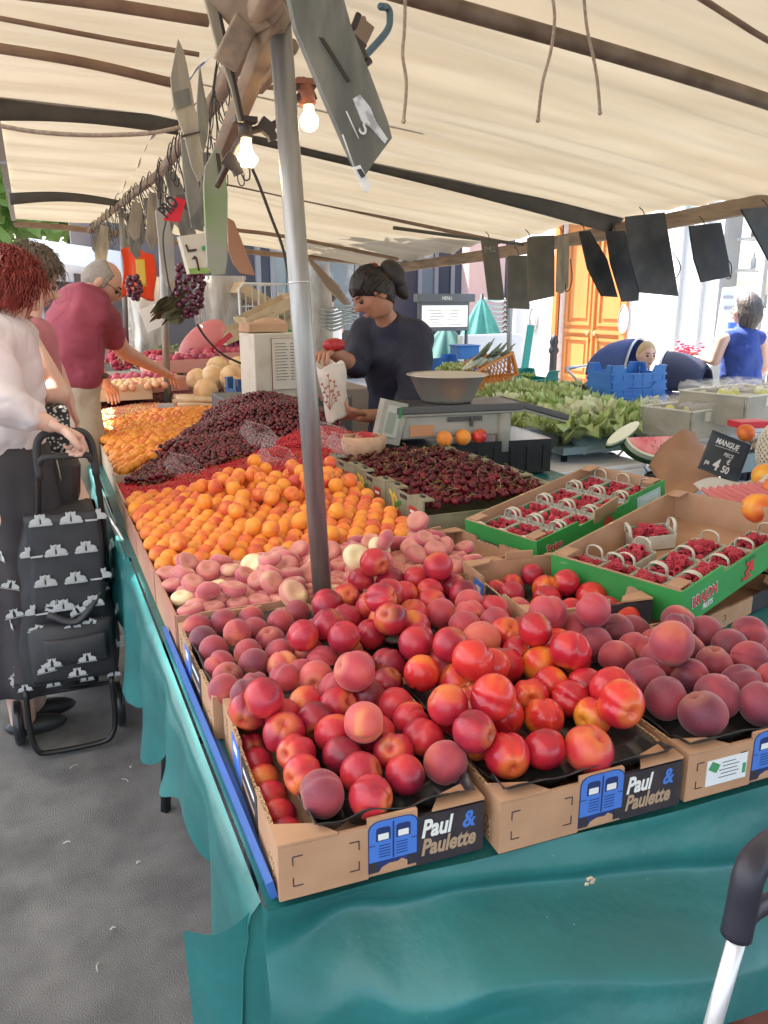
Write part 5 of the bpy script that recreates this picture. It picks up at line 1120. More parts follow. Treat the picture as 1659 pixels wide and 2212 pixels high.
def veg(poly, sp, z, col, r, lb, cat, nm):
    mass(nm, scatter(poly, sp, lambda x, y: z+.08*nz(x*3,y*3)+.08*bumpf(x,y,sum(p[0] for p in poly)/len(poly),sum(p[1] for p in poly)/len(poly),.4,.4), jit=.4, layers=2), r, M(nm, col, .5, col2=tuple(c*.6 for c in col), ns=9), lb, cat, ic=ico(1))
veg([(.9,6.9),(2.0,6.9),(2.2,7.5),(.9,7.5)], .06, .95, (.55,.40,.24), .034, 'onions and small squashes beyond the pink trays', 'onions', 'onions')
veg([(.6,7.3),(1.0,7.2),(1.1,8.2),(.6,8.2)], .05, 1.0, (.55,.03,.08), .024, 'pink radishes heaped beyond the man\'s arm', 'radishes', 'radishes')
veg([(1.0,7.6),(1.6,7.6),(1.7,8.3),(1.0,8.3)], .05, 1.02, (.17,.20,.10), .028, 'grey-green artichokes heaped beyond the onions', 'artichokes', 'artichokes')
veg([(1.6,7.9),(2.5,7.9),(2.5,8.7),(1.6,8.7)], .05, 1.05, (.30,.03,.10), .026, 'purple-red onions heaped at the far corner', 'red onions', 'red_onions')
m = MB(); m.box((1.5,7.6,.42),(2.2,2.6,.84)); m.box((.95,6.3,.40),(1.2,1.0,.78)); tag(m.build('far_counter', M('far_counter',(.25,.20,.16),.8), bevel=.01), 'brown counter carrying the far vegetables', 'counter')
m = MB()
for k in range(170):
    a = random.uniform(0,6.28); x = .55+random.uniform(0,1.2); y = 6.9+random.uniform(0,1.2); z = 1.0+random.uniform(0,.08); l = random.uniform(.08,.2)
    m.tube([(x,y,z),(x+l*.5*math.cos(a),y+l*.5*math.sin(a),z+.03),(x+l*math.cos(a),y+l*math.sin(a),z)], [.004,.012,.003], 4, caps=False, flat=.3)
tag(m.build('vegetable_leaves', M('veg_leaf',(.17,.20,.09),.6,col2=(.30,.30,.16),ns=5)), 'tangled green-brown vegetable leaves and stalks by the man', 'leaves', kind='stuff')
# transparent pink bag leaning, boards
e = empty('pink_net_bag', pY(437,735,7.0), .3, 'pink transparent bag slumped on the far vegetables', 'bag'); m = MB()
m.T = Euler((0,R(-35),0)).to_matrix().to_4x4(); m.sphere((0,0,0),.17,0,20,12,(1.5,.7,.7)); m.build('bag_film', M('pink_film',(.80,.30,.30),.3,alpha=.75,transl=.3,bump=.6,bs=14,bd=.02), e, local=True); m = MB(); m.T = Euler((0,R(-35),0)).to_matrix().to_4x4(); m.box((.0,-.10,-.09),(.42,.02,.04)); m.build('red_band', M('red_band',(.55,.03,.05),.4), e, local=True)
# ================================================ THINGS HANGING FROM THE BEAMS
WD = M('grey_slate_wood', (.20,.19,.16), .7, col2=(.11,.11,.095), ns=10, stretch=(3,3,.7), bump=.3, bs=50, bd=.002); WDT = M('tan_slate_wood', (.36,.30,.22), .75, col2=(.20,.18,.14), ns=9, stretch=(3,3,.6), bump=.3, bs=50, bd=.002)
def plank(pts, Y, mat, label, depth=.014, tilt=0.0, name='price_board', group=None, extra=None, wires=True):
    P = [pY(x, y, Y + tilt*(i/len(pts))) for i, (x, y) in enumerate(pts)]
    Pb = [p+Vector((0,depth,0)) for p in P]; m = MB(); k = len(P)
    m.add(P+Pb, [tuple(range(k))[::-1], tuple(range(k,2*k))]+[(i,(i+1) % k,k+(i+1) % k,k+i) for i in range(k)])
    o = m.build(name, mat); tag(o, label, 'price board', group)
    if extra:
        for nm, poly, mt, dd in extra:
            Q = [pY(x, y, Y-.003-dd) for x, y in poly]; m = MB(); k = len(Q); Qb = [q+Vector((0,.0025,0)) for q in Q]
            m.add(Q+Qb, [tuple(range(k))[::-1], tuple(range(k,2*k))]+[(i,(i+1) % k,k+(i+1) % k,k+i) for i in range(k)]); m.build(nm, mt, o)
    return o
PLBL = M('torn_label', (.62,.62,.64), .6, col2=(.35,.35,.38), ns=40, nlo=.5, nhi=.6)
big = [(620,-30),(735,-30),(760,60),(800,160),(838,262),(847,298),(812,345),(787,382),(766,352),(742,300),(705,215),(665,120),(640,60)]
o = plank(big, 1.25, WD, 'big grey worn board hanging slantwise beside the steel pole, torn white label on it', .016, tilt=.0,
   extra=[('torn_label', [(763,213),(778,204),(800,232),(812,262),(838,300),(832,310),(800,275),(782,262)], PLBL, 0), ('edge_wire', [(690,80),(700,82),(758,175),(752,178)], WIREM, .004)])
m = MB(); p = pY(772,282,1.243); m.text('S', p, (.85,0,-.5), (.5,0,.85), .032, 0, .01, 0, 0); m.build('chalk_mark', CHALK, o)
for (a, b) in (((740,290),(766,365)),((748,240),(775,300))): m = MB(); m.tube([pY(*a,1.244), pY(*b,1.244)], .0012, 4); m.build('chalk_line', CHALK, o)
tg = plank([(762,362),(778,356),(802,402),(795,415),(785,412)], 1.24, WHITEP, 'small white paper tag clipped below the big slanting board', .002, name='paper_tag', extra=[('print', [(772,366),(780,364),(790,380),(782,384)], INK, 0)])
plank([(385,84),(398,112),(413,185),(432,300),(443,372),(430,392),(415,360),(398,290),(376,230),(369,168)], 1.95, WDT, 'pale pointed wooden board hanging in the cluster, dark smudge across it', .012, extra=[('smudge', [(373,200),(408,190),(414,225),(383,235)], WD, 0),('tie', [(392,292),(432,283),(433,287),(393,297)], WIREM, .002)])
plank([(438,-20),(466,-20),(520,215),(527,262),(516,262),(500,190),(470,100)], 1.85, WDT, 'long narrow grey board slanting down from the top of the cluster', .012, extra=[('dark_edge', [(462,-20),(468,-20),(529,262),(522,262)], WIREM, .002)])
plank([(466,318),(478,330),(487,370),(492,420),(491,560),(486,592),(462,594),(449,575),(446,520),(441,400),(444,360)], 2.3, M('green_slate', (.16,.26,.09), .6, col2=(.24,.24,.20), ns=5, nlo=.4, nhi=.6, bump=.3, bs=60), 'board faded from lime green to grey hanging lowest in the cluster', .02, extra=[('clip', [(466,330),(474,332),(482,382),(474,382)], WIREM, .002)])
plank([(432,140),(440,190),(452,250),(448,300),(440,330),(430,300),(426,220)], 2.1, WD, 'small dark pointed board behind the pale pointed one', .012)
plank([(392,300),(410,318),(430,400),(436,440),(412,472),(405,430),(396,370)], 2.25, WD, 'grey board below the pale pointed board', .012)
plank([(400,415),(432,405),(440,455),(440,500),(415,492)], 2.5, WD, 'dark square-ended board beside the green one', .012)
plank([(336,455),(345,445),(362,452),(375,530),(378,600),(362,620),(350,590),(342,510)], 3.2, M('bluegrey_board', (.24,.25,.25), .6, col2=(.36,.33,.28), ns=5, bump=.3, bs=60), 'blue-grey curled board hanging beside the red tag', .015)
plank([(492,470),(506,478),(530,540),(552,595),(520,590),(505,570),(494,540)], 2.6, M('brown_board', (.34,.17,.10), .7), 'red-brown bent board hanging behind the green one', .01)
plank([(362,500),(376,505),(378,620),(372,632),(364,615)], 3.4, WDT, 'slim tan slat hanging next to the blue-grey board', .012)
plank([(388,510),(450,502),(452,590),(410,592)], 2.9, M('white_carton', (.62,.58,.48), .7, col2=(.55,.50,.42), ns=6), 'white carton lid with green band hung behind the boards', .06, name='hanging_carton', extra=[('green_band', [(408,580),(452,578),(452,590),(410,592)], LG2, .0),('print', [(400,530),(406,545),(425,542),(425,537),(408,539),(403,527)], INK, .001),('green_square', [(436,532),(445,531),(446,541),(437,542)], GREENP, .001),('handle_wire', [(414,560),(420,552),(426,556),(432,585),(428,585),(423,560)], WIREM, .001)])
o = plank([(378,425),(402,432),(388,480),(352,476),(372,445)], 2.6, M('red_tag', (.70,.02,.04), .4), 'bright red card with dark PRO lettering in the cluster', .004, name='red_card')
m = MB(); a_, b_ = pY(356,472,2.595), pY(388,432,2.595); u = (b_-a_).normalized(); v = Vector((-u.z,0,u.x)); m.text('PRO', a_+u*.004-v*.004, u, v, .050, 0, .05, 0, .0, .62); m.build('lettering', INK, o)
plank([(380,422),(405,418),(425,440),(412,462),(398,450)], 2.62, M('dark_card',(.10,.085,.08),.7), 'dark crumpled card behind the red PRO card', .004)
# hanging boards of the back beam
for i, (pts, Y, lb) in enumerate([
   ([(1040,518),(1075,522),(1090,648),(1056,648)],5.9,'slate board chalked EMILL, tilted, leftmost on the back beam'),
   ([(1098,552),(1144,552),(1144,668),(1098,666)],5.6,'brown-green board in front of the back pole'),
   ([(1140,515),(1150,510),(1198,508),(1198,640),(1142,652)],5.3,'squarish slate beside the orange door edge'),
   ([(1206,510),(1230,510),(1228,620),(1215,634),(1202,630)],5.2,'narrow tan-grey board with wire loops'),
   ([(1252,500),(1275,498),(1312,560),(1335,642),(1300,640),(1270,580)],5.0,'slate leaning diagonally across the orange door'),
   ([(1310,500),(1350,498),(1382,600),(1380,650),(1345,652),(1320,570)],4.9,'slate slanting beside the largest one'),
   ([(1352,468),(1436,458),(1450,540),(1466,640),(1382,632),(1362,560)],4.7,'largest slate board on the back beam, nearly black'),
   ([(1490,488),(1558,480),(1574,560),(1578,598),(1516,610),(1500,560)],4.5,'separate dark slate with a wire hook at its side'),
   ([(1602,452),(1720,440),(1720,640),(1660,560)],4.2,'dark slate cut off by the picture edge')]):
    mt = WDT if 'tan' in lb else (M('browngreen_board',(.13,.115,.085),.7,col2=(.09,.085,.07),ns=9,bump=.2,bs=60) if 'brown-green' in lb or 'squarish' in lb or i == 0 else SLATE)
    o = plank(pts, Y-.6, mt, lb, .012, group=None)
    c0 = pY((pts[0][0]+pts[1][0])/2, pts[0][1], Y-.6)
    m = MB(); m.tube(wire([c0+Vector((0,.006,-.02)), c0+Vector((.01,.03,.03)), c0+Vector((0,.06,.06))],4), .003, 5); m.build('hook', WIREM, o)
    if i == 0:
        m = MB(); q = pY(1046,545,Y-.604); m.text('EMILL', q, (1,0,.08), (-.12,0,1), .055, 0, .01, .0, 0, .72); m.build('chalk_writing', M('faded_chalk',(.32,.30,.25),.9), o)
for (pts, lb) in [([(1556,560),(1572,562),(1580,575),(1578,600),(1570,602)],'wire loop at the side of the separate dark slate'),([(1492,520),(1490,500),(1496,492),(1500,512),(1512,540),(1520,545)],'hooked wire left of the separate dark slate'),([(1452,545),(1464,560),(1470,580),(1460,600),(1452,590)],'wire ring at the corner of the largest slate'),([(1232,560),(1236,600),(1230,625),(1222,628),(1222,612)],'thin wire loop beside the narrow board')]:
    m = MB(); m.tube(wire([pY(x, y, 4.15) for x, y in pts], 5), .0035, 5); tag(m.build('wire_hook', WIREM), lb, 'wire')
# ropes from the roof
ROPE = M('rope', (.42,.33,.26), .9, col2=(.28,.22,.18), ns=120)
for (pts, Y, lb) in [([(876,-30),(874,60),(870,120),(878,180),(872,262)],1.9,'brown cord hanging free to the left of the two others'),([(1192,-20),(1198,40),(1190,110),(1172,180),(1162,260)],1.9,'grey cord hanging in the middle, bowed leftwards'),([(1260,-20),(1268,60),(1285,140),(1292,190),(1296,244)],1.9,'grey cord hanging at the right of the three')]:
    m = MB(); m.tube(wire([pY(x, y, Y) for x, y in pts], 6), .0042, 7); p = pY(*pts[-1], Y); m.sphere(p, .006, 0, 8, 6); tag(m.build('rope_end', ROPE), lb, 'cord')
for (pts, Y, r, lb) in [([(-20,268),(80,285),(200,292),(320,288),(390,275)],2.4,.006,'long slack cord crossing under the roof on the aisle side'),
     ([(545,365),(560,400),(590,480),(612,540),(632,640),(650,700)],2.4,.0045,'dark cable dropping from the second bulb past the pole'),
     ([(425,700),(445,730),(480,765),(520,785)],4.0,.006,'dark cable curving from the grapes to the melons'),
     ([(360,470),(352,520),(362,600),(372,640)],3.0,.003,'thin wire hanging above the grapes'),
     ([(715,20),(730,50),(760,62),(775,30)],1.5,.006,'dark flex looping by the top pipe')]:
    m = MB(); m.tube(wire([pY(x, y, Y) for x, y in pts], 6), r, 6); tag(m.build('cable', WIREM if 'cord' not in lb else ROPE), lb, 'cable')
# the bunches of wire hooks along the ridge beam
HK = []
rr_ = random.Random(11)
hk = 0
def ridge_at(t):
    n = len(ridge)-1; i = min(n-1, int(t*n)); return ridge[i].lerp(ridge[i+1], t*n-i)
for k in range(90):
    t = .27+.71*(k/90)**.8; p = ridge_at(t) + Vector((rr_.uniform(-.03,.03), rr_.uniform(-.02,.02), 0)); L_ = rr_.uniform(.10,.30); sw = rr_.uniform(-.04,.04); m = MB()
    m.tube(wire([p+Vector((.02,0,-.02)), p+Vector((0,0,.045)), p+Vector((-.02,0,-.03)), p+Vector((sw,0,-L_*.6)), p+Vector((sw*1.4,0,-L_)), p+Vector((sw*1.4+.02,0,-L_-.012)), p+Vector((sw*1.4+.022,0,-L_+.025))], 3), .0022 if p.y < 4 else .0035, 5)
    tag(m.build('wire_hook', WIREM), 'thin dark wire hook hanging from the ridge beam', 'wire hook', 'wire hooks along the ridge beam')
for k in range(16):
    t = .45+.52*k/16; p = ridge_at(t)+Vector((rr_.uniform(-.06,.08), 0, -.10)); w_ = rr_.uniform(.03,.07); L_ = rr_.uniform(.22,.42); a = rr_.uniform(-.3,.3); m = MB()
    pl = [(-w_*.6,0),(w_*.6,0),(w_,-L_*.25),(w_*.9,-L_*.9),(w_*.2,-L_),(-w_*.8,-L_*.8)]; u = Vector((math.cos(a),0,math.sin(a))); v = Vector((-math.sin(a),0,math.cos(a)))
    m.prism(pl, p, u, v, .012); tag(m.build('price_board', [WD,WDT][k % 2]), ('dull grey' if k % 2 == 0 else 'tan wooden')+' board, %s of those hanging far along the ridge beam' % ORD_[k], 'price board', 'boards along the ridge beam')
# bulbs: festoon cable with lit lamps
FEST = M('festoon_black', (.05,.035,.03), .5)
m = MB(); m.tube(wire([pY(800,130,1.9),pY(770,150,1.9),pY(700,170,1.9),pY(655,200,1.9),pY(600,265,1.9),pY(530,290,1.9),pY(495,350,1.95),pY(470,400,2.1)],5), .008, 8)
for x, y in ((770,100),(575,275),(500,350),(660,190)): p = pY(x,y,1.9); m.box(p,(.035,.02,.028),rot=(0,.6,0)); m.box(p+Vector((.01,0,-.012)),(.02,.018,.03),rot=(0,-.4,0))
tag(m.build('festoon_cable', FEST), 'dark festoon light cable strung between the bulbs', 'cable')
GLW = M('lit_glass', (1,.9,.7), .1, emit=(1.0,.80,.48), es=8); HOLD = M('brown_holder', (.30,.10,.06), .4); CAPM = M('bulb_cap', (.75,.70,.60), .2, alpha=.5, emit=(1,.7,.35), es=1.2)
for i, (x, y, lb) in enumerate([(668,262,'round lit bulb in a red-brown holder beside the steel pole'),(533,345,'lit reflector bulb with flat bottom, lower than the other')]):
    e = empty('light_bulb', pY(x, y, 1.9), 0, lb, 'light bulb'); m = MB()
    if i == 0: m.sphere((0,0,0), .021, 0, 18, 12, (1,1,1.05)); m.build('glass', GLW, e, local=True); m = MB(); m.tube([(0,0,.018),(-.002,0,.034)], [.013,.011], 12); m.build('neck', CAPM, e, local=True); m = MB(); m.tube([(-.002,0,.034),(-.008,0,.075)], [.019,.019], 12); m.box((-.008,0,.08),(.045,.035,.012)); m.build('holder', HOLD, e, local=True)
    else: m.lathe([(.001,-.016),(.016,-.014),(.024,-.004),(.0245,.004),(.018,.012)], (0,0,0), 20); m.build('glass', GLW, e, local=True); m = MB(); m.lathe([(.018,.012),(.013,.022),(.012,.045)], (0,0,0), 16); m.build('neck', CAPM, e, local=True); m = MB(); m.tube([(0,0,.045),(0,0,.078)], .016, 12); m.box((0,0,.082),(.05,.03,.012)); m.build('holder', FEST, e, local=True)
for (x, y, Y, lb) in [(712,520,5.2,'')][:0]: pass
for k, (x, y, Y) in enumerate([(222,590,9.0),(196,620,10.0),(282,566,8.2),(598-300,590,8.6)]):
    e = empty('light_bulb', pY(x, y, Y), 0, ['small lit bulb beside the stooping man\'s forehead','small lit bulb behind the stooping man\'s neck','small lit bulb over the orange bag','small lit bulb beyond the orange bag'][k], 'light bulb'); m = MB(); m.sphere((0,0,0), .045, 0, 12, 8); m.build('glass', GLW, e, local=True); m = MB(); m.tube([(0,0,.04),(0,0,.12)], .02, 8); m.build('holder', FEST, e, local=True)
# S-shaped blue hook and bracket on the top pipe
m = MB(); m.tube(wire([pY(765,150,2.2),pY(790,120,2.2),pY(835,68,2.2),pY(842,38,2.22),pY(838,18,2.24),pY(822,14,2.2)],6), .0095, 8); tag(m.build('blue_hook', M('blue_hook',(.07,.13,.17),.5)), 'blue-grey bent hook over the top cross pipe', 'hook')
m = MB(); m.box(pY(770,85,2.0),(.05,.03,.09),rot=(0,.5,0)); m.tube([pY(785,40,2.1),pY(770,80,2.0)], .009, 6); tag(m.build('lamp_socket', M('metal_socket',(.22,.17,.13),.4,.6), bevel=.004), 'empty metal lamp socket hanging below the top pipe', 'socket')
# grapes
GRP = M('red_grape', (.13,.015,.045), .3, col2=(.06,.01,.03), ns=20, spec=.6)
def grapes(x, y, Y, n, sx, sz, r, lb):
    e = empty('grape_bunch', pY(x, y, Y), 0, lb, 'grapes')
    for k in range(n):
        a = k*2.4; q = (k+.5)/n; rr = sx*math.sin(PI*min(1,q*.85+.12))**.7; p = (rr*math.cos(a)*random.uniform(.7,1), rr*math.sin(a)*.7, sz*(.5-q)); m = MB(); m.sphere(p, r*random.uniform(.9,1.1), 0, 10, 7); m.build('grape', GRP, e, local=True)
    m = MB(); m.tube([(0,0,-sz*.4),(0,0,sz*.5),(.01,0,sz*.5+.12)], .004, 5); m.build('stalk', STEM, e, local=True); return e
g1 = grapes(408,628,4.4, 60, .085,.26,.0165,'large bunch of purple grapes hung by the grey pole')
m = MB()
for k in range(16):
    a = random.uniform(0,6.28); c = Vector((-.10+random.uniform(-.05,.05),random.uniform(-.02,.05),-.08+random.uniform(-.05,.05))); 
    def lf(u, v, a=a, c=c): 
        s_ = (.055*(1+.3*math.sin(v*6*PI)))*u; return c+Vector((s_*math.cos(v*2*PI), s_*.5*math.sin(v*2*PI+a), s_*math.sin(v*2*PI+a*.3)*.8+.01*math.sin(v*12)))
    m.grid(lf, 3, 18)
m.build('vine_leaves', M('vine_leaf',(.07,.075,.04),.6,col2=(.14,.13,.07),ns=20), g1, local=True)
grapes(290,622,7.6, 22, .075,.20,.024,'smaller loose bunch of grapes hung before the orange bag')
e = empty('orange_bag', pY(298,585,7.9), 0, 'bright orange plastic bag hanging from the ridge beam', 'bag'); ORB = M('orange_film',(.85,.13,.03),.4,transl=.4,bump=.5,bs=12,bd=.03)
m = MB(); m.grid(lambda u, v: (-.14+.29*u+.02*math.sin(v*5), .03*math.sin(u*9), .18-.42*v+.03*math.sin(u*5)), 14, 14); m.build('bag_film', ORB, e, local=True, solid=.002)
m = MB(); m.grid(lambda u, v: (-.02+.08*u, -.05, .10-.24*v), 6, 6); m.build('yellow_print', M('yellow_print',(.80,.55,.08),.5), e, local=True, solid=.002)
# ================================================ PEOPLE
TORSO = {'pelvis','waist','chest','upper','hem'}
def skin_arrays(J, edges, sub=2, vox=.0105):
    """one continuous surface: tapered limbs and an oval trunk, fused and smoothed"""
    m = MB(); A = J.get('shl') or J.get('a1'); B = J.get('shr') or J.get('b1'); side = (A[0]-B[0]).normalized() if A and B else Vector((1,0,0))
    def ell(p, a, b, ra, rb, s_, d, n=18):
        t = d.cross(s_).normalized(); s_ = t.cross(d).normalized(); vs = []; K = 7
        for i in range(-2, K+3):
            q = i/K; qq = max(0, min(1, q)); c = a.lerp(b, qq); rx = ra[0]+(rb[0]-ra[0])*qq; ry = ra[1]+(rb[1]-ra[1])*qq; k = 1.0
            if i < 0: k = (.62, .95)[i+2]; c = a - d*min(rx,ry)*(.75,.35)[i+2]
            if i > K: k = (.95, .62)[i-K-1]; c = b + d*min(rx,ry)*(.35,.75)[i-K-1]
            vs += [c + s_*(rx*k*math.cos(2*PI*j/n)) + t*(ry*k*math.sin(2*PI*j/n)) for j in range(n)]
        N_ = K+5; fs = [(i*n+j, i*n+(j+1) % n, (i+1)*n+(j+1) % n, (i+1)*n+j) for i in range(N_-1) for j in range(n)] + [tuple(range(n))[::-1], tuple((N_-1)*n+j for j in range(n))]
        m.add(vs, fs)
    for a, b in edges:
        pa, pb = Vector(J[a][0]), Vector(J[b][0]); d = (pb-pa).normalized(); ta, tb = a in TORSO, b in TORSO
        ra = (J[a][1], J[a][2] if len(J[a]) > 2 else J[a][1]); rb = (J[b][1], J[b][2] if len(J[b]) > 2 else J[b][1])
        if ta and tb: ell(pa, pa, pb, ra, rb, side - d*side.dot(d), d)
        else:
            if ta and not tb: ra = (rb[0]*1.12, rb[1]*1.12)
            if tb and not ta: rb = (ra[0]*1.12, ra[1]*1.12)
            s_ = frame(d)[0]; ell(pa, pa, pb, (ra[0],ra[0]), (rb[0],rb[0]), s_, d)
    o = m.build('sk', MATS['dark_wire']); md = o.modifiers.new('r','REMESH'); md.mode = 'VOXEL'; md.voxel_size = vox; sm = o.modifiers.new('s','SMOOTH'); sm.factor = .6; sm.iterations = 9
    dg = bpy.context.evaluated_depsgraph_get(); m2 = bpy.data.meshes.new_from_object(o.evaluated_get(dg))
    r = ([tuple(v.co) for v in m2.vertices], [tuple(p.vertices) for p in m2.polygons]); me = o.data
    bpy.data.objects.remove(o); bpy.data.meshes.remove(me); bpy.data.meshes.remove(m2); return r
def dirv(x, y, z): return Vector((x, y, z)).normalized()
def head_r(d, big=1.0, fem=False):
    x, y, z = d; a, b, c = .074, .094, .116
    if z < 0: a *= 1-.30*(-z)**1.3; b *= 1-.06*(-z)
    if z < -.2 and y < 0: b *= 1-.35*(-z-.2)
    r = 1/math.sqrt((x/a)**2+(y/b)**2+(z/c)**2); f = lambda cx, cy, cz, s: math.exp(-((x-cx)**2+(y-cy)**2+(z-cz)**2)/s**2)
    r += .026*f(0,1,-.12,.13) + .014*f(0,1,.0,.11) + .009*f(0,.97,.24,.20) - .010*(f(.34,.93,.10,.15)+f(-.34,.93,.10,.15)) + .006*f(0,.92,-.42,.16) + .012*f(0,.72,-.78,.22) - .004*f(0,.9,-.56,.10) + .006*(f(.5,.75,-.22,.25)+f(-.5,.75,-.22,.25))
    return r*big
def add_head(m, c, Rm, s=1.0, skin=0, lip=1, eye=2, glasses=None):
    T0 = m.T; m.T = Matrix.Translation(c) @ Rm.to_4x4() @ Matrix.Scale(s, 4); nu, nv = 44, 32
    def fn(u, v):
        t = 2*PI*u; p = PI*v; d = (math.sin(p)*math.sin(t), math.sin(p)*math.cos(t), math.cos(p)); r = head_r(d); return (d[0]*r, d[1]*r, d[2]*r)
    m.grid(fn, nu, nv, skin)
    for sx in (-1, 1):
        m.sphere((sx*.073,-.008,-.012), .030, skin, 10, 8, (.35,.7,1.05), rot=(0,sx*.2,0)); m.sphere((sx*.029,.0815,.009), .0100, eye if EYES_DOWN else 3, 10, 8)
        m.tube([(sx*.014,.092,.030),(sx*.030,.092,.036),(sx*.046,.080,.031)], .0032, 5, eye)
        m.tube([(sx*.016,.089,.017),(sx*.029,.0935,.020),(sx*.043,.083,.015)], .0022, 5, skin)
    m.tube([(-.022,.084,-.052),(-.008,.097,-.050),(0,.098,-.051),(.008,.097,-.050),(.022,.084,-.052)], [.002,.0042,.004,.0042,.002], 6, lip); m.tube([(-.019,.084,-.058),(0,.096,-.060),(.019,.084,-.058)], [.002,.005,.002], 6, lip)
    m.T = T0
def hair_obj(name, c, Rm, s, mat, parent, mask, thick=.016, noise_a=.008, noise_f=18, bun=None, curls=0, seedv=0, down=0, sweep=None):
    m = MB(); m.T = Matrix.Translation(c) @ Rm.to_4x4() @ Matrix.Scale(s, 4); nu, nv = 72, 48; V = {}; vs = []; fs = []
    for i in range(nu):
        for j in range(nv+1):
            t = 2*PI*i/nu; p = PI*j/nv; d = (math.sin(p)*math.sin(t), math.sin(p)*math.cos(t), math.cos(p)); k = mask(d)
            st = nz(math.atan2(d[0], -d[1])*noise_f*.35+seedv, d[2]*2.2, seedv)
            r = head_r(d)*(1 if d[1] < .7 else .99) + (thick*(.4+.6*min(1,k*3)) + noise_a*st + noise_a*.5*nz(d[0]*11,d[1]*11,d[2]*11+seedv) if k > 0 else -.012)
            if down and d[2] < 0 and k > 0: r += down*(-d[2])
            vs.append((d[0]*r, d[1]*r, d[2]*r)); V[i,j] = k
    for i in range(nu):
        for j in range(nv):
            q = [(i,j),((i+1) % nu,j),((i+1) % nu,j+1),(i,j+1)]
            if max(V[x] for x in q) > 0: fs.append(tuple(a*(nv+1)+b for a, b in q)[::-1])
    m.add(vs, fs, 0, True)
    r_ = random.Random(seedv)
    for k in range(curls):
        t = r_.uniform(0,2*PI); p = r_.uniform(.05,2.0); d = (math.sin(p)*math.sin(t), math.sin(p)*math.cos(t), math.cos(p))
        if mask(d) <= .02: continue
        r = head_r(d)+thick*.9; b = Vector(d)*r; tg_ = Vector((d[2]*d[0], d[2]*d[1], -(1-d[2]**2))) + Vector((r_.uniform(-.4,.4),r_.uniform(-.4,.4),r_.uniform(-.2,.2))); L_ = r_.uniform(.035,.075)
        if sweep: tg_ = (Vector(sweep)-b); tg_ = (tg_-Vector(d)*tg_.dot(Vector(d))).normalized() + Vector((r_.uniform(-.15,.15),r_.uniform(-.15,.15),r_.uniform(-.15,.15))); L_ = r_.uniform(.03,.06); b = b-Vector(d)*.006
        m.tube([b, b+tg_*L_*.5+Vector(d)*.005, b+tg_*L_-Vector(d)*.006], [.0016,.0018,.0006], 3)
    if bun:
        for bc, br, sc in bun: m.sphere(bc, br, 0, 20, 14, sc)
    return m.build(name, mat, parent)
def hand(m, wrist, d, nrm, L_=.18, curl=.6, side=1, mi=0, spread=.10):
    """palm and five fingers; d = from wrist to knuckles, nrm = away from the palm's back"""
    d = Vector(d).normalized(); nrm = Vector(nrm); nrm = (nrm-d*nrm.dot(d)).normalized(); s_ = d.cross(nrm).normalized()*side; w0 = Vector(wrist); pl = L_*.52
    pts = [w0-d*.02, w0+d*pl*.35, w0+d*pl*.8, w0+d*pl]
    for i, f in enumerate((-.40,-.12,.14,.38)): m.tube([p+s_*L_*.42*f*(.65+.35*min(1,k/2)) for k, p in enumerate(pts)], [.013,.0145,.0135,.011], 8, mi)
    for i, (f, ln, cu) in enumerate(((-.42,.40,curl*1.15),(-.14,.47,curl*1.05),(.15,.50,curl),(.42,.46,curl*.9))):
        p = w0+d*pl+s_*L_*.40*f; dd = (d+s_*f*spread*2).normalized(); a = 0; P_ = [p-dd*.012]; q = p
        for seg in (.45,.32,.23):
            P_.append(q.copy()); a += cu; q = q + (dd*math.cos(a)+nrm*math.sin(a))*(L_*ln*seg)
        P_.append(q); m.tube(P_, [.0105,.0100,.0090,.0082,.0055], 8, mi)
    p = w0+d*pl*.25+s_*L_*.24; q1 = p+(d*.5+s_*.55+nrm*.35).normalized()*L_*.22; q2 = q1+(d*.8+s_*.1+nrm*.5).normalized()*L_*.19; q3 = q2+(d*.9-s_*.25+nrm*.35).normalized()*L_*.12
    m.tube([p, q1, q2, q3], [.015,.0125,.0105,.006], 8, mi)
SKIN = M('skin', (.62,.36,.25), .5, col2=(.56,.30,.21), ns=14, spec=.35, bump=.08, bs=120, bd=.001); SKIN2 = M('skin_tan', (.46,.22,.14), .5, col2=(.40,.185,.115), ns=14, bump=.08, bs=120, bd=.001)
SKIN3 = M('skin_fair', (.70,.46,.35), .5, col2=(.66,.38,.30), ns=9); LIP = M('lips', (.50,.22,.18), .45); EYE = M('eye_dark', (.05,.03,.02), .25); EYW = M('eye_white', (.70,.66,.62), .3)
EYES_DOWN = True
def HM(s_): return [s_, LIP, EYE, EYW]
def orient(yaw, pitch=0, roll=0):   # yaw: 0 looks to +Y, positive turns to -X
    return (Matrix.Rotation(yaw,3,'Z') @ Matrix.Rotation(pitch,3,'X') @ Matrix.Rotation(roll,3,'Y'))
def name_big(J): return 'waist' in J
def body(name, parent, J, E, skin, headc, Rm, hs, hands=()):
    J = {k: ((v_[0], v_[1]*.92, v_[2]*.92) if k in ('waist','chest','upper','pelvis','shr','shl','hipl','hipr','neckb') and name_big(J) else v_) for k, v_ in J.items()}; m = MB(); v, f = skin_arrays(J, E); m.add(v, f, 0, True); add_head(m, headc, Rm, hs)
    for h in hands: hand(m, *h[0], **h[1])
    return m.build(name, HM(skin), parent)
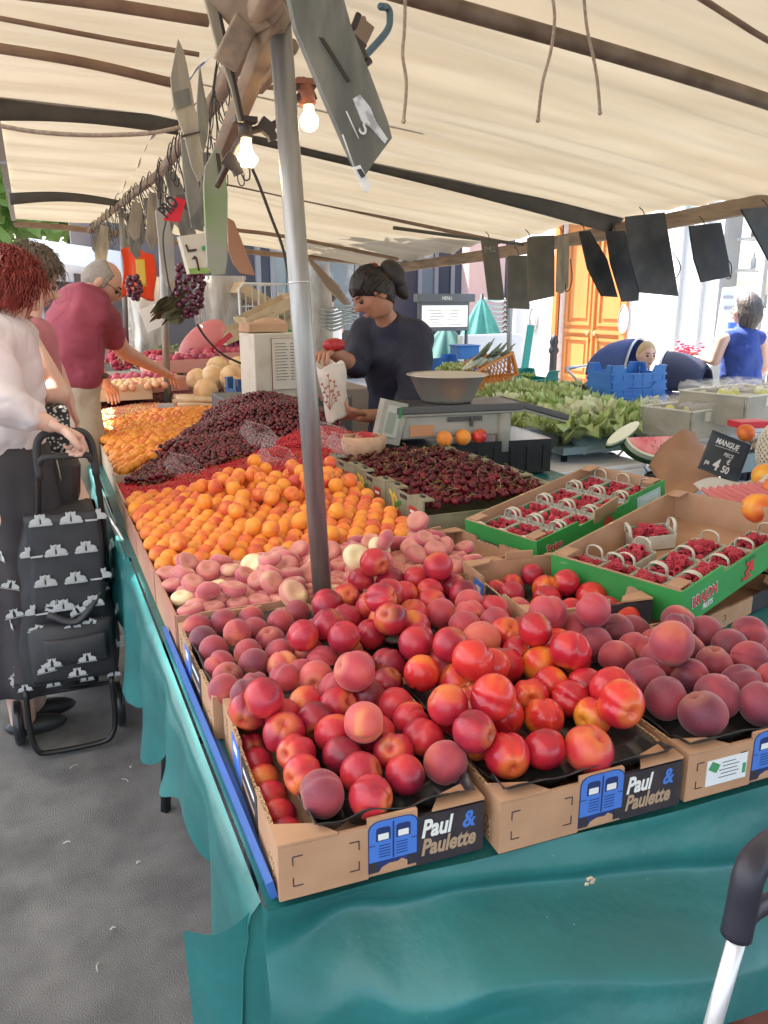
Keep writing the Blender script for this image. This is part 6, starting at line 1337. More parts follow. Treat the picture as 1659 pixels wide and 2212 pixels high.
def cloth(name, parent, J, E, mat, disp=.006, fr=9, sub=2, thick=0):
    v, f = skin_arrays(J, E, sub); c = MB(); fold = lambda p: (abs(nz(p[0]*7+p[2]*5, p[1]*7-p[2]*3, p[2]*9+3))**.7 - .35)*disp*.8 - max(0, .12-abs(nz(p[0]*16+4, p[1]*16, p[2]*11)))*disp*2.2
    cx_ = sum(q[0] for q in v)/len(v); cy_ = sum(q[1] for q in v)/len(v); v = [tuple(Vector(p)+Vector((p[0]-cx_, p[1]-cy_, 0)).normalized()*fold(p)) for p in v]
    v = [tuple(Vector(p) + Vector((nz(p[0]*fr,p[1]*fr,p[2]*fr*.8), nz(p[0]*fr+7,p[1]*fr,p[2]*fr*.8), .5*nz(p[0]*fr,p[1]*fr+5,p[2]*fr)))*disp*1.6) for p in v]
    c.add(v, f, 0, True); return c.build(name, mat, parent)
def P(x, y, Y): return pY(x, y, Y)
down = lambda p, z: Vector((p.x, p.y, z))
# ---------- the merchant
V_ = empty('person', (1.75,3.95,0), 0, 'smiling merchant in a dark dotted blouse, hair in a bun, bent over the white bag', 'person')
hc = P(808,634,3.78); Rv = orient(R(90), R(-36), R(8))
J = {'pelvis':(P(862,950,4.02),.15,.12),'waist':(P(858,850,3.98),.135,.11),'chest':(P(852,762,3.92),.16,.13),'upper':(P(848,724,3.90),.150,.095),'neckb':(P(840,700,3.86),.07,.07),'neck':(P(828,678,3.83),.052,.052),'skull':(P(812,645,3.79),.06,.06),
 'shl':(P(898,728,3.86),.075,.075),'ell':(P(892,850,3.70),.052,.052),'eli':(P(858,900,3.56),.045,.045),'wrl':(P(775,898,3.46),.030,.026),
 'shr':(P(792,722,3.98),.072,.072),'elr':(P(768,790,3.86),.050,.050),'wrr':(P(712,758,3.62),.030,.028),
 'hipl':(down(P(880,980,4.05),.85),.10,.10),'knl':(down(P(880,980,4.08),.48),.07,.07),'ftl':(down(P(880,980,4.1),.06),.05,.05),'hipr':(down(P(840,980,4.08),.85),.10,.10),'knr':(down(P(838,980,4.1),.48),.07,.07),'ftr':(down(P(838,980,4.12),.06),.05,.05)}
E_ = [('pelvis','waist'),('waist','chest'),('chest','upper'),('upper','neckb'),('neckb','neck'),('neck','skull'),('upper','shl'),('shl','ell'),('ell','eli'),('eli','wrl'),('upper','shr'),('shr','elr'),('elr','wrr'),('pelvis','hipl'),('hipl','knl'),('knl','ftl'),('pelvis','hipr'),('hipr','knr'),('knr','ftr')]
body('body', V_, J, E_, SKIN2, hc, Rv, 1.08, [((J['wrl'][0], P(738,888,3.42)-J['wrl'][0], (0,.6,1)), dict(curl=.75, side=1)), ((J['wrr'][0], P(684,775,3.50)-J['wrr'][0], (-.1,-.3,-1)), dict(curl=.55, side=-1))])
NVY = M('dotted_navy', (.022,.022,.045), .75, col2=(.014,.014,.03), ns=8, spots=(110,.13,(.10,.10,.13)), bump=.3, bs=20, bd=.004)
Jc = {k: (J[k][0], J[k][1]+.022, J[k][2]+.022) for k in ('waist','pelvis','chest','upper','shl','shr')}
Jc['neckb'] = (P(843,706,3.87), .092, .085); Jc['elb'] = (J['ell'][0].lerp(J['eli'][0],.45), .070,.070); Jc['ell'] = (J['ell'][0], .078,.078); Jc['elr'] = (J['elr'][0], .072,.072); Jc['elr2'] = (J['elr'][0].lerp(J['wrr'][0],.22), .062,.062)
cloth('blouse', V_, Jc, [('pelvis','waist'),('waist','chest'),('chest','upper'),('upper','neckb'),('upper','shl'),('shl','ell'),('ell','elb'),('upper','shr'),('shr','elr'),('elr','elr2')], NVY, .009, 10)
cloth('trousers', V_, {k: (J[k][0], J[k][1]+.02, J[k][1]+.02) for k in ('pelvis','hipl','knl','ftl','hipr','knr','ftr')}, [('pelvis','hipl'),('hipl','knl'),('knl','ftl'),('pelvis','hipr'),('hipr','knr'),('knr','ftr')], M('dark_trousers',(.02,.02,.03),.8))
DH = M('dark_hair', (.010,.007,.007), .5, col2=(.022,.014,.012), ns=40, stretch=(8,8,1), bump=.6, bs=90, bd=.003, spec=.5)
hair_obj('hair', hc, Rv, 1.08, DH, V_, lambda d: (d[2]*.75 - d[1]*.75 + .36) if abs(d[0]) < .95 or d[1] < .1 else d[2]*.6-d[1]+.1, .013, .004, 26, bun=[((0,-.125,.012),.060,(.85,.95,1.25)),((.005,-.120,-.05),.042,(.8,.85,1.6))], seedv=3, curls=1600, sweep=(0,-.13,.03))
m = MB(); m.T = Matrix.Translation(hc) @ Rv.to_4x4(); 
for k in range(5): m.sphere((.024*math.sin(k*1.3),-.082+.004*k,.098-.008*k), .022, 0, 8, 6)
m.build('hair_tie', M('hair_tie_red',(.50,.06,.04),.6), V_)
WB = M('white_bag_paper', (.74,.68,.60), .75, col2=(.66,.58,.50), ns=6, bump=.5, bs=22, bd=.006, transl=.15)
e = empty('paper_bag', P(715,850,3.44), 0, 'crumpled white paper bag with a printed branch held by the merchant', 'paper bag')
A_, B_, C_, D_ = P(684,790,3.45), P(745,786,3.45), P(752,890,3.45), P(708,915,3.42)
m = MB()
def bagf(u, v):
    a = 2*PI*u; L0_ = A_.lerp(D_, v); R0_ = B_.lerp(C_, v); c = (L0_+R0_)/2; w_ = (R0_-L0_).length/2*(1+.05*math.sin(v*9)); return c + (R0_-L0_).normalized()*w_*math.cos(a) + Vector((0,.055*math.sin(a)*(1-.3*v)+.006*nz(u*9,v*7),.006*nz(u*8,v*9)+(.012*math.sin(a*3) if v < .1 else 0)))
m.grid(bagf, 36, 16, flip=True); m.build('bag_paper', WB, e, solid=.0012)
m = MB(); q0 = P(712,885,3.375); 
for (dx, dz) in ((.0,.16),(.03,.13),(-.03,.12),(.05,.08),(-.045,.07)):
    m.tube([q0, q0+Vector((dx*.6,-.004,dz*.6)), q0+Vector((dx,.006,dz))], .0016, 4)
    for k in range(4): m.sphere(q0+Vector((dx*(.5+.15*k)+.006*(-1)**k, -.001, dz*(.5+.15*k))), .006, 0, 6, 4, (1,.3,1))
m.build('printed_branch', M('branch_print',(.38,.16,.12),.8), e)
m = MB(); m.sphere((0,0,0), .045, 0, 14, 10, (1.3,.8,.7)); o = m.build('red_punnet', M('red_berries',(.50,.03,.03),.35,col2=(.30,.01,.02),ns=60,bump=.8,bs=120,bd=.006)); o.location = P(722,745,3.58); tag(o, 'handful of red berries in the merchant\'s raised hand', 'berries')
# ---------- the stooping man
Mn = empty('person', (.08,4.45,0), 0, 'balding grey man in a maroon polo shirt leaning to reach across the fruit', 'person')
hm = P(218,612,4.55); Rm_ = orient(R(-96), R(-38), R(-6))
J = {'pelvis':(P(160,838,4.42),.155,.12),'waist':(P(158,780,4.42),.150,.13),'chest':(P(165,705,4.46),.175,.125),'upper':(P(178,662,4.48),.165,.105),'neckb':(P(190,645,4.50),.062,.062),'skull':(P(206,625,4.53),.06,.06),
 'shr':(P(208,672,4.36),.070,.070),'elr':(P(268,760,4.62),.046,.044),'wrr':(P(358,806,5.02),.028,.024),'shl':(P(175,668,4.66),.068,.068),'ell':(P(196,770,4.9),.045,.045),'wrl':(P(232,832,5.1),.028,.025),
 'hipl':(down(P(150,900,4.5),.86),.10,.10),'knl':(down(P(150,900,4.52),.50),.068,.068),'ftl':(down(P(150,900,4.5),.07),.05,.05),'hipr':(down(P(165,900,4.3),.86),.10,.10),'knr':(down(P(165,900,4.3),.50),.068,.068),'ftr':(down(P(165,900,4.28),.07),.05,.05)}
E_ = [('pelvis','waist'),('waist','chest'),('chest','upper'),('upper','neckb'),('neckb','skull'),('upper','shr'),('shr','elr'),('elr','wrr'),('upper','shl'),('shl','ell'),('ell','wrl'),('pelvis','hipl'),('hipl','knl'),('knl','ftl'),('pelvis','hipr'),('hipr','knr'),('knr','ftr')]
body('body', Mn, J, E_, SKIN, hm, Rm_, 1.04, [((J['wrr'][0], P(392,824,5.16)-J['wrr'][0], (0,.1,-1)), dict(curl=.35, side=-1)), ((J['wrl'][0], P(246,852,5.2)-J['wrl'][0], (0,.1,-1)), dict(curl=.4, side=1))])
POLO = M('maroon_polo', (.30,.055,.085), .85, col2=(.24,.04,.065), ns=5, bump=.35, bs=24, bd=.006)
Jc = {k: (J[k][0], J[k][1]+.022, J[k][2]+.022) for k in ('waist','chest','upper')}; Jc['hem'] = (P(158,808,4.42), .172,.145); Jc['neckb'] = (P(190,646,4.50), .085,.085); Jc['upper'] = (J['upper'][0], .185,.128)
for s_, e2 in (('shr','elr'),('shl','ell')): Jc[s_] = (J[s_][0], .086,.086); Jc[s_+'2'] = (J[s_][0].lerp(J[e2][0],.62), .074,.074)
cloth('polo_shirt', Mn, Jc, [('hem','waist'),('waist','chest'),('chest','upper'),('upper','neckb'),('upper','shr'),('shr','shr2'),('upper','shl'),('shl','shl2')], POLO, .014, 9)
SHO = M('beige_shorts', (.48,.42,.32), .85, col2=(.40,.34,.26), ns=7, bump=.4, bs=18, bd=.008)
Js = {'pelvis':(P(158,825,4.42),.168,.14)}
for s_ in 'lr': Js['hip'+s_] = (J['hip'+s_][0], .125,.125); Js['kn'+s_] = (J['hip'+s_][0].lerp(J['kn'+s_][0],.8), .105,.105)
cloth('shorts', Mn, Js, [('pelvis','hipl'),('hipl','knl'),('pelvis','hipr'),('hipr','knr')], SHO, .012, 9)
m = MB(); c_ = P(158,814,4.42); m.tube([c_+Vector((.160*math.cos(a),.130*math.sin(a),0)) for a in np.linspace(0,2*PI,25)[:-1]], .018, 6, closed=True, flat=.7); m.build('belt', M('belt_leather',(.05,.03,.025),.5), Mn)
GH = M('grey_hair', (.24,.21,.18), .7, col2=(.36,.32,.28), ns=60, stretch=(6,6,1), bump=.6, bs=120, bd=.003)
hair_obj('hair', hm, Rm_, 1.04, GH, Mn, lambda d: (.42 - d[1]*1.1 - max(0,d[2]-.70)*3.2 + min(0,d[2]+.30)*3), .007, .003, 30, seedv=5)
m = MB(); m.T = Matrix.Translation(hm) @ Rm_.to_4x4(); 
for sx in (-1,1): m.tube([(sx*.03+.019*math.cos(a), .108, .008+.015*math.sin(a)) for a in np.linspace(0,2*PI,13)[:-1]], .0016, 5, closed=True); m.tube([(sx*.05,.105,.012),(sx*.078,.05,.012),(sx*.080,-.01,.004)], .0018, 5)
m.tube([(-.011,.110,.012),(.011,.110,.012)], .0016, 5); m.build('glasses', WIREM, Mn)
m = MB()
for sx in (-1,1): f = J['ft'+('l' if sx < 0 else 'r')][0]; m.sphere((f.x+.05,f.y,.05), .07, 0, 12, 8, (1.7,.7,.7))
m.build('shoes', M('shoe_brown',(.07,.05,.04),.6), Mn)
# ---------- red-haired woman with the trolley
W1 = empty('person', (-.12,3.0,0), 0, 'red-haired woman in a white top and long dark skirt gripping the trolley handle', 'person')
h1 = P(12,628,3.02); R1 = orient(R(-62), R(-22), R(-4))
J = {'pelvis':(P(0,985,3.0),.15,.12),'waist':(P(2,900,3.0),.125,.105),'chest':(P(0,790,3.0),.135,.115),'upper':(P(2,732,3.0),.145,.09),'neckb':(P(-6,706,3.0),.06,.06),'skull':(P(4,655,3.0),.058,.058),
 'shr':(P(-30,752,2.86),.068,.068),'elr':(P(12,878,2.72),.048,.046),'wrr':(P(112,918,2.74),.028,.025),'shl':(P(34,745,3.14),.066,.066),'ell':(P(30,880,3.2),.044,.044),'wrl':(P(60,930,3.1),.028,.025),
 'hipl':(down(P(10,1000,3.06),.84),.11,.11),'knl':(down(P(10,1000,3.06),.48),.07,.07),'ftl':(down(P(10,1000,3.06),.06),.045,.045),'hipr':(down(P(-20,1000,2.94),.84),.11,.11),'knr':(down(P(-20,1000,2.94),.48),.07,.07),'ftr':(down(P(-20,1000,2.94),.06),.045,.045)}
E_ = [('pelvis','waist'),('waist','chest'),('chest','upper'),('upper','neckb'),('neckb','skull'),('upper','shr'),('shr','elr'),('elr','wrr'),('upper','shl'),('shl','ell'),('ell','wrl'),('pelvis','hipl'),('hipl','knl'),('knl','ftl'),('pelvis','hipr'),('hipr','knr'),('knr','ftr')]
body('body', W1, J, E_, SKIN3, h1, R1, 1.05, [((J['wrr'][0], P(150,935,2.76)-J['wrr'][0], (.25,.1,-1)), dict(curl=.95, side=-1, L_=.175))])
WT = M('white_knit', (.72,.66,.66), .85, col2=(.66,.55,.57), ns=3, bump=.3, bs=22, bd=.006)
Jc = {k: (J[k][0], J[k][1]+.024, J[k][2]+.024) for k in ('waist','chest','upper')}; Jc['hem'] = (P(2,938,3.0), .165,.14); Jc['neckb'] = (P(10,716,3.0), .088,.082)
Jc['shr'] = (J['shr'][0], .084,.084); Jc['elr'] = (J['elr'][0], .066,.064); Jc['cuff'] = (J['elr'][0].lerp(J['wrr'][0],.55), .052,.05); Jc['shl'] = (J['shl'][0], .08,.08); Jc['ell'] = (J['ell'][0], .06,.06)
cloth('white_top', W1, Jc, [('hem','waist'),('waist','chest'),('chest','upper'),('upper','neckb'),('upper','shr'),('shr','elr'),('elr','cuff'),('upper','shl'),('shl','ell')], WT, .016, 9)
SKT = M('dark_skirt', (.035,.030,.034), .85, col2=(.055,.048,.052), ns=5, bump=.3, bs=16, bd=.006)
m = MB(); c1 = J['pelvis'][0]; m.grid(lambda u, v: (c1.x+(.16+.08*v+.014*v*math.sin(u*2*PI*11))*math.cos(u*2*PI), c1.y+(.135+.075*v+.014*v*math.sin(u*2*PI*11))*math.sin(u*2*PI), 1.08-.86*v), 90, 14, flip=True); m.build('skirt', SKT, W1, solid=.003)
RH = M('red_hair', (.36,.055,.035), .5, col2=(.20,.028,.022), ns=26, stretch=(5,5,1.2), bump=.8, bs=70, bd=.004, spec=.5)
hair_obj('hair', h1, R1, 1.05, RH, W1, lambda d: (.40 - d[1]*.85 + d[2]*.35 + min(0,d[2]+.62)*3), .024, .010, 22, curls=2600, seedv=9, down=.02)
m = MB()
for s_ in 'lr': f = J['ft'+s_][0]; m.sphere((f.x+.04,f.y,.04), .06, 0, 12, 8, (1.8,.7,.6))
m.build('shoes', M('shoe_dark',(.03,.03,.03),.5), W1)
# ---------- second woman behind her
W2 = empty('person', (0.0,3.5,0), 0, 'brown-haired woman in a sleeveless pink top, bare arm bent, just behind the redhead', 'person')
h2 = P(64,603,3.55); R2 = orient(R(-78), R(-30), R(-4))
J = {'pelvis':(P(70,950,3.5),.14,.115),'waist':(P(66,880,3.5),.12,.10),'chest':(P(62,790,3.5),.13,.11),'upper':(P(58,735,3.5),.11,.095),'neckb':(P(58,700,3.52),.055,.055),'skull':(P(64,645,3.54),.055,.055),
 'shr':(P(52,735,3.34),.060,.060),'elr':(P(126,850,3.22),.046,.046),'wrr':(P(84,852,3.12),.030,.028),'shl':(P(80,740,3.66),.058,.058),'ell':(P(120,800,3.7),.04,.04),'wrl':(P(150,870,3.6),.028,.026),
 'hipl':(down(P(75,980,3.56),.84),.10,.10),'knl':(down(P(75,980,3.56),.48),.068,.068),'ftl':(down(P(75,980,3.56),.06),.045,.045),'hipr':(down(P(60,980,3.44),.84),.10,.10),'knr':(down(P(60,980,3.44),.48),.068,.068),'ftr':(down(P(60,980,3.44),.06),.045,.045)}
body('body', W2, J, E_, SKIN3, h2, R2, 1.04, [((J['wrr'][0], P(62,838,3.10)-J['wrr'][0], (0,.2,1)), dict(curl=.8, side=1, L_=.165)), ((J['wrl'][0], P(160,895,3.6)-J['wrl'][0], (0,0,-1)), dict(curl=.5, side=1, L_=.165))])
PT = M('pink_top', (.52,.20,.22), .8, col2=(.45,.15,.18), ns=6, bump=.3, bs=20, bd=.005)
Jc = {k: (J[k][0], J[k][1]+.018, J[k][2]+.018) for k in ('pelvis','waist','chest','upper')}; Jc['neckb'] = (P(57,712,3.52), .075,.07); Jc['shl'] = (J['shl'][0].lerp(J['upper'][0],.3), .07,.07); Jc['shr'] = (J['shr'][0].lerp(J['upper'][0],.3), .072,.072)
cloth('sleeveless_top', W2, Jc, [('pelvis','waist'),('waist','chest'),('chest','upper'),('upper','neckb'),('upper','shr'),('upper','shl')], PT, .008, 9)
cloth('trousers', W2, {k: (J[k][0], J[k][1]+.02, J[k][1]+.02) for k in ('pelvis','hipl','knl','ftl','hipr','knr','ftr')}, [('pelvis','hipl'),('hipl','knl'),('knl','ftl'),('pelvis','hipr'),('hipr','knr'),('knr','ftr')], M('dark_trousers',(.02,.02,.03),.8), .006)
BH = M('brown_hair', (.13,.095,.065), .5, col2=(.24,.19,.14), ns=26, stretch=(6,6,1), bump=.7, bs=80, bd=.004)
hair_obj('hair', h2, R2, 1.04, BH, W2, lambda d: (.32 - d[1]*.85 + d[2]*.45 + min(0,d[2]+.5)*3), .022, .012, 24, curls=1500, seedv=12)
e = empty('shoulder_bag', P(115,930,3.15), 0, 'black and white patterned shoulder bag hanging behind the trolley handle', 'bag')
m = MB(); c_ = P(120,925,3.15); m.box(c_,(.10,.12,.17)); m.build('bag_body', M('patterned_cloth',(.03,.03,.03),.7,spots=(70,.38,(.6,.6,.58))), e, bevel=.02)
m = MB(); m.tube(wire([P(45,745,3.22),P(62,800,3.1),P(82,860,3.06),P(108,900,3.1)],5), .009, 6, flat=.4); m.build('strap', M('strap_black',(.025,.022,.022),.6), e)
e2_ = empty('leather_bag', P(150,1060,3.05), 0, 'dark leather bag hanging within the trolley handle frame', 'bag'); m = MB(); c_ = P(135,1060,3.05); m.box(c_,(.12,.10,.26),rot=(0,.1,0)); m.build('bag_body', M('dark_leather',(.03,.02,.018),.4,bump=.2,bs=30), e2_, bevel=.03)
m = MB(); m.tube(wire([P(120,985,2.98),P(126,1010,2.97),P(132,1040,2.97)],4),.003,5); m.build('zip', M('zip_metal',(.4,.33,.25),.4,.7), e2_)
# a child by the table, mostly behind the trolley: only the bent arm shows
Ch = empty('person', (.12,3.18,0), 0, 'child in dark clothes behind the trolley, bare elbow bent, hugging a bag', 'person')
cj = {'pelvis':(Vector((.02,3.3,.50)),.09,.08),'chest':(Vector((.02,3.3,.76)),.095,.08),'neck':(Vector((.0,3.3,.90)),.04,.04),'sh':(P(128,985,3.14),.042,.042),'el':(P(178,1090,3.04),.036,.036),'wr':(P(128,1112,2.98),.026,.024),'kn1':(Vector((-.02,3.3,.27)),.055,.055),'ft1':(Vector((-.02,3.3,.05)),.04,.04),'kn2':(Vector((.08,3.32,.27)),.055,.055),'ft2':(Vector((.08,3.32,.05)),.04,.04)}
ce = [('pelvis','chest'),('chest','neck'),('chest','sh'),('sh','el'),('el','wr'),('pelvis','kn1'),('kn1','ft1'),('pelvis','kn2'),('kn2','ft2')]
body('body', Ch, cj, ce, SKIN3, Vector((.0,3.32,1.01)), orient(R(-60),R(-15)), .82, [((cj['wr'][0], Vector((-1,-.1,.1)), (0,1,0)), dict(curl=.5, side=1, L_=.12))])
cloth('dark_dress', Ch, {'pelvis':(cj['pelvis'][0],.125,.11),'chest':(cj['chest'][0],.115,.10),'neck':(Vector((.0,3.3,.87)),.06,.06),'kn':(Vector((.03,3.31,.30)),.13,.12)}, [('pelvis','chest'),('chest','neck'),('pelvis','kn')], SKT, .006)
hair_obj('hair', Vector((.0,3.32,1.01)), orient(R(-60),R(-15)), .82, DH, Ch, lambda d: (.32 - d[1]*.85 + d[2]*.45), .02, .01, 24, seedv=2)
# ---------- woman in the blue sleeveless dress
W3 = empty('person', (5.4,4.9,0), 0, 'woman in a blue sleeveless top with a dark bob, seen from behind, pushing a pram', 'person')
Y3 = 4.9; h3 = P(1612,672,Y3); R3 = orient(R(20), R(2), 0)
J = {'pelvis':(P(1600,900,Y3),.15,.12),'waist':(P(1600,830,Y3),.13,.11),'chest':(P(1602,760,Y3),.14,.11),'upper':(P(1604,728,Y3),.12,.09),'neckb':(P(1608,708,Y3),.05,.05),'skull':(P(1611,685,Y3),.055,.055),
 'shl':(P(1562,732,Y3),.052,.052),'ell':(P(1545,780,Y3+.05),.042,.042),'wrl':(P(1512,772,Y3+.25),.028,.026),'shr':(P(1648,732,Y3),.052,.052),'elr':(P(1655,790,Y3+.1),.042,.042),'wrr':(P(1620,830,Y3+.3),.028,.026),
 'hipl':(down(P(1590,900,Y3),.85),.10,.10),'knl':(down(P(1590,900,Y3),.48),.07,.07),'ftl':(down(P(1590,900,Y3),.06),.045,.045),'hipr':(down(P(1615,900,Y3),.85),.10,.10),'knr':(down(P(1615,900,Y3),.48),.07,.07),'ftr':(down(P(1615,900,Y3),.06),.045,.045)}
E3 = [('pelvis','waist'),('waist','chest'),('chest','upper'),('upper','neckb'),('neckb','skull'),('upper','shr'),('shr','elr'),('elr','wrr'),('upper','shl'),('shl','ell'),('ell','wrl'),('pelvis','hipl'),('hipl','knl'),('knl','ftl'),('pelvis','hipr'),('hipr','knr'),('knr','ftr')]
body('body', W3, J, E3, SKIN3, h3, R3, 1.05, [((J['wrl'][0], (-.5,.3,0), (0,0,-1)), dict(curl=.8, side=1, L_=.165))])
BD = M('royal_blue', (.035,.075,.30), .8, col2=(.025,.05,.22), ns=6, bump=.4, bs=18, bd=.008)
Jc = {'chest':(J['chest'][0],.165,.14),'upper':(J['upper'][0],.135,.11),'neckb':(P(1607,718,Y3),.085,.075),'waist':(J['waist'][0],.175,.15),'pelvis':(J['pelvis'][0],.205,.17),'shl':(J['shl'][0].lerp(J['upper'][0],.25),.062,.062),'shr':(J['shr'][0].lerp(J['upper'][0],.25),.062,.062)}
cloth('sleeveless_top', W3, Jc, [('pelvis','waist'),('waist','chest'),('chest','upper'),('upper','neckb'),('upper','shl'),('upper','shr')], BD, .014, 8)
cloth('trousers', W3, {k: (J[k][0], J[k][1]+.02, J[k][1]+.02) for k in ('pelvis','hipl','knl','ftl','hipr','knr','ftr')}, [('pelvis','hipl'),('hipl','knl'),('knl','ftl'),('pelvis','hipr'),('hipr','knr'),('knr','ftr')], M('dark_trousers',(.02,.02,.03),.8), .006)
hair_obj('hair', h3, R3, 1.05, M('dark_brown_hair',(.06,.045,.04),.5,col2=(.12,.10,.09),ns=30,stretch=(6,6,1),bump=.6,bs=90,bd=.003), W3, lambda d: (.35 - d[1]*.9 + d[2]*.3), .026, .007, 26, seedv=15, down=.035)
# prams
NVF = M('navy_fabric', (.025,.055,.20), .7, col2=(.04,.08,.26), ns=5, bump=.3, bs=20, bd=.004); TUBE = M('alu_tube', (.55,.57,.58), .35, .8)
def pram(loc, rz, label, hood=NVF):
    e = empty('pram', loc, rz, label, 'pram', 'prams by the wall')
    m = MB(); m.grid(lambda u, v: (.27*math.cos(PI*u)*1.0, -.02-.36*math.sin(v*1.25), .98+.30*math.sin(PI*u)*math.cos(v*.95)), 24, 10); m.build('hood', hood, e, local=True, solid=.008)
    m = MB(); m.box((0,-.02,.78),(.46,.50,.30)); m.build('seat', hood, e, local=True, bevel=.05)
    m = MB(); m.tube([(.27*math.cos(PI*u),-.02,.98+.30*math.sin(PI*u)) for u in np.linspace(0,1,18)], .010, 6); m.build('hood_rim', TUBE, e, local=True)
    m = MB()
    for s in (-1,1): m.tube(wire([(s*.25,-.55,1.02),(s*.25,-.35,.85),(s*.25,.0,.5),(s*.25,.32,.12)],5), .012, 8); m.tube([(s*.25,0,.5),(s*.25,-.32,.12)], .012, 8)
    m.tube([(-.25,-.55,1.02),(.25,-.55,1.02)], .016, 8); m.build('chassis', TUBE, e, local=True)
    for s in (-1,1):
        for y in (-.32,.32): m = MB(); m.lathe([(.06,-.02),(.115,-.02),(.125,0),(.115,.02),(.06,.02)], (s*.28,y,.125), 20, ax=(1,0,0)); m.build('wheel', BLACKPL, e, local=True)
    return e
q = P(1392,775,5.35); pram((q.x,q.y+.05,-.03), R(208), 'navy pram with its hood up, a toddler peering out over the blue crates')
Bb = empty('person', (q.x,q.y-.02,.6), 0, 'fair toddler sitting in the navy pram, only the face showing', 'person'); hb = P(1396,768,5.12); Rb = orient(R(165), R(-5)); 
bj = {'pelvis':(hb+Vector((0,.10,-.42)),.09,.08),'chest':(hb+Vector((0,.06,-.22)),.085,.075),'neck':(hb+Vector((0,.02,-.10)),.04,.04),'a':(hb+Vector((-.13,0,-.28)),.03,.03),'b':(hb+Vector((.13,0,-.28)),.03,.03),'f':(hb+Vector((-.07,-.14,-.45)),.045,.045),'g':(hb+Vector((.07,-.14,-.45)),.045,.045)}
body('body', Bb, bj, [('pelvis','chest'),('chest','neck'),('chest','a'),('chest','b'),('pelvis','f'),('pelvis','g')], SKIN3, hb, Rb, .92)
hair_obj('hair', hb, Rb, .92, M('blond_hair',(.55,.40,.22),.6), Bb, lambda d: (.10 - d[1]*.8 + d[2]*.65), .008, .004, 20, seedv=1)
q = P(1500,830,4.95); pram((q.x-.02,q.y+.35,-.13), R(35), 'second navy pram pushed by the woman in blue', M('dark_navy_fabric',(.012,.02,.055),.7,bump=.3,bs=20,bd=.004))
# ---------- a far figure in white
W4 = empty('person', (6.2,13,0), 0, 'distant person in a white shirt beyond the tree trunk', 'person'); Y4 = 12.0; h4 = P(712,640,Y4)
J = {'pelvis':(P(712,748,Y4),.16,.12),'chest':(P(712,690,Y4),.17,.12),'neckb':(P(712,668,Y4),.06,.06),'skull':(P(712,650,Y4),.06,.06),'a1':(P(692,680,Y4),.06,.06),'a2':(P(688,720,Y4),.045,.045),'b1':(P(730,680,Y4),.06,.06),'b2':(P(736,715,Y4),.045,.045),
 'l1':(down(P(705,750,Y4),.45),.08,.08),'l2':(down(P(705,750,Y4),.06),.06,.06),'r1':(down(P(720,750,Y4),.45),.08,.08),'r2':(down(P(720,750,Y4),.06),.06,.06)}
body('body', W4, J, [('pelvis','chest'),('chest','neckb'),('neckb','skull'),('chest','a1'),('a1','a2'),('chest','b1'),('b1','b2'),('pelvis','l1'),('l1','l2'),('pelvis','r1'),('r1','r2')], SKIN, h4, orient(R(30)), 1.0)
cloth('white_shirt', W4, {'pelvis':(J['pelvis'][0],.19,.15),'chest':(J['chest'][0],.195,.15),'a1':(J['a1'][0],.09,.09),'b1':(J['b1'][0],.09,.09)}, [('pelvis','chest'),('chest','a1'),('chest','b1')], M('white_shirt',(.75,.75,.78),.8), .01)
hair_obj('hair', h4, orient(R(30)), 1.0, DH, W4, lambda d: (.2 - d[1]*.8 + d[2]*.6), .015, .006, 20, seedv=1)
# ================================================ SHOPPING TROLLEY WITH THE PRINTED BAG
BAGF = M('bag_black', (.028,.027,.030), .6, col2=(.04,.038,.044), ns=8, bump=.35, bs=26, bd=.004); CATW = M('print_white', (.50,.50,.50), .7)
YT = 2.80; FT = M('black_tube', (.02,.018,.018), .28, .3); GRIPM = M('foam_grip', (.035,.033,.035), .65, bump=.2, bs=200)
tr = empty('shopping_trolley', pz(140,1600,0), 0, 'black shopping trolley with white cat-pair print, held by the red-haired woman', 'shopping trolley')
cat = [(.14,0),(.70,0),(.76,.10),(.74,.22),(.66,.33),(.52,.40),(.38,.42),(.32,.50),(.34,.62),(.35,.78),(.27,.70),(.15,.70),(.06,.78),(.05,.60),(.10,.48),(.14,.40)]
def catpair(m, o, u, v, s, cut=0, mi=1):
    u, v = Vector(u).normalized(), Vector(v).normalized(); n = u.cross(v).normalized(); L = [(p[0]*s, p[1]*s) for p in cat]; o = Vector(o)
    if cut != 1: m.prism([(-.02*s+p[0], p[1]) for p in L], o-n*0, u, v, .0012, mi)
    if cut != 2: m.prism([(.02*s-p[0], p[1]) for p in L], o, u, v, .0012, mi)
    m.prism([(-.80*s*(cut != 1),-.10*s),(.80*s*(cut != 2),-.10*s),(.84*s*(cut != 2),-.02*s),(.70*s*(cut != 2),-.06*s),(-.70*s*(cut != 1),-.06*s),(-.84*s*(cut != 1),-.02*s)], o, u, v, .0010, mi)
def bagpt(u, v, k=0):   # the bag's outline: v 0 top .. 1 bottom
    zt, zb = .86, .27; z = zt+(zb-zt)*v; cx = .020-.035*v; w_ = .118+.060*min(1,v*1.4)+.008*math.sin(v*9); return cx, w_, z
m = MB()
def bf(u, v):
    cx, w_, z = bagpt(u, v); a = 2*PI*u; ca, sa = math.cos(a), math.sin(a); e_ = .45; x = cx+w_*(abs(ca)**e_)*(1 if ca > 0 else -1); y = YT+.12+(.11+.035*v)*(abs(sa)**e_)*(1 if sa > 0 else -1)
    return (x+.010*nz(u*9,v*5), y+.012*nz(u*7+3,v*6), z-.006*math.cos(a)**2*(v < .05))
m.grid(bf, 60, 26, flip=True)
m.box((.02,YT+.12,.845),(.22,.20,.02)); m.box((-.012,YT+.12,.27),(.34,.27,.02))
